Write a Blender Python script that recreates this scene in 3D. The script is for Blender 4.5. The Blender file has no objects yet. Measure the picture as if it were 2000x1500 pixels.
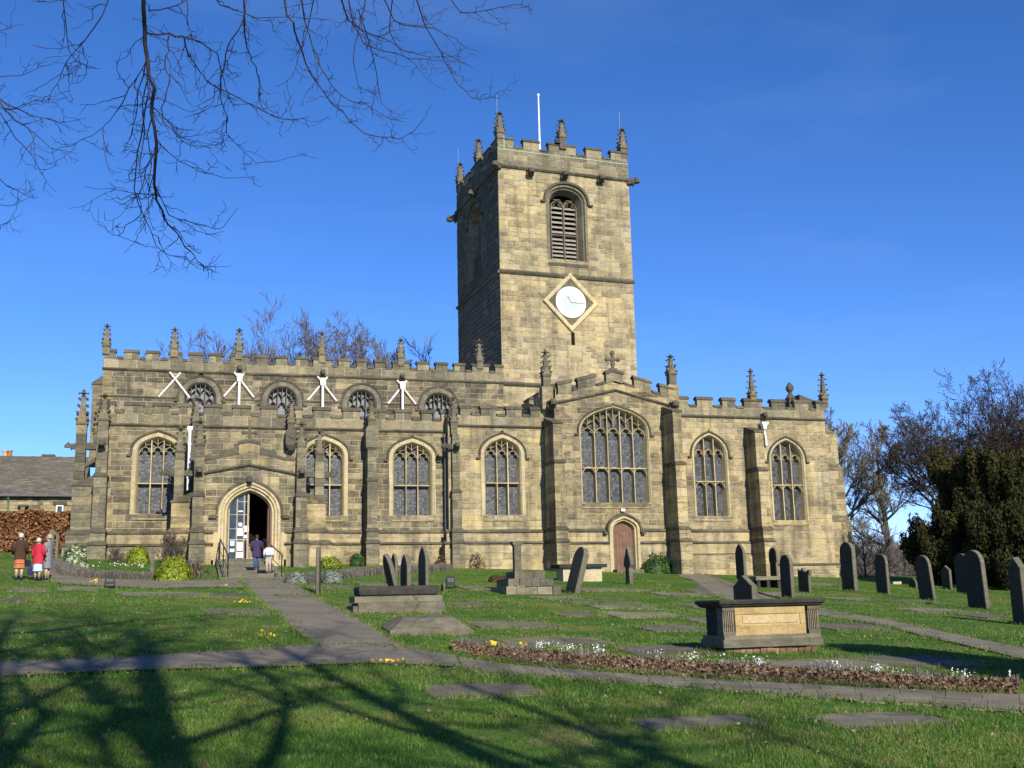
import bpy, math, random
import numpy as np
from mathutils import Matrix, Vector

R = math.radians
rnd = random.Random(11)
sc = bpy.context.scene
COL = sc.collection

# ---------------------------------------------------------------- camera
# axes: X east along the church front, Y north into the church, Z up (metres)
YAW, PITCH, ROLL = R(16.6395), R(11.1374), R(-1.2721)
FPX = 2151.17                                  # focal length in photo pixels (2000 wide)
CAM = np.array([3.5128, -55.5, -2.266])
_f = np.array([math.sin(YAW)*math.cos(PITCH), math.cos(YAW)*math.cos(PITCH), math.sin(PITCH)])
_r = np.array([math.cos(YAW), -math.sin(YAW), 0.0])
_u = np.cross(_r, _f)
RT = math.cos(ROLL)*_r + math.sin(ROLL)*_u
UP = -math.sin(ROLL)*_r + math.cos(ROLL)*_u
FW = _f
cam_data = bpy.data.cameras.new('camera')
cam = bpy.data.objects.new('camera', cam_data)
COL.objects.link(cam)
m = Matrix.Identity(4)
for i in range(3):
    m[i][0], m[i][1], m[i][2], m[i][3] = RT[i], UP[i], -FW[i], CAM[i]
cam.matrix_world = m
cam_data.sensor_width = 36.0
cam_data.lens = FPX/2000*36.0
cam_data.clip_end = 4000
cam_data.clip_start = 0.1
sc.camera = cam

# ---------------------------------------------------------------- sky, sun, exposure
SUN_EL, SUN_AZ = R(28.5), R(6.0)               # azimuth: degrees east of the church front's normal
SUN = Vector((math.sin(SUN_AZ)*math.cos(SUN_EL), -math.cos(SUN_AZ)*math.cos(SUN_EL), math.sin(SUN_EL)))
world = bpy.data.worlds.new('World')
sc.world = world
world.use_nodes = True
wn, wl = world.node_tree.nodes, world.node_tree.links
bg = wn['Background']
sky = wn.new('ShaderNodeTexSky')
sky.sky_type = 'NISHITA'
sky.sun_disc = False
sky.sun_elevation = SUN_EL
sky.sun_rotation = math.pi - SUN_AZ
sky.air_density = 1.0
sky.dust_density = 0.0
sky.ozone_density = 4.0
sky.altitude = 3000
hs = wn.new('ShaderNodeHueSaturation')
hs.inputs['Saturation'].default_value = 1.2
wl.new(sky.outputs[0], hs.inputs['Color'])
tn = wn.new('ShaderNodeMix'); tn.data_type = 'RGBA'; tn.blend_type = 'MULTIPLY'; tn.inputs[0].default_value = 1.0
tn.inputs[7].default_value = (1.10, 0.95, 1.12, 1)
wl.new(hs.outputs[0], tn.inputs[6])
# thin high cirrus and old vapour trails, over the whole sky
tc = wn.new('ShaderNodeTexCoord'); mp = wn.new('ShaderNodeMapping'); mp.inputs['Rotation'].default_value = (R(18), R(-32), R(25)); mp.inputs['Scale'].default_value = (1.1, 7.0, 14.0)
wl.new(tc.outputs['Generated'], mp.inputs[0])
cz = wn.new('ShaderNodeTexNoise'); cz.inputs['Scale'].default_value = 1.3; cz.inputs['Detail'].default_value = 5; cz.inputs['Roughness'].default_value = 0.55; wl.new(mp.outputs[0], cz.inputs['Vector'])
cr = wn.new('ShaderNodeMapRange'); cr.inputs[1].default_value = 0.50; cr.inputs[2].default_value = 0.82; cr.inputs[3].default_value = 0.0; cr.inputs[4].default_value = 0.045; wl.new(cz.outputs['Fac'], cr.inputs[0])
cm_ = wn.new('ShaderNodeMix'); cm_.data_type = 'RGBA'; cm_.inputs[7].default_value = (4.2, 5.6, 7.2, 1); wl.new(cr.outputs[0], cm_.inputs[0]); wl.new(tn.outputs[2], cm_.inputs[6])
wl.new(cm_.outputs[2], bg.inputs[0])
bg.inputs[1].default_value = 0.125
sun_data = bpy.data.lights.new('sun', 'SUN')
sun_data.energy = 5.0
sun_data.angle = R(0.53)
sun_data.color = (1.0, 0.93, 0.80)
sun = bpy.data.objects.new('sun', sun_data)
COL.objects.link(sun)
sun.location = (20, -60, 60)
sun.rotation_euler = (-SUN).to_track_quat('-Z', 'Y').to_euler()
sc.view_settings.view_transform = 'Standard'
sc.view_settings.look = 'None'
sc.view_settings.gamma = 1.0
sc.view_settings.exposure = 0.5
sc.view_settings.use_curve_mapping = False

# ---------------------------------------------------------------- survey helpers
def ray(px, py):
    return (px-1000)/FPX*RT - (py-750)/FPX*UP + FW
def at(px, py, Y):
    """easting and height of a surveyed point on the wall plane y = Y"""
    d = ray(px, py); t = (Y-CAM[1])/d[1]
    p = CAM+t*d
    return float(p[0]), float(p[2])
def at_dist(px, py, dist):
    d = ray(px, py); d = d/np.linalg.norm(d)
    return CAM+dist*d
def smooth(a, b, x):
    x = np.clip((x-a)/(b-a), 0, 1)
    return x*x*(3-2*x)
def ground(x, y):
    """height of the churchyard"""
    t = np.asarray(y, float)+55.5
    x = np.asarray(x, float)
    tc = np.clip(t, -30, 58)
    A = -3.9+0.045*tc+0.000455*tc*tc
    A = np.where(t < 0, -3.9+0.045*tc, A)
    cs = 0.012+0.00045*np.clip(t, 0, 56)
    xx = np.where(x > 48, 48+(x-48)*0.5, x)
    z = A-cs*(xx-3.5)
    far = smooth(62, 400, np.hypot(np.clip(t-60, 0, 1e9), np.clip(np.abs(x-10)-60, 0, 1e9))+62)
    z = z-far*14
    z = z+0.05*np.sin(x*0.55+1.0)*np.sin(y*0.43)*smooth(4, 30, t)*(1-smooth(44, 52, t))
    return z
def G(x, y): return float(ground(x, y))
def ground_at(px, py):
    d = ray(px, py)
    lo, hi = 2.0, None
    t = 3.0
    prev = t
    while t < 400:
        p = CAM+t*d
        if p[2] < G(p[0], p[1]): break
        prev = t; t *= 1.01
    a, b = prev, t
    for _ in range(30):
        mth = (a+b)/2; p = CAM+mth*d
        if p[2] < G(p[0], p[1]): b = mth
        else: a = mth
    p = CAM+b*d
    return float(p[0]), float(p[1])

# ---------------------------------------------------------------- mesh helpers
class MB:
    """collects faces (with one tint value each) and links them as ONE mesh object"""
    def __init__(s): s.v = []; s.f = []; s.t = []; s.m = []
    def poly(s, pts, tint=0.5, mi=0):
        b = len(s.v); s.v.extend([tuple(float(c) for c in p) for p in pts])
        s.f.append(tuple(range(b, b+len(pts)))); s.t.append(tint); s.m.append(mi)
    def hexa(s, a, b, tint=0.5, mi=0, cap0=True, cap1=True):
        """a, b: rings of equal length"""
        n = len(a); k = len(s.v)
        s.v.extend([tuple(float(c) for c in p) for p in list(a)+list(b)])
        for i in range(n):
            j = (i+1) % n
            s.f.append((k+i, k+j, k+n+j, k+n+i)); s.t.append(tint); s.m.append(mi)
        if cap0: s.f.append(tuple(k+i for i in reversed(range(n)))); s.t.append(tint); s.m.append(mi)
        if cap1: s.f.append(tuple(k+n+i for i in range(n))); s.t.append(tint); s.m.append(mi)
    def box(s, x0, x1, y0, y1, z0, z1, tint=0.5, mi=0):
        s.hexa([(x0,y0,z0),(x1,y0,z0),(x1,y1,z0),(x0,y1,z0)], [(x0,y0,z1),(x1,y0,z1),(x1,y1,z1),(x0,y1,z1)], tint, mi)
    def rings(s, rs, tint=0.5, mi=0, cap=True):
        for i in range(len(rs)-1):
            s.hexa(rs[i], rs[i+1], tint, mi, cap and i == 0, cap and i == len(rs)-2)
    def lathe(s, cx, cy, prof, n=10, tint=0.5, mi=0):
        rs = [[(cx+r*math.cos(2*math.pi*k/n), cy+r*math.sin(2*math.pi*k/n), z) for k in range(n)] for r, z in prof]
        s.loft(rs, tint, mi)
    def loft(s, rs, tint=0.5, mi=0, cap=True):
        n = len(rs[0]); k = len(s.v)
        for r in rs: s.v.extend([tuple(float(c) for c in p) for p in r])
        for a in range(len(rs)-1):
            for i in range(n):
                j = (i+1) % n
                s.f.append((k+a*n+i, k+a*n+j, k+(a+1)*n+j, k+(a+1)*n+i)); s.t.append(tint); s.m.append(mi)
        if cap:
            s.f.append(tuple(k+i for i in reversed(range(n)))); s.t.append(tint); s.m.append(mi)
            q = k+(len(rs)-1)*n
            s.f.append(tuple(q+i for i in range(n))); s.t.append(tint); s.m.append(mi)
    def tube(s, pts, rad, n=6, tint=0.5, mi=0):
        pts = [Vector(p) for p in pts]
        if not isinstance(rad, (list, tuple)): rad = [rad]*len(pts)
        rs = []
        for i, p in enumerate(pts):
            d = (pts[min(i+1, len(pts)-1)]-pts[max(i-1, 0)])
            d = d.normalized() if d.length > 1e-9 else Vector((0, 0, 1))
            a = d.cross(Vector((0.31, 0.17, 0.93))) if abs(d.z) < 0.9 else d.cross(Vector((1, 0, 0)))
            a.normalize(); b = d.cross(a)
            rs.append([tuple(p+(a*math.cos(2*math.pi*k/n)+b*math.sin(2*math.pi*k/n))*rad[i]) for k in range(n)])
        s.loft(rs, tint, mi)
    def build(s, name, mats, parent=None, smooth_shade=False, kind=None):
        me = bpy.data.meshes.new(name)
        me.from_pydata(s.v, [], s.f)
        if not isinstance(mats, (list, tuple)): mats = [mats]
        for mm in mats: me.materials.append(mm)
        at_ = me.attributes.new('tint', 'FLOAT', 'FACE')
        at_.data.foreach_set('value', s.t)
        if len(mats) > 1: me.polygons.foreach_set('material_index', s.m)
        if smooth_shade: me.polygons.foreach_set('use_smooth', [True]*len(s.f))
        me.update()
        return link(name, me, parent, kind)

def link(name, data, parent=None, kind=None):
    o = bpy.data.objects.new(name, data)
    COL.objects.link(o)
    if parent is not None:
        o.parent = parent
        root = parent
        off = Vector((0, 0, 0))
        while root is not None:
            off += root.location; root = root.parent
        o.location = -off
    if kind: o['kind'] = kind
    return o
def thing(name, label, cat, loc=(0, 0, 0), group=None):
    o = bpy.data.objects.new(name, None)
    o.empty_display_size = 0.3
    COL.objects.link(o); o.location = loc
    o['label'] = label; o['category'] = cat
    if group: o['group'] = group
    return o
def tag(o, label, cat, group=None):
    o['label'] = label; o['category'] = cat
    if group: o['group'] = group
    return o
def quads_mesh(name, V, n, mat, parent=None, kind=None, tint=None, smooth_shade=False):
    """V: (count*n, 3) array, each n vertices one face"""
    V = np.asarray(V, dtype=np.float32); cnt = len(V)//n
    me = bpy.data.meshes.new(name)
    me.vertices.add(len(V)); me.vertices.foreach_set('co', V.ravel())
    me.loops.add(cnt*n); me.loops.foreach_set('vertex_index', np.arange(cnt*n, dtype=np.int32))
    me.polygons.add(cnt)
    me.polygons.foreach_set('loop_start', np.arange(0, cnt*n, n, dtype=np.int32))
    me.polygons.foreach_set('loop_total', np.full(cnt, n, dtype=np.int32))
    me.materials.append(mat)
    if tint is not None:
        a = me.attributes.new('tint', 'FLOAT', 'FACE'); a.data.foreach_set('value', np.asarray(tint, dtype=np.float32))
    if smooth_shade: me.polygons.foreach_set('use_smooth', np.ones(cnt, dtype=bool))
    me.update(); me.validate()
    return link(name, me, parent, kind)
def seg_mesh(name, P0, P1, R0, R1, k, mat, parent=None, kind=None):
    P0, P1 = np.asarray(P0, float), np.asarray(P1, float)
    R0, R1 = np.asarray(R0, float)[:, None], np.asarray(R1, float)[:, None]
    n = len(P0)
    d = P1-P0; L = np.linalg.norm(d, axis=1, keepdims=True); d = d/np.maximum(L, 1e-9)
    ref = np.where(np.abs(d[:, 2:3]) < 0.9, np.array([[0, 0, 1.0]]), np.array([[1.0, 0, 0]]))
    a = np.cross(d, ref); a /= np.linalg.norm(a, axis=1, keepdims=True); b = np.cross(d, a)
    V = np.zeros((n, 2*k, 3), np.float32)
    for i in range(k):
        c, s_ = math.cos(2*math.pi*i/k), math.sin(2*math.pi*i/k)
        V[:, i] = P0+(a*c+b*s_)*R0; V[:, k+i] = P1+(a*c+b*s_)*R1
    fi = np.array([[i, (i+1) % k, k+(i+1) % k, k+i] for i in range(k)], np.int32)
    idx = (fi[None]+(np.arange(n, dtype=np.int32)*2*k)[:, None, None]).reshape(-1)
    me = bpy.data.meshes.new(name)
    me.vertices.add(n*2*k); me.vertices.foreach_set('co', V.ravel())
    me.loops.add(n*k*4); me.loops.foreach_set('vertex_index', idx)
    me.polygons.add(n*k)
    me.polygons.foreach_set('loop_start', np.arange(0, n*k*4, 4, dtype=np.int32))
    me.polygons.foreach_set('loop_total', np.full(n*k, 4, dtype=np.int32))
    me.polygons.foreach_set('use_smooth', np.ones(n*k, dtype=bool))
    me.materials.append(mat); me.update(); me.validate()
    return link(name, me, parent, kind)

# ---------------------------------------------------------------- materials
def new_mat(name):
    mt = bpy.data.materials.new(name); mt.use_nodes = True
    nt = mt.node_tree; n, l = nt.nodes, nt.links
    return mt, n, l, n['Principled BSDF']
def ramp(n, stops, interp='LINEAR'):
    r = n.new('ShaderNodeValToRGB'); r.color_ramp.interpolation = interp
    e = r.color_ramp.elements
    while len(e) < len(stops): e.new(0.5)
    for el, (p, c) in zip(e, stops): el.position = p; el.color = (*c, 1)
    return r
def noise(n, l, co, scale, detail=4, rough=0.55, stretch=None):
    t = n.new('ShaderNodeTexNoise'); t.inputs['Scale'].default_value = scale
    t.inputs['Detail'].default_value = detail; t.inputs['Roughness'].default_value = rough
    if stretch:
        mp = n.new('ShaderNodeMapping'); mp.inputs['Scale'].default_value = stretch
        l.new(co, mp.inputs['Vector']); co = mp.outputs[0]
    l.new(co, t.inputs['Vector'])
    return t.outputs['Fac']
def mixc(n, l, fac, a, b, mode='MIX'):
    x = n.new('ShaderNodeMix'); x.data_type = 'RGBA'; x.blend_type = mode
    if isinstance(fac, (int, float)): x.inputs[0].default_value = fac
    else: l.new(fac, x.inputs[0])
    for s, v in ((6, a), (7, b)):
        if isinstance(v, tuple): x.inputs[s].default_value = (*v, 1)
        else: l.new(v, x.inputs[s])
    return x.outputs[2]
def mapr(n, l, v, a, b, c, d):
    x = n.new('ShaderNodeMapRange'); x.clamp = True
    l.new(v, x.inputs[0])
    for i, q in enumerate((a, b, c, d)): x.inputs[i+1].default_value = q
    return x.outputs[0]
def coords(n, which='Object'):
    return n.new('ShaderNodeTexCoord').outputs[which]
def bump(n, l, h, strength, dist, bsdf):
    b = n.new('ShaderNodeBump'); b.inputs['Strength'].default_value = strength; b.inputs['Distance'].default_value = dist
    l.new(h, b.inputs['Height']); l.new(b.outputs[0], bsdf.inputs['Normal'])
def stone_mat(name, stops, soot=0.5, soot_col=(0.035, 0.032, 0.026), rough=0.9, grain=18, lichen=0.0, streak=(0.9, 0.9, 0.16), lo=0.50, hi=0.74):
    mt, n, l, b = new_mat(name)
    co = coords(n)
    tint = n.new('ShaderNodeAttribute'); tint.attribute_name = 'tint'
    big = noise(n, l, co, 0.9, 5, 0.6)
    mid = noise(n, l, co, 3.2, 7, 0.68, (1, 1, 2.8))
    fine = noise(n, l, co, grain, 5, 0.7)
    # per stone tint plus drift inside each stone
    add = n.new('ShaderNodeMath'); add.operation = 'MULTIPLY_ADD'
    l.new(mid, add.inputs[0]); add.inputs[1].default_value = 1.3
    l.new(tint.outputs['Fac'], add.inputs[2])
    sub = n.new('ShaderNodeMath'); sub.operation = 'SUBTRACT'; l.new(add.outputs[0], sub.inputs[0]); sub.inputs[1].default_value = 0.65
    rp = ramp(n, stops); l.new(sub.outputs[0], rp.inputs[0])
    st = noise(n, l, co, 1.0, 5, 0.62, streak)
    sm = n.new('ShaderNodeMath'); sm.operation = 'MULTIPLY_ADD'; l.new(big, sm.inputs[0]); sm.inputs[1].default_value = 0.45
    sm2 = n.new('ShaderNodeMath'); sm2.operation = 'MULTIPLY'; l.new(st, sm2.inputs[0]); sm2.inputs[1].default_value = 0.6
    l.new(sm2.outputs[0], sm.inputs[2])
    sf = mapr(n, l, sm.outputs[0], lo, hi, 0, soot)
    c = rp.outputs[0]
    if soot > 0.55:
        hp = mapr(n, l, noise(n, l, co, 0.33, 3, 0.5), 0.50, 0.66, 0, 0.55)
        c = mixc(n, l, hp, c, mixc(n, l, 1.0, c, (1.28, 1.20, 1.02), 'MULTIPLY'))
    c = mixc(n, l, sf, c, soot_col)
    if soot > 0.55:
        rs_ = mapr(n, l, noise(n, l, co, 1.0, 4, 0.6, (3.4, 3.4, 0.22)), 0.54, 0.74, 0, 0.55)
        c = mixc(n, l, rs_, c, tuple(v*1.5 for v in soot_col))
    gf = mapr(n, l, noise(n, l, co, 1.7, 6, 0.7, (1, 1, 1.6)), 0.50, 0.66, 0, 0.6 if soot > 0.55 else 0.3)
    hsn = n.new('ShaderNodeHueSaturation'); hsn.inputs['Saturation'].default_value = 0.45; hsn.inputs['Value'].default_value = 0.82; l.new(c, hsn.inputs['Color'])
    c = mixc(n, l, gf, c, hsn.outputs[0])
    if lichen:
        lf = mapr(n, l, noise(n, l, co, 2.3, 6, 0.7), 0.56, 0.72, 0, lichen)
        c = mixc(n, l, lf, c, (0.11, 0.12, 0.045))
    g = mapr(n, l, fine, 0.25, 0.75, 0.72, 1.22)
    gm = n.new('ShaderNodeVectorMath'); gm.operation = 'SCALE'; l.new(c, gm.inputs[0]); l.new(g, gm.inputs['Scale'])
    l.new(gm.outputs[0], b.inputs['Base Color'])
    b.inputs['Roughness'].default_value = rough
    b.inputs['Specular IOR Level'].default_value = 0.2
    bump(n, l, fine, 0.55, 0.02, b)
    return mt
def plain_mat(name, col, rough=0.7, metal=0.0, var=0.25, scale=6.0, spec=0.4, bumps=0.0):
    mt, n, l, b = new_mat(name)
    co = coords(n)
    nz = noise(n, l, co, scale, 5, 0.6)
    f = mapr(n, l, nz, 0.3, 0.7, 1-var, 1+var)
    vm = n.new('ShaderNodeVectorMath'); vm.operation = 'SCALE'; vm.inputs[0].default_value = col; l.new(f, vm.inputs['Scale'])
    l.new(vm.outputs[0], b.inputs['Base Color'])
    b.inputs['Roughness'].default_value = rough; b.inputs['Metallic'].default_value = metal
    b.inputs['Specular IOR Level'].default_value = spec
    if bumps: bump(n, l, noise(n, l, co, scale*6, 4), bumps, 0.01, b)
    return mt
def leaf_mat(name, stops, rough=0.55, trans=0.25, posvar=1.2, amp=0.5, detail=3):
    mt, n, l, b = new_mat(name)
    tint = n.new('ShaderNodeAttribute'); tint.attribute_name = 'tint'
    nz = noise(n, l, coords(n), posvar, detail)
    ad = n.new('ShaderNodeMath'); ad.operation = 'MULTIPLY_ADD'; l.new(nz, ad.inputs[0]); ad.inputs[1].default_value = amp
    l.new(tint.outputs['Fac'], ad.inputs[2])
    sb = n.new('ShaderNodeMath'); sb.operation = 'SUBTRACT'; l.new(ad.outputs[0], sb.inputs[0]); sb.inputs[1].default_value = amp/2
    rp = ramp(n, stops); l.new(sb.outputs[0], rp.inputs[0])
    l.new(rp.outputs[0], b.inputs['Base Color'])
    b.inputs['Roughness'].default_value = rough; b.inputs['Specular IOR Level'].default_value = 0.25
    if trans:
        tr = n.new('ShaderNodeBsdfTranslucent'); l.new(rp.outputs[0], tr.inputs[0])
        mx = n.new('ShaderNodeMixShader'); mx.inputs[0].default_value = trans
        l.new(b.outputs[0], mx.inputs[1]); l.new(tr.outputs[0], mx.inputs[2])
        l.new(mx.outputs[0], n['Material Output'].inputs[0])
    return mt

M = {}
M['wall'] = stone_mat('coursed_sandstone', [(0.0, (0.06, 0.053, 0.036)), (0.25, (0.14, 0.115, 0.068)), (0.5, (0.27, 0.218, 0.118)), (0.75, (0.40, 0.325, 0.175)), (1.0, (0.46, 0.35, 0.16))], soot=0.8, lo=0.47, hi=0.70)
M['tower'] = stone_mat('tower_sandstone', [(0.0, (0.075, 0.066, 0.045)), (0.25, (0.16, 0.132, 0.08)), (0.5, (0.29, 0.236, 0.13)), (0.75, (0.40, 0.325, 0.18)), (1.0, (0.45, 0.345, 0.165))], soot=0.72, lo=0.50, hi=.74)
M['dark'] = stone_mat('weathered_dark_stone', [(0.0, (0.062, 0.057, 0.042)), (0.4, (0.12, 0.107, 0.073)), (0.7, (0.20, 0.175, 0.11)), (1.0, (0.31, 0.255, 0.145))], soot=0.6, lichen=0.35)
M['cream'] = stone_mat('cream_dressed_stone', [(0.0, (0.20, 0.165, 0.095)), (0.5, (0.38, 0.315, 0.18)), (1.0, (0.50, 0.42, 0.25))], soot=0.6, lo=0.56, hi=0.8)
M['mortar'] = stone_mat('lime_mortar', [(0.0, (0.24, 0.21, 0.15)), (0.5, (0.38, 0.34, 0.24)), (1.0, (0.48, 0.43, 0.30))], soot=0.6)
M['wallgrey'] = stone_mat('sooty_sandstone', [(0.0, (0.045, 0.040, 0.028)), (0.25, (0.10, 0.085, 0.053)), (0.5, (0.20, 0.166, 0.096)), (0.75, (0.32, 0.265, 0.15)), (1.0, (0.42, 0.33, 0.16))], soot=0.85, lo=0.45, hi=0.68)
M['parapet'] = stone_mat('parapet_stone', [(0.0, (0.06, 0.055, 0.04)), (0.3, (0.13, 0.115, 0.076)), (0.6, (0.215, 0.186, 0.115)), (1.0, (0.33, 0.275, 0.16))], soot=0.75, lichen=0.3)
M['plain'] = plain_mat('unseen_masonry', (0.13, 0.11, 0.075), 0.9, scale=1.5)
M['grave'] = stone_mat('dark_gravestone', [(0.0, (0.020, 0.021, 0.019)), (0.5, (0.045, 0.045, 0.037)), (1.0, (0.10, 0.09, 0.06))], soot=0.3, lichen=0.25, grain=30)
M['gravepale'] = stone_mat('lichened_or_lit_edge_stone', [(0.0, (0.06, 0.058, 0.045)), (0.5, (0.13, 0.118, 0.085)), (1.0, (0.26, 0.22, 0.14))], soot=0.5, lichen=0.35, grain=30)
M['ledger'] = stone_mat('worn_ledger_stone', [(0.0, (0.08, 0.071, 0.05)), (0.5, (0.17, 0.148, 0.104)), (1.0, (0.24, 0.21, 0.145))], soot=0.6, lichen=0.8, streak=(0.8, 0.8, 0.8), grain=25)
M['panel'] = stone_mat('golden_tomb_panel', [(0.0, (0.24, 0.16, 0.06)), (0.5, (0.40, 0.29, 0.13)), (1.0, (0.46, 0.36, 0.20))], soot=0.45, lo=0.6, hi=0.85)
M['brick'] = stone_mat('old_red_brick', [(0.0, (0.10, 0.08, 0.055)), (0.5, (0.20, 0.095, 0.055)), (1.0, (0.30, 0.20, 0.13))], soot=0.5, grain=40)
M['tarmac'] = stone_mat('worn_tarmac', [(0.0, (0.12, 0.103, 0.073)), (0.5, (0.195, 0.168, 0.120)), (1.0, (0.26, 0.225, 0.16))], soot=0.54, soot_col=(0.06, 0.058, 0.042), lichen=0.55, streak=(0.7, 0.7, 0.7), grain=40)
def crack(mt, scale, col, width):
    n, l = mt.node_tree.nodes, mt.node_tree.links; b = n['Principled BSDF']; src = b.inputs['Base Color'].links[0].from_socket
    co = coords(n); dn = n.new('ShaderNodeTexNoise'); dn.inputs['Scale'].default_value = 3.0; dn.inputs['Detail'].default_value = 4; l.new(co, dn.inputs['Vector'])
    mx = n.new('ShaderNodeMix'); mx.data_type = 'VECTOR'; mx.inputs[0].default_value = 0.18; l.new(co, mx.inputs[4]); l.new(dn.outputs['Color'], mx.inputs[5])
    vo = n.new('ShaderNodeTexVoronoi'); vo.feature = 'DISTANCE_TO_EDGE'; vo.inputs['Scale'].default_value = scale; l.new(mx.outputs[1], vo.inputs['Vector'])
    f = mapr(n, l, vo.outputs['Distance'], 0.0, width, 0.75, 0.0)
    patch = mapr(n, l, noise(n, l, co, 0.8, 3), 0.45, 0.6, 0, 1)
    m2 = n.new('ShaderNodeMath'); m2.operation = 'MULTIPLY'; l.new(f, m2.inputs[0]); l.new(patch, m2.inputs[1])
    l.new(mixc(n, l, m2.outputs[0], src, col), b.inputs['Base Color'])
crack(M['tarmac'], 1.1, (0.035, 0.045, 0.015), 0.035); crack(M['ledger'], 0.8, (0.03, 0.04, 0.012), 0.03)
M['lead'] = plain_mat('weathered_lead', (0.42, 0.43, 0.44), 0.55, 0.0, 0.2, 2)
M['white'] = plain_mat('white_paint', (0.72, 0.70, 0.66), 0.45, 0, 0.12, 5)
M['pinkwhite'] = plain_mat('faded_white_timber', (0.62, 0.55, 0.49), 0.6, 0, 0.18, 4)
M['paper'] = plain_mat('white_paper', (0.8, 0.8, 0.78), 0.6, 0, 0.04, 5)
M['bluepaper'] = plain_mat('pale_blue_paper', (0.35, 0.5, 0.72), 0.6, 0, 0.04, 5)
M['iron'] = plain_mat('black_iron', (0.018, 0.018, 0.02), 0.45, 0.3, 0.3, 10)
M['greyiron'] = plain_mat('grey_painted_pipe', (0.06, 0.065, 0.075), 0.5, 0.0, 0.2, 4)
M['copper'] = plain_mat('verdigris_strip', (0.30, 0.42, 0.35), 0.6, 0, 0.15, 3)
M['doorwood'] = plain_mat('varnished_oak_door', (0.125, 0.058, 0.028), 0.5, 0, 0.4, 3, bumps=0.3)
M['paledoor'] = plain_mat('pale_oak_frame', (0.33, 0.26, 0.17), 0.6, 0, 0.2, 4)
M['redwood'] = plain_mat('red_painted_door_edge', (0.11, 0.022, 0.020), 0.5, 0, 0.2, 4)
M['black'] = plain_mat('painted_interior_shade', (0.012, 0.011, 0.010), 0.95, 0, 0.2, 3, spec=0.05)  # near-black colour paints the shade inside porch, bell chamber and slit
M['clock'] = plain_mat('white_clock_dial', (0.85, 0.85, 0.83), 0.35, 0, 0.02, 3)
M['clockblue'] = plain_mat('pale_blue_dial_centre', (0.36, 0.46, 0.52), 0.4, 0, 0.05, 3)
M['slat'] = plain_mat('weathered_louvre_stone', (0.40, 0.36, 0.30), 0.8, 0, 0.3, 6)
def glass_mat():
    mt, n, l, b = new_mat('leaded_glass')
    co = coords(n)
    mp = n.new('ShaderNodeMapping'); mp.inputs['Rotation'].default_value = (R(90), 0, 0); l.new(co, mp.inputs[0])
    br = n.new('ShaderNodeTexBrick'); l.new(mp.outputs[0], br.inputs['Vector'])
    br.offset = 0.0; br.inputs['Scale'].default_value = 1.0
    br.inputs['Brick Width'].default_value = 0.13; br.inputs['Row Height'].default_value = 0.17; br.inputs['Mortar Size'].default_value = 0.011
    br.inputs['Color1'].default_value = (0.018, 0.021, 0.024, 1); br.inputs['Color2'].default_value = (0.095, 0.10, 0.105, 1)
    br.inputs['Mortar'].default_value = (0.03, 0.03, 0.03, 1)
    nz = noise(n, l, co, 3.0, 5, 0.7)
    c = mixc(n, l, mapr(n, l, nz, 0.42, 0.7, 0.0, 0.6), br.outputs[0], (0.075, 0.077, 0.08))
    l.new(c, b.inputs['Base Color'])
    b.inputs['Roughness'].default_value = 0.38
    b.inputs['Specular IOR Level'].default_value = 0.3
    bump(n, l, noise(n, l, co, 7, 3), 0.7, 0.03, b)
    return mt
M['glass'] = glass_mat()
M['paleglass'] = plain_mat('sky_tinted_leaded_glass', (.115, .13, .15), .35, 0, .5, 8, spec=.4)  # paler base colour paints in the sky reflected by the clerestory panes
M['doorglass'] = plain_mat('door_glass', (0.03, 0.045, 0.06), 0.08, 0, 0.3, 2, spec=0.7)

# ================================================================ THE CHURCH
church = thing('parish_church', 'sandstone parish church with battlemented aisle and square clock tower', 'church', (18.0, 4.0, 0.0))
ZB = -2.6                                       # masonry runs down into the ground

class Frame:
    """a wall plane: u along the wall (to the right seen from outside), n outwards, z up"""
    def __init__(s, ox, oy, ang=0.0):
        s.o = (ox, oy); s.U = (math.cos(ang), math.sin(ang)); s.N = (math.sin(ang), -math.cos(ang))
    def p(s, u, n, z):
        return (s.o[0]+u*s.U[0]+n*s.N[0], s.o[1]+u*s.U[1]+n*s.N[1], z)
def fbox(mb, F, u0, u1, n0, n1, z0, z1, tint=0.5, mi=0):
    mb.hexa([F.p(u0,n1,z0),F.p(u1,n1,z0),F.p(u1,n0,z0),F.p(u0,n0,z0)], [F.p(u0,n1,z1),F.p(u1,n1,z1),F.p(u1,n0,z1),F.p(u0,n0,z1)], tint, mi)

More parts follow.
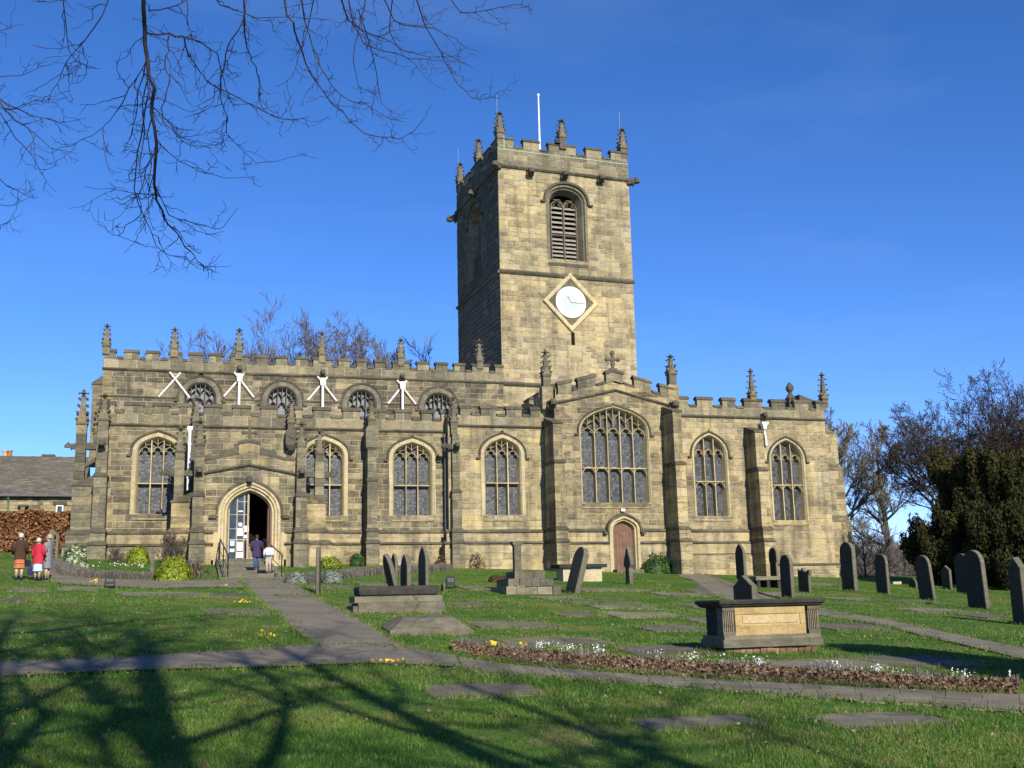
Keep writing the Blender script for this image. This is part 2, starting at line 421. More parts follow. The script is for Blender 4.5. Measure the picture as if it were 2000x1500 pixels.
def bez(p0, p1, p2, p3, n=10):
    out = []
    for i in range(n+1):
        t = i/n; q = 1-t
        out.append(tuple(q**3*a+3*q*q*t*b+3*q*t*t*c+t**3*d for a, b, c, d in zip(p0, p1, p2, p3)))
    return out
STY = {'tudor': ((1.0, 0.55), (0.62, 0.80)), 'pointed': ((1.0, 0.55), (0.55, 0.86)), 'round': ((1.0, 0.56), (0.62, 0.985)), 'gothic': ((1.0, 0.48), (0.58, 0.84))}
class Opening:
    def __init__(s, c, sill, spring, a, rise, style='tudor', surround=0.26):
        s.c, s.sill, s.spring, s.a, s.rise, s.style, s.sur = c, sill, spring, a, rise, style, surround
    def arch(s, off=0.0, n=10):
        a, h = s.a+off, s.rise+off*1.05
        k1, k2 = STY[s.style]
        return bez((a, 0), (a*k1[0], h*k1[1]), (a*k2[0], h*k2[1]), (0, h), n)
    def outline(s, off=0.0, n=10, drop=None, nj=5):
        """left foot, up, over, down to right foot: list of (u, z)"""
        A = s.arch(off, n)
        z0 = s.sill if drop is None else s.spring-drop
        js = [z0+(s.spring-z0)*i/nj for i in range(nj)]
        right = [(s.c+s.a+off, z) for z in js]+[(s.c+x, s.spring+z) for x, z in A]
        left = [(2*s.c-u, z) for u, z in right[:-1]]
        return left+right[::-1]
    def hw(s, z, off=0.0):
        if z <= s.spring: return s.a+off
        A = s.arch(off, 24)
        zz = z-s.spring
        if zz >= A[-1][1]: return 0.0
        for (x0, z0), (x1, z1) in zip(A, A[1:]):
            if z0 <= zz <= z1: return x0+(x1-x0)*(zz-z0)/max(z1-z0, 1e-9)
        return 0.0
    def top(s, off=0.0): return s.spring+s.rise+off*1.05
    def ztop(s, u, off=0.0):
        """height of the arch above position u"""
        A = s.arch(off, 24); x = abs(u-s.c)
        for (x0, z0), (x1, z1) in zip(A, A[1:]):
            if x1 <= x <= x0: return s.spring+z0+(z1-z0)*(x0-x)/max(x0-x1, 1e-9)
        return s.spring

STONES = []            # (apparent size, data) of every wall stone, sorted later
def block(F, q, n0, n1, ch):
    """q: (ul_b, ur_b, ul_t, ur_t, zb, zt); returns 8 points"""
    a, b, c, d, z0, z1 = q
    return ([F.p(a,n0,z0),F.p(b,n0,z0),F.p(d,n0,z1),F.p(c,n0,z1)], [F.p(a+ch,n1,z0+ch),F.p(b-ch,n1,z0+ch),F.p(d-ch,n1,z1-ch),F.p(c+ch,n1,z1-ch)])
def ashlar(part, F, z0, z1, ext, openings=(), nface=0.0, ch=(0.24, 0.36), wd=(0.4, 1.05), tint=(0.28, 0.72), proud=(0.008, 0.028), mat='wall', joint=0.011, seed=1, courses=None, backmat='mortar', back=True):
    """a coursed wall: a mortar sheet with its openings, and one block per stone.  ext(z) -> (uleft, uright)"""
    rg = random.Random(seed)
    mb = MB()
    zs = [z0]
    if courses: zs = list(courses)
    else:
        while zs[-1] < z1-0.15: zs.append(min(zs[-1]+rg.uniform(*ch), z1))
        if z1-zs[-1] > 1e-4: zs.append(z1)
    for zb, zt in zip(zs, zs[1:]):
        eb, et = ext(zb), ext(zt)
        ivs = [(eb[0], eb[1], et[0], et[1])]
        for op in openings:
            off = op.sur
            if zt <= op.sill or zb >= op.top(off): continue
            hb = op.hw(max(zb, op.sill), off); ht = op.hw(zt, off)
            if zb < op.sill-0.02:
                a_, b_ = op.c-hb, op.c+hb
                mb.poly([F.p(a_,nface,zb),F.p(b_,nface,zb),F.p(b_,nface,op.sill),F.p(a_,nface,op.sill)], 0.5)
                STONES.append((0.0, part, F, (a_+.01, b_-.01, a_+.01, b_-.01, zb+.01, op.sill-.005), nface, nface+.015, rg.uniform(*tint), mat))
            new = []
            for a, b, c, d in ivs:
                if b <= op.c-hb or a >= op.c+hb: new.append((a, b, c, d)); continue
                new.append((a, op.c-hb, c, op.c-ht)); new.append((op.c+hb, b, op.c+ht, d))
            ivs = new
        for a, b, c, d in ivs:
            if b-a < 0.03 and d-c < 0.03: continue
            if b < a or d < c: 
                if max(b-a, d-c) < 0.05: continue
                b = max(b, a); d = max(d, c)
            if back: mb.poly([F.p(a,nface,zb),F.p(b,nface,zb),F.p(d,nface,zt),F.p(c,nface,zt)], rg.uniform(0.3, 0.7))
            cuts = [0]
            lo, hi = max(a, c), min(b, d)
            pos = lo+rg.uniform(*wd)*rg.uniform(0.5, 1)
            xs = []
            while pos < hi-0.22:
                xs.append(pos); pos += rg.uniform(*wd)
            eds = [(a, c)]+[(x, x) for x in xs]+[(b, d)]
            for (l0, l1), (r0, r1) in zip(eds, eds[1:]):
                j = joint
                if r0-l0 < 0.06 and r1-l1 < 0.06: continue
                q = (l0+j, max(r0-j, l0+j+.01), l1+j, max(r1-j, l1+j+.01), zb+j, zt-j)
                tv = rg.uniform(*tint)
                if rg.random() < 0.07: tv = min(1.0, tv+0.3)
                pr = rg.uniform(*proud)
                cx = F.p((l0+r0)/2, nface, (zb+zt)/2)
                dd = (cx[0]-CAM[0])**2+(cx[1]-CAM[1])**2
                facing = max(0.0, (CAM[0]-cx[0])*F.N[0]+(CAM[1]-cx[1])*F.N[1])/math.sqrt(dd)
                STONES.append(((r0-l0)*(zt-zb)/dd*facing, part, F, q, nface, nface+pr, tv, mat))
    if back and part is not None: part['_mb'] = 0
    return mb

def wall_part(name): 
    return name
WALLS = {}
def make_wall(name, F, *a, **k):
    """one wall of the church: its mesh object, to which its stones are parented later"""
    class _H(dict): pass
    h = _H(); h['name'] = name
    mb = ashlar(h, F, *a, **k)
    return h, mb
def finish_wall(h, mb, backmat='mortar'):
    h['obj'] = mb.build(h['name'], M[backmat], church)
    return h['obj']

# ---------------------------------------------------------------- windows, doors
def ring(mb, F, op, off0, n0, off1, n1, rg, drop=None, nn=10, tint=(0.40, 0.71), seglen=2):
    A, B = op.outline(off0, nn, drop), op.outline(off1, nn, drop)
    tv = rg.uniform(*tint)
    for i in range(len(A)-1):
        if i % seglen == 0: tv = rg.uniform(*tint)
        mb.poly([F.p(A[i][0],n0,A[i][1]),F.p(A[i+1][0],n0,A[i+1][1]),F.p(B[i+1][0],n1,B[i+1][1]),F.p(B[i][0],n1,B[i][1])], tv)
def fbar(mb, F, pts, w, n0, n1, tint=0.5):
    """a moulded bar along (u, z) points"""
    for (u0, z0), (u1, z1) in zip(pts, pts[1:]):
        L = math.hypot(u1-u0, z1-z0)
        if L < 1e-4: continue
        px, pz = -(z1-z0)/L*w/2, (u1-u0)/L*w/2
        back = [F.p(u0+px,n0,z0+pz),F.p(u0-px,n0,z0-pz),F.p(u1-px,n0,z1-pz),F.p(u1+px,n0,z1+pz)]
        k = 0.45
        frnt = [F.p(u0+px*k,n1,z0+pz*k),F.p(u0-px*k,n1,z0-pz*k),F.p(u1-px*k,n1,z1-pz*k),F.p(u1+px*k,n1,z1+pz*k)]
        mb.hexa(back, frnt, tint)
def window(F, op, lights, transom=None, parent=None, label=None, depth=0.40, hood=True, cusped_transom=False, dark=False, tracery=True, glassmat='glass', hood_stops=True, head=0.34, mw=0.11, head_off=-0.05, bars=True):
    rg = random.Random(int(op.c*97)+int(op.sill*13))
    MT = M['gravepale'] if dark else M['cream']
    mb = MB()
    s = op.sur
    ring(mb, F, op, s, -0.01, s, 0.045, rg); ring(mb, F, op, s, 0.045, 0.07, 0.05, rg); ring(mb, F, op, 0.07, 0.05, 0.0, -0.06, rg)
    ring(mb, F, op, 0.0, -0.06, -0.015, -0.12, rg); ring(mb, F, op, -0.015, -0.12, -0.10, -depth-0.06, rg)
    # sill, sloping outwards
    a = op.a+0.12
    zz = op.sill
    mb.hexa([F.p(op.c-a,0.07,zz-0.30),F.p(op.c+a,0.07,zz-0.30),F.p(op.c+a,-0.05,zz-0.30),F.p(op.c-a,-0.05,zz-0.30)],
            [F.p(op.c-a,0.07,zz-0.24),F.p(op.c+a,0.07,zz-0.24),F.p(op.c+a,-depth-0.05,zz+0.015),F.p(op.c-a,-depth-0.05,zz+0.015)], 0.15)
    for sg in (-1, 1): fbox(mb, F, *sorted((op.c+sg*(op.a-0.10), op.c+sg*(op.a+s))), -depth-0.05, 0.043, zz-0.06, zz+0.006, 0.3)
    root = mb.build('window', MT, church)
    if label: root['label'] = label
    n1 = -0.10; n0 = -depth-0.02; ng = -depth
    ai = op.a-0.05
    us = [op.c-ai+2*ai*k/lights for k in range(lights+1)]
    zs = op.spring+head_off
    for u in us[1:-1]:
        mb = MB(); fbar(mb, F, [(u, zz), (u, min(op.ztop(u), op.top())-0.02)], mw, n0, n1, rg.uniform(0.4, 0.9)); mb.build('mullion', MT, root)
    if transom is not None:
        mb = MB(); fbar(mb, F, [(op.c-ai, transom), (op.c+ai, transom)], mw, n0, n1-0.01, 0.6)
        if cusped_transom:
            for u0, u1 in zip(us, us[1:]):
                w2 = (u1-u0)/2; cu = (u0+u1)/2
                A = bez((w2, 0), (w2, .6*w2), (.5*w2, w2*1.05), (0, w2*1.15), 5)
                pts = [(cu+x, transom-0.36+z) for x, z in A]; pts = pts+[(2*cu-x, z) for x, z in reversed(pts[:-1])]
                fbar(mb, F, pts, 0.06, n0, n1-0.04, 0.6)
        mb.build('transom', MT, root)
    if tracery:
        mb = MB()
        for u0, u1 in zip(us, us[1:]):
            w2 = (u1-u0)/2-0.02; cu = (u0+u1)/2
            zt = min(zs, op.ztop(cu)-head-0.08)
            A = bez((w2, 0), (w2, head*.55), (w2*.55, head*.8), (0, head), 5)
            pts = [(cu+x, zt+z) for x, z in A]; pts = pts+[(2*cu-x, z) for x, z in reversed(pts[:-1])]
            fbar(mb, F, pts, 0.05, n0, n1-0.03, 0.6)
            # cusps inside each head
            for sgn in (-1, 1):
                fbar(mb, F, [(cu+sgn*w2*0.95, zt+head*.32), (cu+sgn*w2*0.45, zt+head*.40), (cu+sgn*w2*0.62, zt+head*.66)], 0.035, n0, n1-0.05, 0.6)
            ztop = op.ztop(cu)-0.03
            if bars and ztop-(zt+head) > 0.08:
                fbar(mb, F, [(cu, zt+head), (cu, ztop)], 0.045, n0, n1-0.03, 0.6)
                hh = ztop-(zt+head)
                for sgn in (-1, 1):
                    e = cu+sgn*w2
                    zq = min(op.ztop(e)-0.02, zt+head+hh*0.75) if abs(e-op.c) < op.a else zt+head
                    if zq > zt+head*0.9: fbar(mb, F, [(cu, zt+head+hh*0.35), (cu+sgn*w2*0.55, zt+head+hh*0.62), (e, zq)], 0.03, n0, n1-0.05, 0.6)
        mb.build('tracery', MT, root)
    # one pane per light (two where a transom divides it)
    for u0, u1 in zip(us, us[1:]):
        spans = [(zz, transom), (transom, None)] if transom is not None else [(zz, None)]
        for za, zb_ in spans:
            mb = MB()
            if zb_ is not None: mb.poly([F.p(u0,ng,za),F.p(u1,ng,za),F.p(u1,ng,zb_),F.p(u0,ng,zb_)])
            else:
                up = [(u1+(u0-u1)*k/5) for k in range(6)]
                mb.poly([F.p(u0,ng,za),F.p(u1,ng,za)]+[F.p(u,ng,max(op.ztop(u), za+.02)) for u in up])
            mb.build('pane', M[glassmat], root)
    if hood:
        mb = MB(); rr = rg
        o = op.sur
        for (p0, q0, p1, q1) in ((o, 0.02, o+0.02, 0.09), (o+0.02, 0.09, o+0.10, 0.13), (o+0.10, 0.13, o+0.13, 0.03)):
            ring(mb, F, op, p0, q0, p1, q1, rr, drop=0.12, tint=(0.18, 0.42), seglen=2)
        if hood_stops:
            for sgn in (-1, 1):
                c0 = op.c+sgn*(op.a+o+0.06); zl = op.spring-0.14
                fbox(mb, F, min(c0, c0+sgn*0.2), max(c0, c0+sgn*0.2), 0.02, 0.13, zl-0.05, zl+0.05, 0.2)
        mb.build('hood_mould', M['dark'], root)
    return root

# ---------------------------------------------------------------- mouldings, battlements, pinnacles, buttresses
def string(F, u0, u1, z, out=0.12, h=0.17, n=0.0, name='string_course', mat='dark', ends=0.0, slope=None):
    """moulded string course; top slopes back, underside hollow.  slope: (z at u0, z at u1)"""
    mb = MB()
    k = max(1, int((u1-u0)/1.1)); rg = random.Random(int(u0*50+z*10))
    za, zb_ = (z, z) if slope is None else slope
    for i in range(k):
        a, b = u0+(u1-u0)*i/k+(0.004 if i else 0), u0+(u1-u0)*(i+1)/k
        z_a, z_b = za+(zb_-za)*i/k, za+(zb_-za)*(i+1)/k
        mb.hexa([F.p(a,n-0.02,z_a-h*.5),F.p(a,n+out*.55,z_a-h*.5),F.p(a,n+out,z_a-h*.1),F.p(a,n+out,z_a+h*.08),F.p(a,n-0.02,z_a+h*.55)],
                [F.p(b,n-0.02,z_b-h*.5),F.p(b,n+out*.55,z_b-h*.5),F.p(b,n+out,z_b-h*.1),F.p(b,n+out,z_b+h*.08),F.p(b,n-0.02,z_b+h*.55)], rg.uniform(0.1, 0.5))
    return mb.build(name, M[mat], church)
def coping(mb, F, u0, u1, n0, n1, za, zb_, h=0.20, tint=0.3, over=0.05):
    """weathered coping with a sloping top; za/zb_ = heights of its foot at u0/u1"""
    A = lambda u, z: [F.p(u,n0-over,z),F.p(u,n1+over,z),F.p(u,n1+over,z+h*.38),F.p(u,(n0+n1)/2+0.06,z+h),F.p(u,n0-over,z+h*.6)]
    mb.hexa(A(u0, za), A(u1, zb_), tint)
def merlon(F, u0, u1, n0, n1, z0, z1, cop=0.2, mat='dark', rg=rnd, dz=0.0, name='merlon'):
    """one merlon: two or three upright stones and its coping. dz: rise from u0 to u1"""
    mb = MB(); k = 2 if u1-u0 > 0.62 else 1
    if u1-u0 > 1.1: k = 3
    cut = [u0]+sorted(u0+(u1-u0)*((i+1)/k+rg.uniform(-.1, .1)) for i in range(k-1))+[u1]
    for a, b in zip(cut, cut[1:]):
        j = 0.008; ra, rb = dz*(a-u0)/(u1-u0), dz*(b-u0)/(u1-u0)
        mb.hexa([F.p(a+j,n1,z0+ra),F.p(b-j,n1,z0+rb),F.p(b-j,n0,z0+rb),F.p(a+j,n0,z0+ra)], [F.p(a+j,n1,z1+ra),F.p(b-j,n1,z1+rb),F.p(b-j,n0,z1+rb),F.p(a+j,n0,z1+ra)], rg.uniform(0.35, 0.95))
    fo = mb.build(name, M[mat], church)
    mb = MB(); coping(mb, F, u0-0.05, u1+0.05, n0, n1, z1-dz*.05, z1+dz*1.05, cop, rg.uniform(0.05, 0.4))
    mb.build('coping', M['dark'], fo)
    return fo
def crenel(F, u0, u1, n0, n1, z, h=0.17, dz=0.0):
    mb = MB(); coping(mb, F, u0+0.052, u1-0.052, n0, n1, z, z+dz, h, rnd.uniform(0.1, 0.5), over=0.06)
    return mb.build('crenel_coping', M['dark'], church)
def battlement(F, merl, z_sill, z_top, thick=0.34, cop=0.2, first=None, last=None):
    """merl: list of (u0, u1); crenel copings fill the gaps"""
    for i, (a, b) in enumerate(merl):
        merlon(F, a, b, -thick, 0.0, z_sill, z_top-cop, cop)
        if i: crenel(F, merl[i-1][1], a, -thick, 0.0, z_sill)
def pinnacle(x, y, z0, w, shaft, spire, rot=0.0, mat='dark', rod=0.0, gablet=True):
    """square shaft with gablets, crocketed spire; finial as a child"""
    mb = MB(); ca, sa = math.cos(rot), math.sin(rot)
    def P(a, b, z): return (x+a*ca-b*sa, y+a*sa+b*ca, z)
    def sq(r, z): return [P(-r,-r,z),P(r,-r,z),P(r,r,z),P(-r,r,z)]
    h = w/2; z1 = z0+shaft
    mb.rings([sq(h, z0), sq(h, z1)], rnd.uniform(0.2, 0.7))
    if gablet:
        g = h*1.18
        mb.rings([sq(g, z1-0.02), sq(g, z1+0.06)], 0.3)
        for k in range(4):
            q = math.pi/2*k; cq, sq_ = math.cos(q), math.sin(q)
            def L(a, b, z): return P(a*cq-b*sq_, a*sq_+b*cq, z)
            mb.hexa([L(-h*1.1,-g,z1+.05),L(h*1.1,-g,z1+.05),L(0,-g,z1+.05+w*1.15)], [L(-h*.6,-h*.2,z1+.05),L(h*.6,-h*.2,z1+.05),L(0,-h*.2,z1+.05+w*1.15)], 0.55)
    zt = z1+spire
    mb.rings([sq(h*0.86, z1), sq(h*0.34, z1+spire*0.74), sq(h*0.22, z1+spire*0.80)], rnd.uniform(0.25, 0.6))
    nl = 4 if spire > 1.2 else 3
    for i in range(nl):
        f = 0.14+0.58*i/(nl-1)
        r = h*(0.86-0.58*f)*1.12
        zc = z1+spire*f; s_ = w*0.15
        for sx, sy in ((-1,-1), (1,-1), (1,1), (-1,1)):
            ox, oy = sx*(r+s_*.55), sy*(r+s_*.55)
            mb.rings([[P(ox+a*s_*.5, oy+b*s_*.5, zc-s_*.9) for a, b in ((-1,-1),(1,-1),(1,1),(-1,1))],
                      [P(ox+sx*s_*.35+a*s_, oy+sy*s_*.35+b*s_, zc+s_*.2) for a, b in ((-1,-1),(1,-1),(1,1),(-1,1))],
                      [P(ox+a*s_*.45, oy+b*s_*.45, zc+s_*.9) for a, b in ((-1,-1),(1,-1),(1,1),(-1,1))]], 0.4)
    o = mb.build('pinnacle', M[mat], church)
    mb = MB(); zf = z1+spire*0.78; fw = w*0.42
    mb.lathe(x, y, [(fw*.35, zf), (fw*.75, zf+fw*.18), (fw*.35, zf+fw*.4), (fw*.42, zf+spire*.08), (fw*.9, zf+spire*.10), (fw*.35, zf+spire*.15), (fw*.5, zf+spire*.17), (fw*.12, zt)], 8, 0.35)
    for k in range(4):
        a_ = rot+math.pi/2*k+math.pi/4*0; cx_, cy_ = x+math.cos(a_)*fw, y+math.sin(a_)*fw
        mb.lathe(cx_, cy_, [(fw*.1, zf+spire*.07), (fw*.36, zf+spire*.10), (fw*.1, zf+spire*.13)], 6, 0.35)
    mb.build('finial', M[mat], o)
    if rod:
        mb = MB(); mb.tube([(x-w*.35, y-w*.2, zt-spire*.5), (x-w*.3, y-w*.15, zt+rod)], 0.009, 5); mb.build('lightning_rod', M['slat'], o)
    return o
def buttress(F, u, w, stages, top_slope=0.35, mat='dark', tint=(0.37, 0.78), n0=-0.05, seed=3, cap=True):
    """stages: [(z0, z1, projection, width factor)] from the ground up, each set back above a weathering"""
    rg = random.Random(seed+int(u*31)); mb = MB()
    for i, (z0, z1, pr, wf) in enumerate(stages):
        h = w*wf/2; z = z0
        nxt = stages[i+1] if i+1 < len(stages) else None
        while z < z1-0.08:
            zt = min(z+rg.uniform(0.28, 0.46), z1)
            if z1-zt < 0.12: zt = z1
            j = 0.008; e = rg.uniform(0, 0.012)
            if rg.random() < 0.5 or w < 0.5:
                fbox(mb, F, u-h+j, u+h-j, n0, pr-e, z+j, zt-j, rg.uniform(*tint))
            else:
                c = u+rg.uniform(-.3, .3)*h
                fbox(mb, F, u-h+j, c-j, n0, pr-e, z+j, zt-j, rg.uniform(*tint)); fbox(mb, F, c+j, u+h-j, n0, pr-e*.5, z+j, zt-j, rg.uniform(*tint))
            z = zt
        fbox(mb, F, u-h+.02, u+h-.02, n0-.01, pr-.022, z0, z1, 0.5)
        # weathering
        if nxt is not None:
            p2, h2 = nxt[2], w*nxt[3]/2; rise = max(0.12, (pr-p2)*0.9)
            mb.hexa([F.p(u-h-.03,pr+.05,z1-.02),F.p(u+h+.03,pr+.05,z1-.02),F.p(u+h+.03,n0,z1-.02),F.p(u-h-.03,n0,z1-.02)],
                    [F.p(u-h-.03,pr+.05,z1+.07),F.p(u+h+.03,pr+.05,z1+.07),F.p(u+h+.03,n0,z1+.07),F.p(u-h-.03,n0,z1+.07)], 0.15)
            mb.hexa([F.p(u-h-.02,pr+.03,z1+.06),F.p(u+h+.02,pr+.03,z1+.06),F.p(u+h+.02,n0,z1+.06),F.p(u-h-.02,n0,z1+.06)],
                    [F.p(u-h2,p2-.01,z1+.07+rise),F.p(u+h2,p2-.01,z1+.07+rise),F.p(u+h2,n0,z1+.07+rise),F.p(u-h2,n0,z1+.07+rise)], 0.2)
        elif cap:
            mb.hexa([F.p(u-h-.04,pr+.05,z1-.03),F.p(u+h+.04,pr+.05,z1-.03),F.p(u+h+.04,n0,z1-.03),F.p(u-h-.04,n0,z1-.03)],
                    [F.p(u-h-.04,pr+.05,z1+.05),F.p(u+h+.04,pr+.05,z1+.05),F.p(u+h+.04,n0,z1+top_slope),F.p(u-h-.04,n0,z1+top_slope)], 0.2)
    return mb.build('buttress', M[mat], church)
def gargoyle(F, u, n, z, L=0.7, s=0.16, ang=0.0):
    """crouching waterspout: tapering neck, head with open jaws"""
    mb = MB(); ca, sa = math.cos(ang), math.sin(ang)
    def P(a, b, c): return F.p(u+a*sa+b*ca, n+a*ca-b*sa, z+c)
    def rg_(a, r, rz, c): return [P(a,-r,c-rz),P(a,r,c-rz),P(a,r*1.1,c+rz*.5),P(a,r*.5,c+rz),P(a,-r*.5,c+rz),P(a,-r*1.1,c+rz*.5)]
    mb.loft([rg_(-0.05,s,s*1.1,0), rg_(L*.3,s*.9,s,0.0), rg_(L*.55,s*.6,s*.7,0.03), rg_(L*.66,s*.85,s*.9,0.05), rg_(L*.85,s*.8,s*.75,0.03), rg_(L,s*.4,s*.35,-0.02)], 0.2)
    for sg in (-1, 1):
        mb.hexa([P(L*.66,sg*s*.5,.1),P(L*.74,sg*s*.5,.1),P(L*.7,sg*s*.9,.1)], [P(L*.62,sg*s*.7,.25),P(L*.64,sg*s*.7,.25),P(L*.63,sg*s*.8,.25)], 0.2)
        mb.lathe(*P(L*.4, sg*s*.9, 0)[:2], [(s*.1, z-s*1.4), (s*.35, z-s*.9), (s*.3, z-s*.2)], 6, 0.2)
    return mb.build('gargoyle', M['dark'], church)
def downpipe(x, y, z0, z1, r=0.06, mat='greyiron', hopper=True, hmat='white'):
    mb = MB(); mb.tube([(x, y, z0), (x, y, z1)], r, 8)
    for z in np.arange(z0+0.6, z1-.2, 1.6): mb.lathe(x, y, [(r*1.35, z-.05), (r*1.35, z+.05)], 8)
    o = mb.build('downpipe', M[mat], church)
    if hopper:
        mb = MB(); h = 0.15
        mb.rings([[(x-a, y-a, z) , (x+a, y-a, z), (x+a, y+a*.6, z), (x-a, y+a*.6, z)] for a, z in ((.06, z1-.05), (.07, z1+.05), (.115, z1+.14), (.12, z1+.25), (.14, z1+.255), (.14, z1+.29))])
        mb.build('hopper', M[hmat], o)
    return o

# ---------------------------------------------------------------- south aisle (plane y = 0)
FA = Frame(0, 0)
XA0, XA1 = -0.62, 17.2
Z_STR, Z_CREN, Z_MER = 6.47, 7.02, 7.62
def win_from(pl, pr, psill, pspring, papex, Y, style, sur):
    x0, zs = at(pl, psill, Y); x1, _ = at(pr, psill, Y)
    xc, za = at((pl+pr)/2, papex, Y)
    _, zp = at((pl+pr)/2, pspring, Y)
    c = (x0+x1)/2
    return Opening(c, zs, zp, (x1-x0)/2, za-zp, style, sur)
WA = [win_from(264, 341.5, 1003, 884, 855, 0, 'tudor', 0.25), win_from(595, 669, 1007, 891, 862, 0, 'tudor', 0.25), win_from(769, 842, 1007, 895, 866, 0, 'tudor', 0.25)]
P_LO, P_HI = 0.66, 1.24
h, mb = make_wall('parapet', FA, Z_STR, Z_CREN, lambda z: (XA0, XA1), (), seed=24, mat='parapet', tint=(.3, .75), ch=(.5, .6), wd=(.8, 1.3)); finish_wall(h, mb)
h, mb = make_wall('aisle_wall', FA, P_HI, Z_STR, lambda z: (XA0, XA1), WA, seed=21, mat='wallgrey', tint=(0.32, 0.73), courses=None)
finish_wall(h, mb)
h, mb = make_wall('plinth', FA, P_LO, P_HI, lambda z: (XA0-.1, XA1), (), nface=0.10, seed=22, tint=(0.54, 0.85), ch=(0.28, 0.30), wd=(0.6, 1.5)); finish_wall(h, mb)
h, mb = make_wall('plinth', FA, ZB, P_LO, lambda z: (XA0-.25, XA1), (), nface=0.24, seed=23, tint=(0.40, 0.75), ch=(0.3, 0.36), wd=(0.6, 1.4)); finish_wall(h, mb)
string(FA, XA0-.12, XA1, P_HI+.03, 0.18, 0.24); string(FA, XA0-.27, XA1, P_LO+.02, 0.34, 0.24)
string(FA, XA0-.08, XA1-.2, Z_STR, 0.13, 0.15)
for op, lb in zip(WA, ('three-light window left of the porch', 'three-light window half hidden behind the porch buttress', 'three-light window right of the porch')):
    tz = at(800, 949, 0)[1]
    window(FA, op, 3, transom=tz+0.03, label=lb)
mer_px = [(190,224),(244,280),(300,331),(351,381),(400,433),(455,489),(510,541),(560,590),(612,645),(670,703),(720,754),(772,804),(823,843),(862,879)]
mer = [(at(a, 800, 0)[0], at(b, 800, 0)[0]) for a, b in mer_px]
battlement(FA, mer, Z_CREN, Z_MER)
# west return walls, closed shell of aisle and nave
FW_ = Frame(XA0, 5.0, R(-90))
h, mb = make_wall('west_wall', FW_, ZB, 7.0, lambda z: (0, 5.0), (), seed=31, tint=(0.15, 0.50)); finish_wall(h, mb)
mb = MB(); mb.poly([(XA0-.04, 0.32, 6.45), (20.8, 0.32, 6.45), (20.8, 4.5, 7.45), (XA0-.04, 4.5, 7.45)]); mb.build('aisle_roof', M['lead'], church)

# pinnacled buttresses of the aisle
def pin_px(px, ptip, pbase, Y, w=0.42, shaft=0.5, rod=0, rot=0.0, name=None, F=None):
    x, zt = at(px, ptip, Y); _, zb_ = at(px, pbase, Y)
    return pinnacle(x, Y, zb_, w, shaft, zt-zb_-shaft, rot, rod=rod)
xb = at(727, 1000, -1.1)[0]
buttress(FA, xb, 0.52, [(ZB, P_LO, 1.4, 1.30), (P_LO, P_HI, 1.28, 1.18), (P_HI, 3.75, 1.15, 1.0), (3.75, 5.3, 1.0, 0.86)], cap=False)
mb = MB()                                       # carved pedestal carrying the pinnacle
for zz0, zz1, r0_, r1_ in ((5.3, 5.45, .16, .30), (5.45, 6.3, .30, .33), (6.3, 6.55, .33, .2)):
    mb.rings([[(xb+a*r0_, -0.72+b*r0_, zz0) for a, b in ((-1,-1),(1,-1),(1,1),(-1,1))], [(xb+a*r1_, -0.72+b*r1_, zz1) for a, b in ((-1,-1),(1,-1),(1,1),(-1,1))]], 0.6)
mb.build('pinnacle_pedestal', M['gravepale'], church)
pinnacle(xb, -0.72, 6.5, 0.34, 0.35, 1.25)
xb2 = at(569, 860, -0.5)[0]
mb = MB(); mb.rings([[(xb2+a*r, -0.32+b*r, z) for a, b in ((-1,-1),(1,-1),(1,1),(-1,1))] for r, z in ((.1, 5.3), (.27, 5.55), (.29, 6.05), (.29, 6.2), (.2, 6.35))], 0.2); mb.build('pinnacle_pedestal', M['dark'], church)
pinnacle(xb2, -0.32, 6.3, 0.36, 0.35, 1.3)
gargoyle(FA, xb2, 0.3, 5.95, 0.35, .13)
xb3 = at(383, 830, -0.35)[0]
pinnacle(xb3, -0.3, 6.1, 0.36, 0.5, 1.35)
mb = MB(); fbox(mb, FA, xb3-.2, xb3+.2, -.1, .55, 3.0, 6.1, 0.3); mb.build('buttress', M['dark'], church)

# south-west corner: two pinnacled buttresses with gargoyles
xc = at(192.5, 1000, -1.0)[0]
buttress(FA, xc, 0.56, [(ZB, P_LO, 1.30, 1.45), (P_LO, P_HI, 1.18, 1.25), (P_HI, 3.85, 1.0, 1.08), (3.85, 6.0, 0.85, 0.92)], seed=8, cap=False)
pinnacle(xc, -0.58, 6.0, 0.46, 0.55, 1.35)
gargoyle(FA, xc, 0.85, 5.35, 0.55, .15)
FW0 = Frame(XA0, 0.0, R(-90))
buttress(FW0, -0.55, 0.56, [(ZB, P_LO, 1.32, 1.45), (P_LO, P_HI, 1.2, 1.25), (P_HI, 3.55, 1.02, 1.08)], seed=9, cap=True, top_slope=0.55)
mb = MB()
for z_ in np.arange(3.4, 6.0, 0.42): mb.box(XA0-.98, XA0-.52, 0.30, 0.82, z_+.006, min(z_+.41, 6.05), rnd.uniform(.1, .6))
mb.build('buttress_shaft', M['dark'], church)
pinnacle(XA0-.75, 0.56, 6.05, 0.46, 0.45, 1.75)
gargoyle(FW0, -0.56, .95, 5.45, 0.55, .13)
mb = MB(); mb.box(XA0-.55, XA0+.1, 0.38, 0.74, 5.3, 5.62, .2); mb.build('stone_strut', M['dark'], church)
mb = MB(); mb.hexa([(XA0-.55,.38,4.4),(XA0+.0,.38,4.75),(XA0+.0,.74,4.75),(XA0-.55,.74,4.4)], [(XA0-.55,.38,4.6),(XA0+.0,.38,4.95),(XA0+.0,.74,4.95),(XA0-.55,.74,4.6)], .3); mb.build('stone_strut', M['dark'], church)
pinnacle(XA0-.3, 4.6, 6.2, 0.40, 0.5, 1.5)

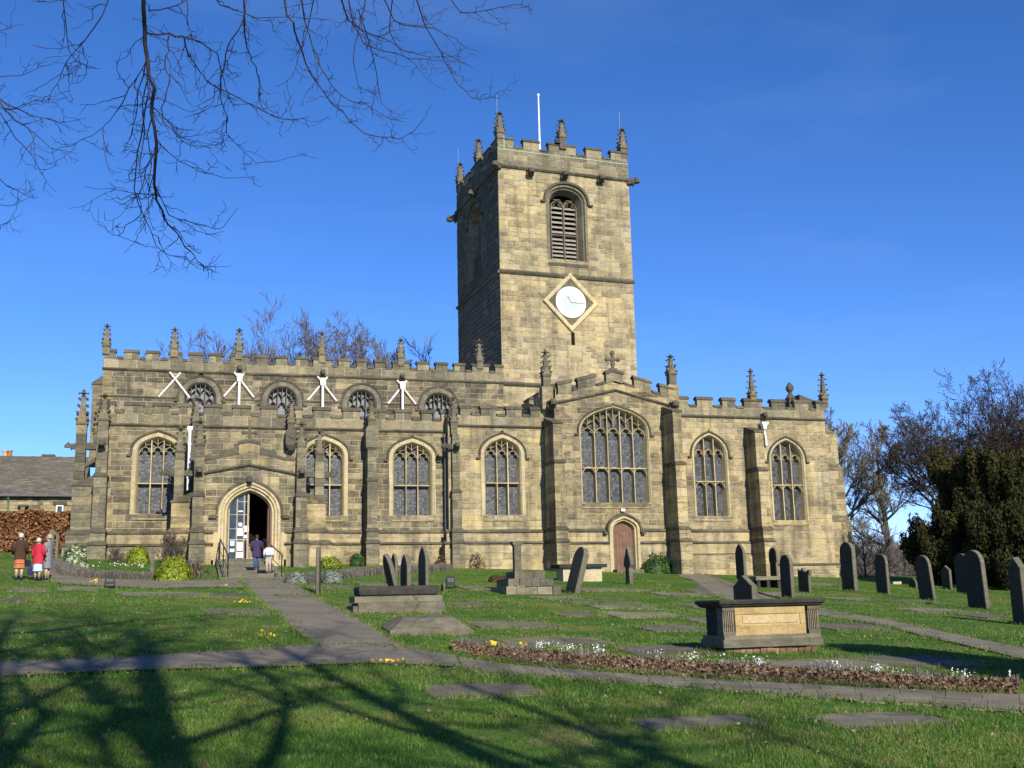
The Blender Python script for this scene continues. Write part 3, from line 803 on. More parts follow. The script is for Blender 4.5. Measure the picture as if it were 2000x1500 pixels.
# ---------------------------------------------------------------- clerestory (plane y = 4.5)
YC = 4.5
FC = Frame(0, YC)
XC0 = at(202, 720, YC)[0]; XC1 = at(983, 746, YC)[0]
ZC_STR = (at(201, 720, YC)[1]+at(982, 746.7, YC)[1])/2
CW = []
for pl, pr, pa in ((361, 420, 749), (523, 579, 757), (680, 733.5, 763), (830, 883, 769)):
    x0, _ = at(pl, 790, YC); x1, _ = at(pr, 790, YC); za = at((pl+pr)/2, pa, YC)[1]
    CW.append(Opening((x0+x1)/2, 7.4, za-0.82, (x1-x0)/2, 0.82, 'round', 0.30))
h, mb = make_wall('parapet', FC, ZC_STR, ZC_STR+.55, lambda z: (XC0, XC1), (), seed=44, mat='parapet', tint=(.3, .75), ch=(.5, .6), wd=(.8, 1.3)); finish_wall(h, mb)
h, mb = make_wall('clerestory_wall', FC, 7.2, ZC_STR, lambda z: (XC0, XC1), CW, seed=41, mat='wallgrey', tint=(0.26, 0.64), ch=(0.24, 0.4)); finish_wall(h, mb)
for op, lb in zip(CW, ('leftmost clerestory window', 'second clerestory window from the west', 'third clerestory window from the west', 'clerestory window nearest the tower')):
    window(FC, op, 3, label=lb, dark=True, head=0.30, head_off=-0.25, glassmat='paleglass', mw=.075)
string(FC, XC0-.06, XC1, ZC_STR, 0.13, 0.16)
low = at(260, 774, YC)[1]
edges = [XC0-.03]+[e for op in CW for e in (op.c-op.a-.45, op.c+op.a+.45)]+[XC1]
for a, b in zip(edges[::2], edges[1::2]): string(FC, a, b, low, 0.09, 0.12)
cm_px = [(203,225),(243,270),(286,311),(330,353),(369,394),(409,434),(450,485),(501,523),(539,561),(577,602),(612,648),(661,683),(697,716),(732,752),(767,800),(815,838),(851,874),(887,908),(922,955),(967,982)]
cm = [(at(a, 700, YC)[0], at(b, 710, YC)[0]) for a, b in cm_px]
ZCC = ZC_STR+.53; ZCT = ZC_STR+1.08
battlement(FC, cm, ZCC, ZCT, 0.32, 0.18)
for px, pt in ((209.5,633), (342,640), (468,641), (630,647), (783.5,661), (937,663)):
    x, zt = at(px, pt, YC-.05)
    pinnacle(x, YC+.10, ZCT-.32, 0.36, 0.42, zt-ZCT-.02)
FNW = Frame(XC0, YC+9.5, R(-90))
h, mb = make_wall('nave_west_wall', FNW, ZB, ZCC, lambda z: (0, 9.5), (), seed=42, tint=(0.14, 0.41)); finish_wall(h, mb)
buttress(FNW, 9.1, .7, [(5, 9.3, .5, 1.0)], top_slope=.5)
mb = MB(); mb.poly([(XC0+.05, YC+.3, ZCC-.08), (XC1, YC+.3, ZCC-.08), (XC1, YC+4.7, ZCC+.35), (XC0+.05, YC+4.7, ZCC+.35)]); mb.poly([(XC0+.05, YC+9.2, ZCC-.08), (XC1, YC+9.2, ZCC-.08), (XC1, YC+4.7, ZCC+.35), (XC0+.05, YC+4.7, ZCC+.35)]); mb.build('nave_roof', M['lead'], church)
# white timber braces with rainwater heads on the clerestory
for i, (px, cy, pipe) in enumerate(((341.5, 742, 0), (467.5, 742, 1), (630, 750, 1), (785.5, 757, 1))):
    x, z = at(px, cy, YC-.15)
    mb = MB()
    for sg in (-1, 1):
        n = .16 if sg > 0 else .10
        fbar(mb, FC, [(x-sg*.28, z+.42), (x+sg*.78, z-.92)], 0.13, n-.05, n+.02, 0.5)
    b_ = mb.build('timber_brace', M['pinkwhite'], church)
    if pipe:
        mb = MB(); fbox(mb, FC, x-.14, x+.14, .16, .38, z+.02, z+.30); fbox(mb, FC, x-.13, x+.13, .18, .38, z-.10, z+.02); mb.build('hopper', M['white'], b_)
        mb = MB(); mb.tube([FC.p(x, .27, 7.55), FC.p(x, .27, z-.05)], 0.07, 8); mb.build('downpipe', M['white'], b_)
        gargoyle(FC, x, .0, z+.62, .4, .13)

# ---------------------------------------------------------------- bay between aisle and transept
YB = -0.8
FB = Frame(0, YB)
XB0 = at(880, 1030, YB)[0]; XB1 = at(1078, 1030, YB)[0]
WB = [win_from(950, 1018, 1006, 890, 858, YB, 'tudor', 0.25)]
ZB_STR = at(980, 833, YB)[1]
xw0 = at(896, 900, YB)[0]
h, mb = make_wall('parapet', FB, ZB_STR, ZB_STR+.55, lambda z: (xw0-.3, XB1), (), seed=54, mat='parapet', tint=(.45, .95), ch=(.5, .6), wd=(.8, 1.3)); finish_wall(h, mb)
h, mb = make_wall('aisle_wall', FB, 1.2, ZB_STR, lambda z: (xw0-.55, XB1), WB, seed=51, tint=(0.46, 0.84)); finish_wall(h, mb)
h, mb = make_wall('plinth', FB, .62, 1.2, lambda z: (xw0-.70, XB1), (), nface=0.10, seed=52, tint=(0.59, 0.91), ch=(.28, .30), wd=(.6, 1.4)); finish_wall(h, mb)
h, mb = make_wall('plinth', FB, ZB, .62, lambda z: (xw0-.82, XB1), (), nface=0.24, seed=53, tint=(0.46, 0.84), ch=(.3, .36), wd=(.6, 1.4)); finish_wall(h, mb)
string(FB, xw0-.74, XB1, 1.23, 0.18, 0.24); string(FB, xw0-.88, XB1, .64, 0.34, 0.24); string(FB, xw0-.1, XB1, ZB_STR, 0.13, 0.15)
mb = MB(); mb.box(xw0-.55, xw0-.2, YB+.01, 0.1, ZB, ZB_STR+.5, .3); mb.box(xw0-.82, xw0-.4, YB-.23, .1, ZB, .6, .3); mb.build('return_wall', M['wall'], church)
window(FB, WB[0], 3, transom=at(985, 943, YB)[1], label='three-light window between the buttress and the transept')
bm = [(at(a, 800, YB)[0], at(b, 800, YB)[0]) for a, b in ((899,919),(939,969),(989,1019),(1036,1066))]
battlement(FB, bm, ZB_STR+.53, ZB_STR+1.12)
# the buttress where the bay begins, its pinnacle and gargoyle, and the pipe in the corner
xj = at(898, 950, YB-.5)[0]
buttress(FB, xj-.12, .5, [(ZB, .62, .62, 1.3), (.62, 1.2, .5, 1.2), (1.2, 3.2, .42, 1.0), (3.2, 6.2, .28, .8)], seed=5, cap=False)
pinnacle(xj-.2, YB-.12, 6.2, .34, .6, 1.45)
gargoyle(FB, xj-.12, .2, 5.55, .6, .14)
gargoyle(FB, xj-.3, .1, 5.55, .6, .14, R(-75))
downpipe(at(870, 950, -.25)[0], -.28, -.4, 6.0, .075, hmat='greyiron')
mb = MB(); mb.poly([(xw0-.5, YB+.32, ZB_STR-.1), (23.3, YB+.32, ZB_STR-.1), (23.3, 4.58, 7.3), (xw0-.5, 4.58, 7.3)]); mb.build('aisle_roof', M['lead'], church)

# ---------------------------------------------------------------- transept with gable
YT = -1.1
FT = Frame(0, YT)
XT0 = at(1086, 900, YT)[0]; XT1 = at(1322, 900, YT)[0]
zap = at(1201, 762, YT)[1]; xap = at(1201, 762, YT)[0]
zsh = at(1089, 788, YT)[1]
slope = (zap-zsh)/(xap-XT0)
def gable_ext(z, base=0.0, top=0.0):
    zz0 = zsh+top
    if z <= zz0: return (XT0, XT1)
    f = min(1.0, (z-zz0)/(zap-zsh))
    return (XT0+(xap-XT0)*f, XT1+(xap-XT1)*f)
TW = Opening(at(1202, 900, YT)[0], at(1202, 982, YT)[1], at(1202, 845, YT)[1], (at(1266.5, 900, YT)[0]-at(1138, 900, YT)[0])/2, at(1202, 798, YT)[1]-at(1202, 845, YT)[1], 'tudor', 0.12)
TD = Opening(at(1217.5, 1060, YT)[0], ZB, at(1217, 1036, YT)[1], (at(1237, 1060, YT)[0]-at(1198.5, 1060, YT)[0])/2, at(1217, 1019, YT)[1]-at(1217, 1036, YT)[1], 'tudor', 0.18)
TP_HI, TP_LO = at(1140, 1038, YT)[1], at(1140, 1062, YT)[1]
def cut_ext(e): return e
h, mb = make_wall('transept_wall', FT, TP_HI, zap+.34, lambda z: gable_ext(z, 0, .45), [TW, TD], seed=61, tint=(0.27, 0.68)); finish_wall(h, mb)
for (z0_, z1_, nf, sd, tn) in ((TP_LO, TP_HI, .10, 62, (.45, 1.0)), (ZB, TP_LO, .22, 63, (.35, .9))):
    for e0, e1 in ((XT0-.1, TD.c-TD.a-.30), (TD.c+TD.a+.30, XT1)):
        h, mb = make_wall('plinth', FT, z0_, z1_, lambda z: (e0, e1), (), nface=nf, seed=sd, tint=tn, ch=(.28, .34), wd=(.6, 1.5)); finish_wall(h, mb)
for a, b in ((XT0-.1, TD.c-TD.a-.32), (TD.c+TD.a+.32, XT1)):
    string(FT, a, b, TP_HI+.03, .18, .24); string(FT, a, b, TP_LO+.02, .32, .24)
window(FT, TW, 5, transom=at(1200, 914, YT)[1], label='great five-light traceried window of the gabled transept', cusped_transom=True, head=.42, mw=.10, head_off=-.15)
# small priest door
mb = MB(); rg_ = random.Random(4)
ring(mb, FT, TD, .30, .0, .30, .26, rg_); ring(mb, FT, TD, .30, .26, .16, .27, rg_); ring(mb, FT, TD, .16, .27, .12, .15, rg_); ring(mb, FT, TD, .12, .15, .05, .14, rg_); ring(mb, FT, TD, .05, .14, 0, -.12, rg_)
dr = mb.build('priest_door', M['cream'], church)
mb = MB(); O_ = TD.outline(.12); mb.hexa([FT.p(a, -.30, b) for a, b in O_], [FT.p(a, -.145, b) for a, b in O_]); mb.build('door_backing', M['doorwood'], dr)
nb = 6
for k in range(nb):
    u0, u1 = TD.c-TD.a+2*TD.a*k/nb+.004, TD.c-TD.a+2*TD.a*(k+1)/nb-.004
    mb = MB(); mb.hexa([FT.p(u0,-.10,ZB),FT.p(u1,-.10,ZB),FT.p(u1,-.14,ZB),FT.p(u0,-.14,ZB)], [FT.p(u0,-.10,TD.ztop(u0)),FT.p(u1,-.10,TD.ztop(u1)),FT.p(u1,-.14,TD.ztop(u1)),FT.p(u0,-.14,TD.ztop(u0))]); mb.build('plank', M['doorwood'], dr)
mb = MB()
for p0, q0, p1, q1 in ((.30, .10, .32, .34), (.32, .34, .42, .36), (.42, .36, .46, .10)): ring(mb, FT, TD, p0, q0, p1, q1, rg_, drop=.1, tint=(0.18, 0.42))
for sg in (-1, 1):
    c0 = TD.c+sg*(TD.a+.40); fbox(mb, FT, min(c0, c0+sg*.22), max(c0, c0+sg*.22), .05, .34, TD.spring-.2, TD.spring-.08, .2)
mb.build('hood_mould', M['dark'], dr)
mb = MB(); mb.box(TD.c-.1, TD.c+.12, YT-.16, YT-.02, at(1220, 999, YT)[1], at(1220, 994, YT)[1]); mb.build('bulkhead_lamp', M['white'], church)
mb = MB(); mb.box(TD.c-.75, TD.c+.75, YT-.85, YT-.2, ZB, G(TD.c, YT-.5)+.16, .4); mb.build('door_step', M['ledger'], church)
# gable string and stepped battlement
for (x0, z0_, x1, z1_) in ((XT0-.05, zsh, xap, zap), (xap, zap, XT1+.05, zsh)): string(FT, x0, x1, 0, .14, .16, slope=(z0_, z1_))
def gm(pxa, pxb, ylow=0.0):
    xa, xb_ = at(pxa, 740, YT)[0], at(pxb, 740, YT)[0]
    zl = lambda x: zap-slope*abs(x-xap)
    return xa, xb_, zl(xa), zl(xb_)
gpar = [(1089,1116),(1128,1163),(1184,1217),(1238,1271),(1288,1314)]
prev = None
for a, b in gpar:
    xa, xb_, za, zb_ = gm(a, b)
    if a < 1200 < b:
        mb = MB(); mb.hexa([FT.p(xa,0,za+.5),FT.p(xap,0,zap+.5),FT.p(xap,-.34,zap+.5),FT.p(xa,-.34,za+.5)], [FT.p(xa,0,za+1.0),FT.p(xap,0,zap+1.0),FT.p(xap,-.34,zap+1.0),FT.p(xa,-.34,za+1.0)], .7)
        mb.hexa([FT.p(xap,0,zap+.5),FT.p(xb_,0,zb_+.5),FT.p(xb_,-.34,zb_+.5),FT.p(xap,-.34,zap+.5)], [FT.p(xap,0,zap+1.0),FT.p(xb_,0,zb_+1.0),FT.p(xb_,-.34,zb_+1.0),FT.p(xap,-.34,zap+1.0)], .5)
        o_ = mb.build('merlon', M['dark'], church)
        mb = MB(); coping(mb, FT, xa-.05, xap, -.34, 0, za+.99, zap+1.0, .2, .2); coping(mb, FT, xap, xb_+.05, -.34, 0, zap+1.0, zb_+.99, .2, .2); mb.build('coping', M['dark'], o_)
    else: merlon(FT, xa, xb_, -.34, 0, za+.45, za+.95, .2, dz=zb_-za)
    if prev is not None:
        pz = zap-slope*abs(prev-xap)
        crenel(FT, prev, xa, -.34, 0, pz+.45, dz=za-pz)
    prev = xb_
# parapet band behind the gable string is part of the wall; cross on the apex
mb = MB(); zc0 = zap+1.15
def foil(cx, cz, r): 
    mb.rings([[FT.p(cx+r*math.cos(q)*k, -.17+o, cz+r*math.sin(q)*k) for q in [i*math.pi/4 for i in range(8)]] for o, k in ((-.09,.6), (-.05,1), (.05,1), (.09,.6))], .3)
fbox(mb, FT, xap-.06, xap+.06, -.24, -.10, zc0, zc0+.95, .3); fbox(mb, FT, xap-.3, xap+.3, -.235, -.105, zc0+.52, zc0+.64, .3)
for dx, dz_ in ((-.32, .58), (.32, .58), (0, .95), (0, .34)): foil(xap+dx, zc0+dz_, .13)
foil(xap, zc0+.58, .17); fbox(mb, FT, xap-.2, xap+.2, -.3, -.04, zc0-.05, zc0+.08, .3)
mb.build('gable_cross', M['dark'], church)
# transept side wall facing west, with its own merlons
FTW = Frame(XT0, 4.5, R(-90))
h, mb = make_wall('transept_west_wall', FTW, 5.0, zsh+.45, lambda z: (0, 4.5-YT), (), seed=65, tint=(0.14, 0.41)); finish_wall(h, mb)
for a, b in ((.2, 1.2), (2.0, 3.0), (3.8, 4.8)): merlon(FTW, a, b, -.34, 0, zsh+.45, zsh+1.0, .2)
mb = MB(); mb.poly([(XT0+.3, YT+.3, zsh+.3), (XT0+.3, 5.0, zsh+.3), (xap, 5.0, zap+.3), (xap, YT+.3, zap+.3)]); mb.poly([(XT1-.3, YT+.3, zsh+.3), (XT1-.3, 5.0, zsh+.3), (xap, 5.0, zap+.3), (xap, YT+.3, zap+.3)]); mb.build('transept_roof', M['lead'], church)
# corner buttresses, pinnacles and gargoyles of the transept
for px, ztop_, sd in ((1093, at(1093, 822, YT)[1], 1), (1330, at(1330, 800, YT)[1], 2)):
    x = at(px, 950, YT-1.4)[0]
    buttress(FT, x, .58, [(ZB, TP_LO, 1.7, 1.2), (TP_LO, TP_HI, 1.6, 1.12), (TP_HI, 4.6, 1.5, 1.0), (4.6, ztop_-.35, 1.35, .86)], seed=sd+70, tint=(0.42, 0.83), top_slope=.5, mat='wall')
for px, pt, pb in ((1067, 680, 756), (1312, 690, 752)):
    x, zt = at(px, pt, YT); zb_ = at(px, pb, YT)[1]
    pinnacle(x, YT+.22, zb_, .42, .62, zt-zb_-.62)
    mb = MB(); mb.box(x-.3, x+.3, YT-.02, YT+.5, zb_-1.2, zb_+.02, .5); mb.build('pinnacle_base', M['wall'], church)
gargoyle(FT, at(1082, 787, YT-.5)[0]-.05, 0, at(1082, 787, YT-.5)[1], .75, .2)
gargoyle(FT, at(1320, 790, YT-.5)[0]-.05, 0, at(1320, 790, YT-.5)[1], .75, .2)

# ---------------------------------------------------------------- chancel
YH = -1.0
FH = Frame(0, YH)
XH0 = at(1322, 900, YH)[0]; XH1 = at(1611, 830, YH)[0]
ZH_STR = (at(1340, 812.8, YH)[1]+at(1620, 819, YH)[1])/2
HW_ = [win_from(1363, 1423, 1008, 888, 852, YH, 'gothic', .16), win_from(1515, 1575, 1016, 898, 862, YH, 'gothic', .16)]
HP_HI, HP_LO, HP_0 = at(1400, 1038, YH)[1], at(1400, 1061, YH)[1], at(1400, 1083, YH)[1]
xmid = at(1497, 1000, YH)[0]
h, mb = make_wall('parapet', FH, ZH_STR, ZH_STR+.52, lambda z: (XH0, XH1), (), seed=79, mat='parapet', tint=(.45, .95), ch=(.5, .6), wd=(.8, 1.3)); finish_wall(h, mb)
h, mb = make_wall('chancel_wall', FH, HP_HI, ZH_STR, lambda z: (XH0, XH1), HW_, seed=71, tint=(0.42, 0.83), ch=(.26, .42), wd=(.5, 1.2)); finish_wall(h, mb)
h, mb = make_wall('plinth', FH, HP_LO, HP_HI, lambda z: (XH0, xmid), (), nface=.10, seed=72, tint=(0.64, 0.91), ch=(.28, .34), wd=(.7, 1.6)); finish_wall(h, mb)
h, mb = make_wall('plinth', FH, HP_0, HP_LO, lambda z: (XH0, xmid), (), nface=.22, seed=73, tint=(0.59, 0.91), ch=(.28, .34), wd=(.7, 1.6)); finish_wall(h, mb)
h, mb = make_wall('plinth', FH, ZB, HP_0, lambda z: (XH0, xmid), (), nface=.30, seed=75, tint=(0.45, 0.80), ch=(.3, .4), wd=(.7, 1.6)); finish_wall(h, mb)
zf = at(1560, 1105, YH)[1]
h, mb = make_wall('chancel_wall', FH, zf, HP_HI, lambda z: (xmid, XH1), (), nface=.0, seed=74, tint=(0.59, 0.86), ch=(.3, .46), wd=(.6, 1.3)); finish_wall(h, mb)
h, mb = make_wall('footing', FH, ZB, zf, lambda z: (xmid, XH1+.4), (), nface=.25, seed=76, tint=(0.41, 0.79), ch=(.3, .4), wd=(.5, 1.0)); finish_wall(h, mb)
string(FH, XH0, xmid-.3, HP_HI+.03, .18, .24); string(FH, XH0, xmid-.3, HP_LO+.02, .30, .24); string(FH, XH0, xmid-.3, HP_0+.02, .34, .12); string(FH, XH0, XH1+.05, ZH_STR, .13, .16); string(FH, xmid, XH1+.45, zf+.03, .32, .2)
window(FH, HW_[0], 3, transom=at(1392, 940, YH)[1], label='chancel window beside the transept', cusped_transom=True, head=.4, head_off=-.1, bars=False)
window(FH, HW_[1], 3, transom=at(1545, 947, YH)[1], label='chancel window at the east end', cusped_transom=True, head=.4, head_off=-.1, bars=False)
hm = [(at(a, 780, YH)[0], at(b, 780, YH)[0]) for a, b in ((1326,1344),(1361,1391),(1410,1436),(1453,1488),(1506,1533),(1551,1578),(1593,1613))]
battlement(FH, hm, ZH_STR+.50, ZH_STR+1.12, .32, .2)
for px, pt, rt in ((1468, 717, 0), (1607.5, 725, 0)):
    x, zt = at(px, pt, YH); pinnacle(x, YH+.17, ZH_STR+.75, .36, .45, zt-ZH_STR-1.2)
xq = at(1491, 950, YH-1.25)[0]
buttress(FH, xq, .58, [(ZB, HP_LO, 1.55, 1.12), (HP_LO, HP_HI, 1.45, 1.06), (HP_HI, at(1491, 925, YH)[1], 1.35, 1.0), (at(1491, 925, YH)[1], at(1491, 850, YH)[1], 1.15, .9)], seed=77, tint=(0.42, 0.83), top_slope=.45, mat='wall')
gargoyle(FH, at(1489, 813, YH)[0], 0, at(1489, 813, YH)[1], .5, .14)
xp = at(1487, 826, YH-.2)[0]+.12
mb = MB(); zh_ = at(1487, 833, YH)[1]
mb.rings([[(xp-a, YH-.32-a*.6, z), (xp+a, YH-.32-a*.6, z), (xp+a, YH-.10, z), (xp-a, YH-.10, z)] for a, z in ((.08, zh_-.2), (.12, zh_), (.2, zh_+.1), (.2, zh_+.2))]); mb.tube([(xp, YH-.2, zh_-.15), (xp+.12, YH-.15, zh_-.7), (xp+.14, YH-.12, zh_-1.1)], .07, 8); mb.build('hopper', M['white'], church)
# east end: return wall, stepped buttress seen in profile, far pinnacle block
FE = Frame(XH1, YH, R(90))
h, mb = make_wall('east_wall', FE, ZB, ZH_STR+.5, lambda z: (0, 8.0), (), seed=78, tint=(0.29, 0.60)); finish_wall(h, mb)
prof = [(1660.5,1066),(1657,1018),(1649.5,1012),(1642,919),(1634,911),(1631,850),(1616,832)]
pts = [at(a, b, YH+.3) for a, b in prof]
mb = MB(); rg_ = random.Random(9)
segs = [(ZB, pts[0][1]-.6, pts[0][0]+.12), (pts[0][1]-.6, pts[1][1]-.05, pts[0][0]), (pts[2][1], pts[3][1]-.05, pts[2][0]), (pts[4][1], pts[5][1], pts[4][0])]
for i, (za, zb_, xe) in enumerate(segs):
    z = za
    while z < zb_-.1:
        zt = min(z+rg_.uniform(.3, .5), zb_)
        if zb_-zt < .15: zt = zb_
        cx_ = XH1+(xe-XH1)*rg_.uniform(.35, .65)
        mb.box(XH1+.008, cx_-.008, YH+.03, YH+.85, z+.008, zt-.008, rg_.uniform(.3, .8)); mb.box(cx_+.008, xe, YH+.03, YH+.85, z+.008, zt-.008, rg_.uniform(.3, .8))
        z = zt
    mb.box(XH1-.02, xe-.02, YH+.045, YH+.83, za, zb_, .5)
    x2 = segs[i+1][2] if i+1 < len(segs) else XH1
    zt2 = segs[i+1][0]+.12 if i+1 < len(segs) else zb_+.45
    mb.hexa([(XH1-.02, YH+.02, zb_), (xe+.04, YH+.02, zb_), (xe+.04, YH+.87, zb_), (XH1-.02, YH+.87, zb_)], [(XH1-.02, YH+.02, zt2), (x2, YH+.02, zt2), (x2, YH+.87, zt2), (XH1-.02, YH+.87, zt2)], .3)
mb.build('buttress', M['wall'], church)
xo, zo = at(1545, 775, YH+7.5)
mb = MB(); zo -= .35; mb.box(xo-.34, xo+.34, YH+7.2, YH+8.0, zo-1.6, zo+.1, .2); mb.lathe(xo, YH+7.6, [(.28, zo+.1), (.36, zo+.25), (.15, zo+.55), (.12, zo+.65), (.25, zo+.82), (.27, zo+1.0), (.16, zo+1.2), (.04, zo+1.32)], 8, .2); mb.build('ball_finial', M['dark'], church)
xo, zo = at(1573, 783, YH+7.5)
mb = MB(); mb.hexa([(xo-.6,YH+7.2,zo-1.4),(xo+.6,YH+7.2,zo-1.4),(xo+.6,YH+7.9,zo-1.4),(xo-.6,YH+7.9,zo-1.4)], [(xo-.6,YH+7.2,zo+.35),(xo+.6,YH+7.2,zo-.05),(xo+.6,YH+7.9,zo-.05),(xo-.6,YH+7.9,zo+.35)], .2); mb.build('gable_kneeler', M['dark'], church)
mb = MB(); mb.poly([(XT1, YH+.3, ZH_STR+.42), (XH1, YH+.3, ZH_STR+.42), (XH1, YH+4, ZH_STR+.8), (XT1, YH+4, ZH_STR+.8)]); mb.poly([(XT1, YH+8, ZH_STR+.42), (XH1, YH+8, ZH_STR+.42), (XH1, YH+4, ZH_STR+.8), (XT1, YH+4, ZH_STR+.8)]); mb.build('chancel_roof', M['lead'], church)

# ---------------------------------------------------------------- tower
FTo = Frame(20.9, 4.62, R(3.0))
def at_f(px, py, F, n=0.0):
    d = ray(px, py); N = np.array([F.N[0], F.N[1], 0.0]); o = np.array([F.o[0], F.o[1], 0.0])
    t = ((o-CAM)@N+n)/(d@N); p = CAM+t*d
    return float((p[0]-F.o[0])*F.U[0]+(p[1]-F.o[1])*F.U[1]), float(p[2])
TWD = (at_f(1224, 310, FTo)[0]+at_f(1240, 600, FTo)[0])/2
c3, s3 = math.cos(R(3)), math.sin(R(3))
FTW_ = Frame(20.9-s3*TWD, 4.62+c3*TWD, R(3-90))          # west face, u runs from the back corner to the front corner
FTE_ = Frame(20.9+c3*TWD, 4.62+s3*TWD, R(3+90)); FTN_ = Frame(20.9+c3*TWD-s3*TWD, 4.62+s3*TWD+c3*TWD, R(183))
ZT_LOW = at_f(1020, 750.5, FTo)[1]; ZT_MID = (at_f(977, 530, FTo)[1]+at_f(1240, 549.6, FTo)[1])/2
ZT_TOP = (at_f(977, 324, FTo)[1]+at_f(1224, 351, FTo)[1])/2
ZT_CREN = at_f(1010, 290, FTo)[1]; ZT_MER = (at_f(985, 267, FTo)[1]+at_f(1205, 292, FTo)[1])/2
bc = at_f(1107.5, 440, FTo)[0]; ba = (at_f(1143, 440, FTo)[0]-at_f(1072, 440, FTo)[0])/2
BEL = Opening(bc, at_f(1107, 508, FTo)[1], at_f(1107, 396, FTo)[1], ba, at_f(1107, 366, FTo)[1]-at_f(1107, 396, FTo)[1], 'round', .14)
BELW = Opening(TWD*.47, BEL.sill, BEL.spring, ba, BEL.rise, 'round', .14)
h, mb = make_wall('parapet', FTo, ZT_TOP, ZT_CREN, lambda z: (0, TWD), (), seed=86, mat='parapet', tint=(.3, .8), ch=(.36, .44), wd=(.6, 1.2)); finish_wall(h, mb)
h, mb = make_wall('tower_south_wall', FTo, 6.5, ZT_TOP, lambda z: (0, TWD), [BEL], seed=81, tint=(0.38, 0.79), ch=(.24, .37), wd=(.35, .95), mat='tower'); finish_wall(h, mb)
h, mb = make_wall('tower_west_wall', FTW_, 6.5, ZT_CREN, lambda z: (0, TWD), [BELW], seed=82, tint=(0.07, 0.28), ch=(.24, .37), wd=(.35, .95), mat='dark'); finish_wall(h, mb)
for F_, nm in ((FTE_, 'tower_east_wall'), (FTN_, 'tower_north_wall')):
    h, mb = make_wall(nm, F_, 6.5, ZT_CREN, lambda z: (0, TWD), [], seed=83, tint=(0.31, 0.69), ch=(.3, .45), wd=(.6, 1.2), mat='tower'); finish_wall(h, mb)
for F_ in (FTo, FTW_, FTE_, FTN_):
    string(F_, -.02, TWD+.02, ZT_MID, .16, .26); string(F_, -.02, TWD+.02, ZT_TOP, .18, .24); string(F_, -.02, TWD+.02, ZT_LOW, .16, .24)
    us = [(at_f(a, 280, FTo)[0], at_f(b, 280, FTo)[0]) for a, b in ((973,1003),(1022,1053),(1071,1124),(1144,1174),(1192,1224))]
    us[0] = (0.02, us[0][1]); us[-1] = (us[-1][0], TWD-.02)
    if F_ not in (FTo, FTN_): us = [(max(a, .36), min(b, TWD-.36)) for a, b in us]
    battlement(F_, us, ZT_CREN, ZT_MER, .32, .2)
# copper lightning strip round the parapet
mb = MB(); zc_ = at_f(1100, 306.5, FTo)[1]
fbox(mb, FTo, .0, TWD, .0, .04, zc_-.016, zc_+.016)
for px in (984,): 
    u_ = at_f(px, 280, FTo)[0]; fbox(mb, FTo, u_-.02, u_+.02, 0, .04, zc_, ZT_MER)
mb.build('lightning_strip', M['copper'], church)
# pinnacles
def tpin(F_, u, n, px, ptip, rod, w=.44):
    p = F_.p(u, n, 0); zt = at_f(px, ptip, FTo)[1] if F_ is FTo else None
    return p, zt
for (u, n, zt, rod) in ((.22, -.22, at_f(973, 213, FTo)[1], 1.0), (TWD-.22, -.22, at_f(1215, 246, FTo)[1], 1.0)):
    p = FTo.p(u, n, 0); pinnacle(p[0], p[1], ZT_CREN+.2, .46, .7, zt-ZT_CREN-.9, R(3), rod=rod)
zt = at_f(1098, 231, FTo)[1]; p = FTo.p(at_f(1098, 270, FTo)[0], -.1, 0); pinnacle(p[0], p[1], ZT_CREN+.3, .44, .75, zt-ZT_CREN-1.05, R(3))
for u, rod in ((.22, .9), (TWD*.5, 0)):
    p = FTW_.p(u, -.2, 0); pinnacle(p[0], p[1], ZT_CREN+.2, .44, .7, zt-ZT_CREN-.9, R(3), rod=rod)
for F_, u in ((FTE_, TWD*.5), (FTN_, .25), (FTN_, TWD*.5)):
    p = F_.p(u, -.22, 0); pinnacle(p[0], p[1], ZT_CREN+.2, .44, .7, zt-ZT_CREN-.9, R(3))
# gargoyles under the parapet
for px, py, an in ((1036.5, 335, 0), (1103.5, 341, 0), (1174.5, 348, 0)):
    u, z = at_f(px, py, FTo, .3); gargoyle(FTo, u, 0, z, .62, .2)
gargoyle(FTo, .0, .0, ZT_TOP-.05, .55, .2, R(-45)); gargoyle(FTo, TWD, .0, ZT_TOP-.1, .7, .2, R(60)); gargoyle(FTW_, 0, .0, ZT_TOP-.3, .9, .22, R(-60)); gargoyle(FTW_, TWD*.5, 0, ZT_TOP-.2, .55, .18)
# tower roof, flagpole, floodlight
mb = MB(); mb.poly([FTo.p(.2, -.2, ZT_CREN-.25), FTo.p(TWD-.2, -.2, ZT_CREN-.25), FTo.p(TWD-.2, -TWD+.2, ZT_CREN-.25), FTo.p(.2, -TWD+.2, ZT_CREN-.25)]); mb.build('tower_roof', M['lead'], church)
u, zt = at_f(1048.5, 184, FTo, -TWD*.4); p = FTo.p(u+.1, -TWD*.4, 0)
mb = MB(); mb.lathe(p[0], p[1], [(.075, ZT_CREN-.3), (.07, ZT_CREN+2), (.045, zt-.25), (.045, zt-.15), (.09, zt-.1), (.09, zt), (.02, zt+.06)], 8); mb.build('flagpole', M['white'], church)
u, z = at_f(1088, 277, FTo); mb = MB(); fbox(mb, FTo, u-.16, u+.16, -.05, .2, z-.13, z+.13); fl = mb.build('floodlight', M['iron'], church)
mb = MB(); fbox(mb, FTo, u-.12, u+.12, .2, .215, z-.09, z+.09); mb.build('lens', M['doorglass'], fl)
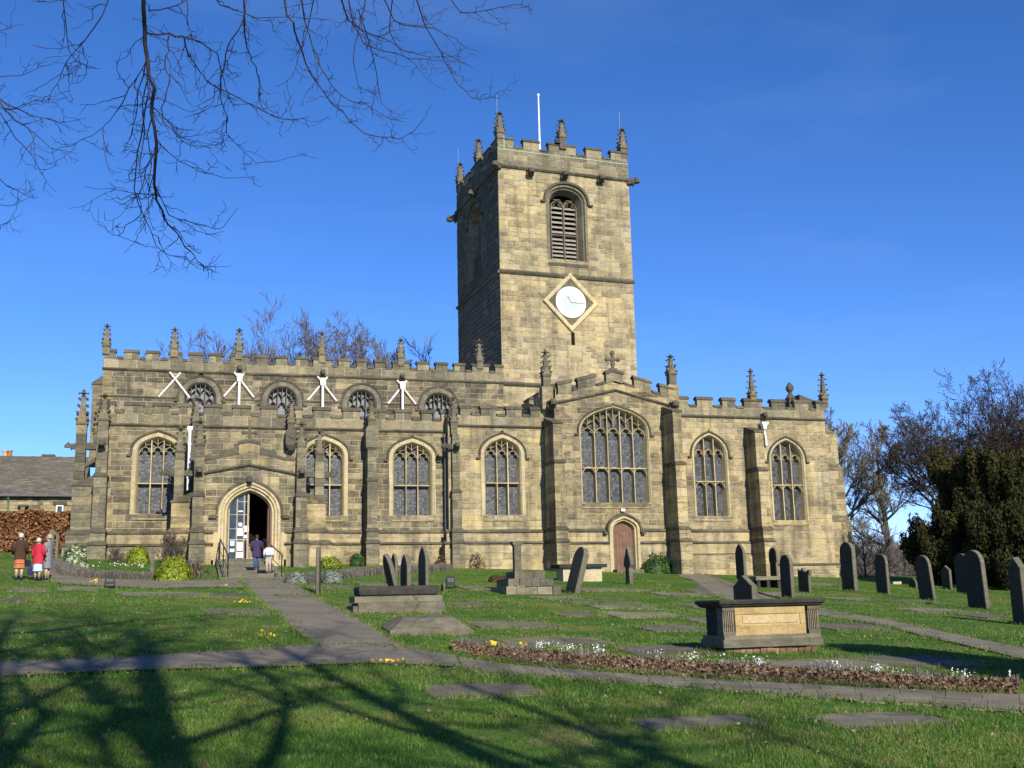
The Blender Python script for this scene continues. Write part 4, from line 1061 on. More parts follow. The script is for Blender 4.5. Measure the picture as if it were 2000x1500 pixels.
# belfry openings with louvres
M['louvre'] = plain_mat('grey_louvre_slate', (.24, .22, .185), .8, 0, .3, 6)
def belfry(F_, op, label):
    rg = random.Random(3); mb = MB()
    ring(mb, F_, op, op.sur, -.01, op.sur, .03, rg); ring(mb, F_, op, op.sur, .03, .0, .035, rg); ring(mb, F_, op, 0, .035, -.05, -.10, rg); ring(mb, F_, op, -.05, -.10, -.12, -.12, rg); ring(mb, F_, op, -.12, -.12, -.33, -.62, rg)
    a = op.a+.1
    mb.hexa([F_.p(op.c-a,.05,op.sill-.42),F_.p(op.c+a,.05,op.sill-.42),F_.p(op.c+a,-.05,op.sill-.42),F_.p(op.c-a,-.05,op.sill-.42)], [F_.p(op.c-a,.05,op.sill-.25),F_.p(op.c+a,.05,op.sill-.25),F_.p(op.c+a,-.6,op.sill+.08),F_.p(op.c-a,-.6,op.sill+.08)], .2)
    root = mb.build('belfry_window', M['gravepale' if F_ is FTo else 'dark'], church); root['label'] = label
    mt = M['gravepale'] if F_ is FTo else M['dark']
    ai = op.a-.33; zs = op.spring-.1; n0, n1 = -.66, -.46
    mb = MB(); fbar(mb, F_, [(op.c, op.sill), (op.c, zs+.15)], .16, n0, n1, .6)
    for sg in (-1, 1): fbar(mb, F_, [(op.c+sg*(ai-.03), op.sill), (op.c+sg*(ai-.03), zs)], .12, n0, n1, .6)
    mb.build('mullion', mt, root)
    mb = MB(); zt_ = op.sill+(op.spring-op.sill)*.47; fbar(mb, F_, [(op.c-ai, zt_), (op.c+ai, zt_)], .13, n0, n1-.02, .6); mb.build('transom', mt, root)
    mb = MB()
    for sg in (-1, 1):
        cu = op.c+sg*ai/2; w2 = ai/2-.05
        A = bez((w2, 0), (w2, .2), (w2*.5, .36), (0, .42), 5); pts = [(cu+x, zs-.05+z) for x, z in A]; pts = pts+[(2*cu-x, z) for x, z in reversed(pts[:-1])]
        fbar(mb, F_, pts, .09, n0, n1-.03, .6)
        for s2 in (-1, 1): fbar(mb, F_, [(cu+s2*w2, zs), (cu+s2*w2*.35, zs+.06), (cu+s2*w2*.5, zs+.24)], .06, n0, n1-.06, .6)
        fbar(mb, F_, [(op.c, zs+.1), (op.c+sg*ai*.3, zs+.45), (op.c+sg*ai*.75, zs+.42)], .07, n0, n1-.04, .6)
    mb.build('tracery', mt, root)
    for sg in (-1, 1):
        u0, u1 = (op.c-ai+.05, op.c-.07) if sg < 0 else (op.c+.07, op.c+ai-.05)
        for rng_ in ((op.sill+.08, zt_-.1), (zt_+.1, zs+.12)):
            k = 6
            for i in range(k):
                z = rng_[0]+(rng_[1]-rng_[0])*(i+.2)/k; hh = .12
                mb = MB(); mb.hexa([F_.p(u0,-.54,z-.03),F_.p(u1,-.54,z-.03),F_.p(u1,-.74,z+hh),F_.p(u0,-.74,z+hh)], [F_.p(u0,-.54,z+.05),F_.p(u1,-.54,z+.05),F_.p(u1,-.74,z+hh+.06),F_.p(u0,-.74,z+hh+.06)], .5)
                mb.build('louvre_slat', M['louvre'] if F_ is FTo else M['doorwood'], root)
    mb = MB(); fbox(mb, F_, op.c-op.a, op.c+op.a, -1.0, -.95, op.sill, op.top()); mb.build('bell_chamber_dark', M['black'], root)  # black sheet painted as the chamber's darkness
    mb = MB()
    for p0, q0, p1, q1 in ((op.sur, .02, op.sur+.03, .15), (op.sur+.03, .15, op.sur+.14, .19), (op.sur+.14, .19, op.sur+.20, .03)): ring(mb, F_, op, p0, q0, p1, q1, rg, drop=.05, tint=(0.18, 0.42))
    for sg in (-1, 1):
        c0 = op.c+sg*(op.a+op.sur+.08); fbox(mb, F_, min(c0, c0+sg*.3), max(c0, c0+sg*.3), .02, .18, op.spring-.13, op.spring-.02, .2)
    mb.build('hood_mould', M['dark'], root)
belfry(FTo, BEL, 'louvred belfry opening on the sunlit tower face'); belfry(FTW_, BELW, 'belfry opening on the shaded tower face')
# clock
uc, zc = at_f(1115.5, 590.5, FTo, .1)
hd = (at_f(1170, 592, FTo, .1)[0]-at_f(1062, 590, FTo, .1)[0])/2; vd = (at_f(1115, 533, FTo, .1)[1]-at_f(1117, 648, FTo, .1)[1])/2
zc = (at_f(1115, 533, FTo, .1)[1]+at_f(1117, 648, FTo, .1)[1])/2
mb = MB(); q = [(0, -1), (1, 0), (0, 1), (-1, 0)]
lev = [(1.0, 0.0), (1.0, .14), (.96, .17), (.84, .15), (.80, .09), (.80, .05)]
for (k0, n0), (k1, n1) in zip(lev, lev[1:]):
    for i in range(4):
        a, b = q[i], q[(i+1) % 4]
        mb.poly([FTo.p(uc+a[0]*hd*k0, n0, zc+a[1]*vd*k0), FTo.p(uc+b[0]*hd*k0, n0, zc+b[1]*vd*k0), FTo.p(uc+b[0]*hd*k1, n1, zc+b[1]*vd*k1), FTo.p(uc+a[0]*hd*k1, n1, zc+a[1]*vd*k1)], .8)
clk = mb.build('clock', M['cream'], church); clk['label'] = 'white clock dial in a diamond stone frame'
mb = MB(); mb.poly([FTo.p(uc+a[0]*hd*.82, .055, zc+a[1]*vd*.82) for a in q], .4); mb.build('back_panel', M['dark'], clk)
def disc(r0, r1, n, mat, nm):
    mb = MB(); K = 40
    for i in range(K):
        a, b = 2*math.pi*i/K, 2*math.pi*(i+1)/K
        mb.poly([FTo.p(uc+r0*math.cos(a), n, zc+r0*math.sin(a)), FTo.p(uc+r1*math.cos(a), n, zc+r1*math.sin(a)), FTo.p(uc+r1*math.cos(b), n, zc+r1*math.sin(b)), FTo.p(uc+r0*math.cos(b), n, zc+r0*math.sin(b))] if r0 > 0 else [FTo.p(uc, n, zc), FTo.p(uc+r1*math.cos(a), n, zc+r1*math.sin(a)), FTo.p(uc+r1*math.cos(b), n, zc+r1*math.sin(b))])
    return mb.build(nm, M[mat], clk)
rd = hd*.535
mb = MB(); K = 40
mb.hexa([FTo.p(uc+rd*1.02*math.cos(2*math.pi*i/K), .05, zc+rd*1.02*math.sin(2*math.pi*i/K)) for i in range(K)], [FTo.p(uc+rd*math.cos(2*math.pi*i/K), .10, zc+rd*math.sin(2*math.pi*i/K)) for i in range(K)]); mb.build('dial', M['clock'], clk)
disc(rd*.16, rd*.50, .108, 'clockblue', 'dial_centre')
M['gilt'] = plain_mat('dull_gilt', (.30, .22, .10), .4, .3)
mb = MB()
for k in range(12):                              # hour marks
    a = math.pi/6*k; fbar(mb, FTo, [(uc+rd*.80*math.sin(a), zc+rd*.80*math.cos(a)), (uc+rd*.93*math.sin(a), zc+rd*.93*math.cos(a))], .05, .104, .112)
mb.build('hour_marks', M['slat'], clk)
mb = MB(); fbar(mb, FTo, [(uc-rd*.12, zc+.01), (uc+rd*.84, zc-rd*.05)], .065, .115, .135); mb.build('minute_hand', M['gilt'], clk)
mb = MB(); fbar(mb, FTo, [(uc+rd*.08, zc-rd*.12), (uc-rd*.25, zc+rd*.42)], .07, .112, .130); mb.build('hour_hand', M['gilt'], clk)
# slit below the clock
u0, z1 = at_f(1114.5, 649, FTo); u1, z0 = at_f(1122.5, 674, FTo)
mb = MB(); fbox(mb, FTo, u0+.02, u1, -.02, .035, z0, z1); mb.build('slit_window', M['black'], church)

# ---------------------------------------------------------------- south porch
YP = -3.2
FP = Frame(0, YP)
XP0 = at(384, 1000, YP)[0]; XP1 = at(590, 1000, YP)[0]
xpa, zpa = at(486.5, 907.5, YP)
zpl = (at(399, 922, YP)[1]+at(573, 928, YP)[1])/2
Z_FL = at(487, 1094, YP)[1]
DO = Opening(at(486.7, 1040, YP)[0], Z_FL, at(487, 1004, YP)[1], (at(528, 1040, YP)[0]-at(445.5, 1040, YP)[0])/2, at(487, 960, YP)[1]-at(487, 1004, YP)[1], 'pointed', .45)
pslope = (zpa-zpl)/((XP1-XP0)/2-.3)
def pext(z):
    zz = zpl+.62-pslope*.3
    if z <= zz: return (XP0, XP1)
    f = min(1, (z-zz)/(zpa-zpl+pslope*.3)); return (XP0+(xpa-XP0)*f, XP1+(xpa-XP1)*f)
DOB = Opening(DO.c, ZB, DO.spring, DO.a, DO.rise, 'pointed', .45)
PP_HI, PP_LO = at(600, 1040, YP)[1], at(600, 1063, YP)[1]
h, mb = make_wall('porch_wall', FP, PP_HI, zpa+.62, pext, [DOB], seed=91, mat='wallgrey', tint=(0.32, 0.73), ch=(.22, .34), wd=(.35, .85)); finish_wall(h, mb)
for e0, e1 in ((XP0, DO.c-DO.a-.62), (DO.c+DO.a+.62, XP1)):
  h, mb = make_wall('plinth', FP, PP_LO, PP_HI, lambda z: (e0, e1), (), nface=.10, seed=92, tint=(0.49, 0.81), ch=(.28, .3)); finish_wall(h, mb)
for e0, e1 in ((XP0, DO.c-DO.a-.72), (DO.c+DO.a+.72, XP1)):
  h, mb = make_wall('plinth', FP, ZB, PP_LO, lambda z: (e0, e1), (), nface=.22, seed=93, tint=(0.45, 0.80), ch=(.28, .34)); finish_wall(h, mb)
for a, b, e in ((XP0-.02, DO.c-DO.a-.64, 0), (DO.c+DO.a+.64, XP1+.02, 0)):
    string(FP, a, b, PP_HI+.02, .2, .22); string(FP, a, b, PP_LO+.02, .32, .22)
string(FP, XP0, xpa, 0, .14, .15, slope=(zpl-pslope*.3, zpa)); string(FP, xpa, XP1, 0, .14, .15, slope=(zpa, zpl-pslope*.3))
for sgn, X_ in ((-1, XP0), (1, XP1)):
    F_ = Frame(X_, 0, R(-90)) if sgn < 0 else Frame(X_, YP, R(90))
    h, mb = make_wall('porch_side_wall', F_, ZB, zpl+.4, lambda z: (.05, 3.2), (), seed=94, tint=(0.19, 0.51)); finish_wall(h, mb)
# arch of the doorway
mb = MB(); rg_ = random.Random(6)
for p0, q0, p1, q1 in ((.45, .0, .45, .06), (.45, .06, .33, .08), (.33, .08, .31, .0), (.31, .0, .20, .02), (.20, .02, .16, -.10), (.16, -.10, .08, -.08), (.08, -.08, 0, -.30), (0, -.30, 0, -.55)):
    ring(mb, FP, DO, p0, q0, p1, q1, rg_, tint=(0.50, 0.85), nn=12)
for sg in (-1, 1):
    fbox(mb, FP, *(sorted((DO.c+sg*(DO.a+.02), DO.c+sg*(DO.a+.62)))), -.3, .255, ZB, Z_FL-.003, .6)
    for q, (za, zb_) in enumerate(((Z_FL, Z_FL+.42), (Z_FL+.42, PP_LO+.1), (PP_LO+.1, PP_HI+.02))): fbox(mb, FP, *(sorted((DO.c+sg*(DO.a+.447), DO.c+sg*(DO.a+.735)))), -.3, .235-.05*q, za+.003, zb_-.003, .4+.1*q)
prd = mb.build('porch_doorway', M['cream'], church)
mb = MB()
for p0, q0, p1, q1 in ((.45, .02, .46, .12), (.46, .12, .54, .15), (.54, .15, .58, .02)): ring(mb, FP, DO, p0, q0, p1, q1, rg_, drop=.12, tint=(0.28, 0.52), nn=12)
for sg in (-1, 1):
    c0 = DO.c+sg*(DO.a+.52); fbox(mb, FP, *sorted((c0, c0+sg*.35)), .02, .14, DO.spring-.2, DO.spring-.08, .2)
mb.build('hood_mould', M['dark'], prd)
# porch interior, a box painted near-black for shade
mb = MB(); x0, x1 = DO.c-DO.a-.6, DO.c+DO.a+.6
for pts in ([(x0,YP+.58,Z_FL-.02),(x1,YP+.58,Z_FL-.02),(x1,-.2,Z_FL-.02),(x0,-.2,Z_FL-.02)], [(x0,-.2,Z_FL),(x1,-.2,Z_FL),(x1,-.2,4.6),(x0,-.2,4.6)], [(x0,YP+.58,Z_FL),(x0,-.2,Z_FL),(x0,-.2,4.6),(x0,YP+.58,4.6)], [(x1,YP+.58,Z_FL),(x1,-.2,Z_FL),(x1,-.2,4.6),(x1,YP+.58,4.6)], [(x0,YP+.58,4.6),(x1,YP+.58,4.6),(x1,-.2,4.6),(x0,-.2,4.6)]): mb.poly(pts)
mb.build('porch_interior', M['black'], church)
# closed left glazed leaf with bars and notices
nD = -.42
dl = MB(); ud0, ud1 = DO.c-DO.a+.0, DO.c-.06
cols = [ud0+.04, ud0+.40, ud0+.72, ud1]
def top_(u): return max(DO.ztop(max(min(u, DO.c-.01), DO.c-DO.a+.02)), DO.spring)
for u in cols: fbar(dl, FP, [(u, Z_FL), (u, top_(u)-.02)], .10, nD-.04, nD+.03)
for z in (Z_FL+.05, Z_FL+.95, Z_FL+1.45, Z_FL+2.1): fbar(dl, FP, [(cols[0], z), (cols[-1], z)], .10 if z < Z_FL+1 else .06, nD-.035, nD+.025)
fbar(dl, FP, [(cols[1]-.0, Z_FL+2.7), (cols[-1], Z_FL+2.7)], .06, nD-.035, nD+.025)
lf = dl.build('door_leaf', M['paledoor'], church); lf['label'] = 'pale timber door leaf with glazed panels and white notices'
for a, b in zip(cols, cols[1:]):
    mb = MB(); k = 5
    mb.poly([FP.p(a, nD, Z_FL), FP.p(b, nD, Z_FL)]+[FP.p(b+(a-b)*i/k, nD, top_(b+(a-b)*i/k)) for i in range(k+1)]); mb.build('pane', M['doorglass'], lf)
for (c, z, w, hh, mt) in ((1, .50, .24, .40, 'paper'), (1, .18, .26, .26, 'paper'), (0, .72, .20, .24, 'bluepaper'), (0, .45, .2, .14, 'paper'), (1, 1.18, .26, .36, 'paper'), (2, 1.36, .26, .28, 'paper'), (1, 1.62, .16, .16, 'paper'), (2, 1.08, .14, .14, 'paper'), (1, 2.28, .2, .06, 'paper')):
    u = (cols[c]+cols[c+1])/2; mb = MB(); fbox(mb, FP, u-w/2, u+w/2, nD+.006, nD+.012, Z_FL+z-.05, Z_FL+z-.05+hh); mb.build('notice', M[mt], lf)
mb = MB(); fbox(mb, FP, cols[-1]-.08, cols[-1]+.06, nD-.9, nD, Z_FL, top_(cols[-1])-.05); mb.build('door_post', M['paledoor'], lf)
mb = MB(); ur = DO.c+DO.a-.10; fbox(mb, FP, ur, ur+.07, -1.5, nD, Z_FL, DO.spring+.35); mb.build('open_door_leaf', M['redwood'], church)
mb = MB(); u, z = at(487.5, 936, YP-.15); mb.box(u-.12, u+.12, YP-.3, YP-.02, z-.12, z+.14); mb.lathe(u, YP-.16, [(.10, z-.22), (.13, z-.12), (.02, z-.11)], 8); mb.build('porch_lamp', M['iron'], church)
# porch battlement following the gable
pl = lambda x: zpl-pslope*.3+(zpa-(zpl-pslope*.3))*(1-abs(x-xpa)/((XP1-XP0)/2))
pp = [(400, 414), (432, 465.5), (466.5, 507), (508, 541), (560, 575)]
prev = None
for i, (a, b) in enumerate(pp):
    xa, xb_ = at(a, 880, YP)[0], at(b, 880, YP)[0]; za, zb_ = pl(xa)+.60, pl(xb_)+.60
    if i == 2:
        zt_ = pl(xpa)+.6
        mb = MB(); mb.hexa([FP.p(xa,.0,za),FP.p(xpa,0,zt_),FP.p(xpa,-.3,zt_),FP.p(xa,-.3,za)], [FP.p(xa,0,za+.45),FP.p(xpa,0,zt_+.45),FP.p(xpa,-.3,zt_+.45),FP.p(xa,-.3,za+.45)], .8); mb.hexa([FP.p(xpa,.0,zt_),FP.p(xb_,0,zb_),FP.p(xb_,-.3,zb_),FP.p(xpa,-.3,zt_)], [FP.p(xpa,0,zt_+.45),FP.p(xb_,0,zb_+.45),FP.p(xb_,-.3,zb_+.45),FP.p(xpa,-.3,zt_+.45)], .9)
        o_ = mb.build('merlon', M['wall'], church)
        mb = MB(); coping(mb, FP, xa-.04, xpa, -.3, 0, za+.44, zt_+.45, .17, .2); coping(mb, FP, xpa, xb_+.04, -.3, 0, zt_+.45, zb_+.44, .17, .2); mb.build('coping', M['dark'], o_)
    else: coping_h = .2; mb = MB(); coping(mb, FP, xa, xb_, -.3, 0, za-.02, zb_-.02, .34 if i in (1, 3) else .26, .25); mb.build('coping', M['dark'], church)
    if prev is not None and xa-prev > .3: mb = MB(); coping(mb, FP, prev+.01, xa-.01, -.3, 0, pl(prev)+.56, pl(xa)+.56, .17, .3); mb.build('coping', M['dark'], church)
    prev = xb_
mb = MB(); zc0 = pl(xpa)+1.15
fbox(mb, FP, xpa-.06, xpa+.06, -.22, -.08, zc0, zc0+.62, .3); fbox(mb, FP, xpa-.28, xpa+.28, -.21, -.09, zc0+.32, zc0+.43, .3)
for dx, dz_ in ((-.28, .38), (.28, .38), (0, .62)): mb.rings([[FP.p(xpa+dx+.11*math.cos(q_)*k, -.15+o, zc0+dz_+.11*math.sin(q_)*k) for q_ in [i*math.pi/3 for i in range(6)]] for o, k in ((-.08, .6), (-.04, 1), (.04, 1), (.08, .6))], .3)
fbox(mb, FP, xpa-.2, xpa+.2, -.3, 0, zc0-.1, zc0+.05, .3)
mb.build('gable_cross', M['dark'], church)
mb = MB(); mb.poly([(XP0, YP+.3, pl(XP0)+.4), (XP0, 0, pl(XP0)+.4), (xpa, 0, pl(xpa)+.4), (xpa, YP+.3, pl(xpa)+.4)]); mb.poly([(XP1, YP+.3, pl(XP1)+.4), (XP1, 0, pl(XP1)+.4), (xpa, 0, pl(xpa)+.4), (xpa, YP+.3, pl(xpa)+.4)]); mb.build('porch_roof', M['lead'], church)
# corner buttresses of the porch: one facing the front, one facing sideways at each corner
zq1, zq2, zq3 = at(590, 972, YP)[1], at(590, 925, YP)[1], at(590, 885, YP)[1]
for sgn, X_, sd in ((-1, at(386.5, 1000, YP-.5)[0], 11), (1, at(588, 1000, YP-.5)[0], 12)):
    buttress(FP, X_, .52, [(ZB, PP_LO, .95, 1.35), (PP_LO, PP_HI, .82, 1.22), (PP_HI, zq1, .66, 1.0), (zq1, zq3, .45, .86)], seed=sd, cap=False, tint=(0.36, 0.74))
    pinnacle(X_, YP-.20, zq3-.05, .40, .30, 1.25)
    gargoyle(FP, X_, .4, zq2, .45, .15)
    F_ = Frame(XP0, 0, R(-90)) if sgn < 0 else Frame(XP1, YP, R(90))
    u_ = 2.75 if sgn < 0 else .45
    buttress(F_, u_, .50, [(ZB, PP_LO, 1.45, 1.3), (PP_LO, PP_HI, 1.32, 1.2), (PP_HI, zq1-.2, 1.12, 1.0)], seed=sd+2, top_slope=.55, tint=(0.42, 0.83), mat='wall')
    p_ = F_.p(u_, .82, 0); mb = MB(); w_ = .21
    for z_ in np.arange(zq1-.25, zq3-.25, .4): mb.box(p_[0]-w_, p_[0]+w_, p_[1]-w_, p_[1]+w_, z_+.006, min(z_+.395, zq3-.25), rnd.uniform(.3, .8))
    mb.build('buttress_shaft', M['dark'], church)
    pinnacle(p_[0], p_[1], zq3-.25, .38, .25, 1.25)
    gargoyle(F_, u_, .9, zq2, .75, .15)
    q_ = F_.p(u_, 0, 0); mb = MB(); mb.box(min(p_[0], q_[0]), max(p_[0], q_[0]), p_[1]-.14, p_[1]+.14, zq2-.12, zq2+.12, .3); mb.build('stone_strut', M['dark'], church)
downpipe(at(369, 900, -1.2)[0], -1.2, 3.2, at(369, 845, -1.2)[1], .07, 'white')

# ---------------------------------------------------------------- stones of all the walls
STONES.sort(key=lambda s: -s[0])
rest = {}
for i, (sz, part, F_, q, n0, n1, tv, mat_) in enumerate(STONES):
    ch_ = 0.014
    A, B = block(F_, q, n0, n1, ch_)
    if i < 300:
        mb = MB(); mb.hexa(A, B, tv, cap0=False); mb.build('stone', M[mat_], part['obj'])
    else:
        key = id(part)
        if key not in rest: rest[key] = (part, MB(), mat_)
        rest[key][1].hexa(A, B, tv, cap0=False)
for part, mb, mat_ in rest.values(): mb.build('stonework', M[mat_], part['obj'], kind='stuff')

# ================================================================ THE CHURCHYARD
def ground_mat():
    mt, n, l, b = new_mat('churchyard_turf')
    co = coords(n)
    a = noise(n, l, co, 0.35, 5, 0.6); c = noise(n, l, co, 2.6, 6, 0.65); f = noise(n, l, co, 22, 4, 0.7)
    ad = n.new('ShaderNodeMath'); ad.operation = 'ADD'; l.new(a, ad.inputs[0]); l.new(c, ad.inputs[1])
    r = ramp(n, [(0.0, (0.025, 0.065, 0.010)), (0.42, (0.05, 0.12, 0.016)), (0.53, (0.09, 0.155, 0.024)), (0.60, (0.18, 0.17, 0.05)), (1.0, (0.17, 0.125, 0.065))])
    hf = n.new('ShaderNodeMath'); hf.operation = 'MULTIPLY'; hf.inputs[1].default_value = 0.5; l.new(ad.outputs[0], hf.inputs[0])
    l.new(hf.outputs[0], r.inputs[0])
    g = mapr(n, l, f, 0.3, 0.7, 0.55, 1.3)
    vm = n.new('ShaderNodeVectorMath'); vm.operation = 'SCALE'; l.new(r.outputs[0], vm.inputs[0]); l.new(g, vm.inputs['Scale'])
    l.new(vm.outputs[0], b.inputs['Base Color']); b.inputs['Roughness'].default_value = 0.95; b.inputs['Specular IOR Level'].default_value = 0.1
    bump(n, l, f, 0.8, 0.05, b)
    return mt
M['turf'] = ground_mat()
M['blade'] = leaf_mat('grass_blades', [(0.0, (0.027, 0.072, 0.010)), (0.36, (0.066, 0.158, 0.02)), (0.62, (0.13, 0.22, 0.03)), (0.82, (0.24, 0.24, 0.06)), (1.0, (0.30, 0.25, 0.11))], rough=0.5, trans=0.3, posvar=0.75, amp=1.5, detail=6)
M['deadleaf'] = leaf_mat('fallen_leaves', [(0.0, (0.055, 0.032, 0.018)), (0.5, (0.135, 0.082, 0.046)), (1.0, (0.29, 0.21, 0.135))], rough=0.75, trans=0.1, posvar=3)
def axis_vals(lo, hi, a, b, step):
    fine = np.arange(a, b+step, step)
    L = a-np.geomspace(step, a-lo, 26)[::-1]; H = fine[-1]+np.geomspace(step, hi-fine[-1], 26)
    return np.concatenate([L, fine, H])
gx = axis_vals(-1500, 1500, -25, 60, 0.7); gy = axis_vals(-400, 2200, -62, 14, 0.7)
GX, GY = np.meshgrid(gx, gy); GZ = ground(GX, GY)
V = np.stack([GX, GY, GZ], -1).reshape(-1, 3).astype(np.float32)
nx, ny = len(gx), len(gy)
I = (np.arange(ny-1)[:, None]*nx+np.arange(nx-1)[None]).reshape(-1)
idx = np.stack([I, I+1, I+nx+1, I+nx], -1).astype(np.int32)
me = bpy.data.meshes.new('ground')
me.vertices.add(len(V)); me.vertices.foreach_set('co', V.ravel())
me.loops.add(idx.size); me.loops.foreach_set('vertex_index', idx.ravel())
me.polygons.add(len(idx)); me.polygons.foreach_set('loop_start', np.arange(0, idx.size, 4, dtype=np.int32)); me.polygons.foreach_set('loop_total', np.full(len(idx), 4, np.int32))
me.polygons.foreach_set('use_smooth', np.ones(len(idx), dtype=bool))
me.materials.append(M['turf']); me.update()
link('ground', me, kind='structure')

EDGES = []
MASKS = []             # plan outlines where no grass grows
def gpts(pp): return [ground_at(a, b) for a, b in pp]
def resample(P, k):
    P = np.array(P, float); d = np.r_[0, np.cumsum(np.linalg.norm(np.diff(P, axis=0), axis=1))]
    s = np.linspace(0, d[-1], k); return np.stack([np.interp(s, d, P[:, 0]), np.interp(s, d, P[:, 1])], -1)
def ribbon(name, left, right, mat, lift, k=60, c=4, wob=0.05, kind='structure'):
    A, B = resample(gpts(left), k), resample(gpts(right), k)
    rg = np.random.RandomState(len(left)*7+k)
    ii = np.arange(k)
    for q in range(2):
        for E_ in (A, B):
            ph = rg.uniform(0, 6.28, 4); E_[:, q] += wob*(np.sin(ii*90/k+ph[0])+.7*np.sin(ii*41/k+ph[1])+.5*np.sin(ii*170/k+ph[2]))*.6
    mb = MB(); rows = []
    for i in range(k):
        rows.append([(A[i]*(1-j/c)+B[i]*j/c) for j in range(c+1)])
    vs = [(p[0], p[1], G(p[0], p[1])+lift) for r in rows for p in r]
    mb.v = vs
    for i in range(k-1):
        for j in range(c):
            q = i*(c+1)+j; mb.f.append((q, q+1, q+c+2, q+c+1)); mb.t.append(0.5); mb.m.append(0)
    MASKS.append([tuple(p) for p in A*.985+B*.015]+[tuple(p) for p in (B*.985+A*.015)[::-1]]); EDGES.append([tuple(p) for p in A]); EDGES.append([tuple(p) for p in B])
    return mb.build(name, M[mat], kind=kind, smooth_shade=True)
# path from the porch down to the crossing, the crossing path, the apron along the front
ribbon('path', [(468,1137),(492,1160),(525,1190),(570,1228),(600,1250),(628,1276)], [(566,1137),(600,1158),(650,1184),(700,1210),(757,1246),(808,1276)], 'tarmac', .030, 160, 10, wob=.025)
ribbon('path', [(-60,1299),(100,1294),(250,1287),(400,1278),(520,1270),(620,1262),(700,1262),(800,1268),(890,1284)], [(-60,1330),(100,1321),(250,1314),(400,1310),(520,1307),(620,1303),(700,1300),(800,1301),(900,1307)], 'tarmac', .036, 200, 8, wob=.025)
ribbon('path', [(95,1088),(110,1112),(150,1129),(220,1133),(320,1136),(430,1134),(470,1133),(570,1134)], [(60,1092),(75,1118),(110,1140),(200,1146),(300,1150),(420,1148),(470,1150),(580,1150)], 'tarmac', .024, 160, 6, wob=.025)
# flagged path running to the right: an earth bed and separate flags
bed = ribbon('path', [(885,1283),(1000,1299),(1200,1316),(1400,1329),(1600,1339),(1800,1347),(2080,1362)], [(895,1308),(1000,1319),(1200,1336),(1400,1351),(1600,1366),(1800,1379),(2080,1400)], 'turf', .012, 70, 4)
A = resample(gpts([(885,1283),(1000,1299),(1200,1316),(1400,1329),(1600,1339),(1800,1347),(2080,1362)]), 200); B = resample(gpts([(895,1308),(1000,1319),(1200,1336),(1400,1351),(1600,1366),(1800,1379),(2080,1400)]), 200)
def slab_mesh(P, lift, th, mat, name, parent=None, tint=None, inset=.05):
    """flag following the ground: plan polygon P, bevelled top"""
    cx = sum(p[0] for p in P)/len(P); cy = sum(p[1] for p in P)/len(P)
    low = [(x, y, G(x, y)-th) for x, y in P]; mid = [(x, y, G(x, y)+lift*.6) for x, y in P]
    top = [(x+(cx-x)*inset, y+(cy-y)*inset, G(x, y)+lift) for x, y in P]
    mb = MB(); mb.loft([low, mid, top], rnd.uniform(.2, .8) if tint is None else tint)
    return mb.build(name, M[mat], parent)
def flag_row(f0, f1, seed):
    rg = random.Random(seed); pos = rg.uniform(0, 4)
    while pos < 196:
        nx_ = min(pos+rg.uniform(4.5, 12.5), 198.5); P = []
        for ii, f in ((pos+.08, f0), ((pos+nx_)/2, f0), (nx_-.08, f0), (nx_-.08, f1), ((pos+nx_)/2, f1), (pos+.08, f1)):
            ii = min(max(ii+rg.uniform(-.12, .12), 0), 198.9); k0 = int(ii); fr = ii-k0
            qa = A[k0]*(1-fr)+A[k0+1]*fr; qb = B[k0]*(1-fr)+B[k0+1]*fr; ff = f+rg.uniform(-.012, .012); P.append(tuple(qa*(1-ff)+qb*ff))
        slab_mesh(P, rg.uniform(.014, .020), .05, 'tarmac', 'flagstone', bed, inset=.012, tint=rg.uniform(.3, .7))
        pos = nx_
flag_row(.0, .44, 5); flag_row(.455, 1.0, 6)
ribbon('path', [(1245,1110),(1330,1128),(1420,1150),(1520,1172),(1600,1188),(1700,1206),(1813,1230),(1900,1247),(2060,1280)], [(1190,1112),(1270,1137),(1370,1162),(1480,1184),(1600,1203),(1700,1219),(1813,1246),(1900,1264),(2060,1305)], 'tarmac', .024, 160, 6, wob=.05)
# planting bed in front of the church left of the porch, and the leaf-strewn border beside the flagged path
ribbon('leaf_border', [(878,1262),(960,1270),(1100,1281),(1300,1295),(1500,1311),(1700,1324),(1850,1334),(1990,1340)], [(880,1277),(960,1290),(1100,1306),(1300,1322),(1500,1334),(1700,1345),(1850,1352),(1985,1358)], 'turf', .014, 60, 3, kind='structure')

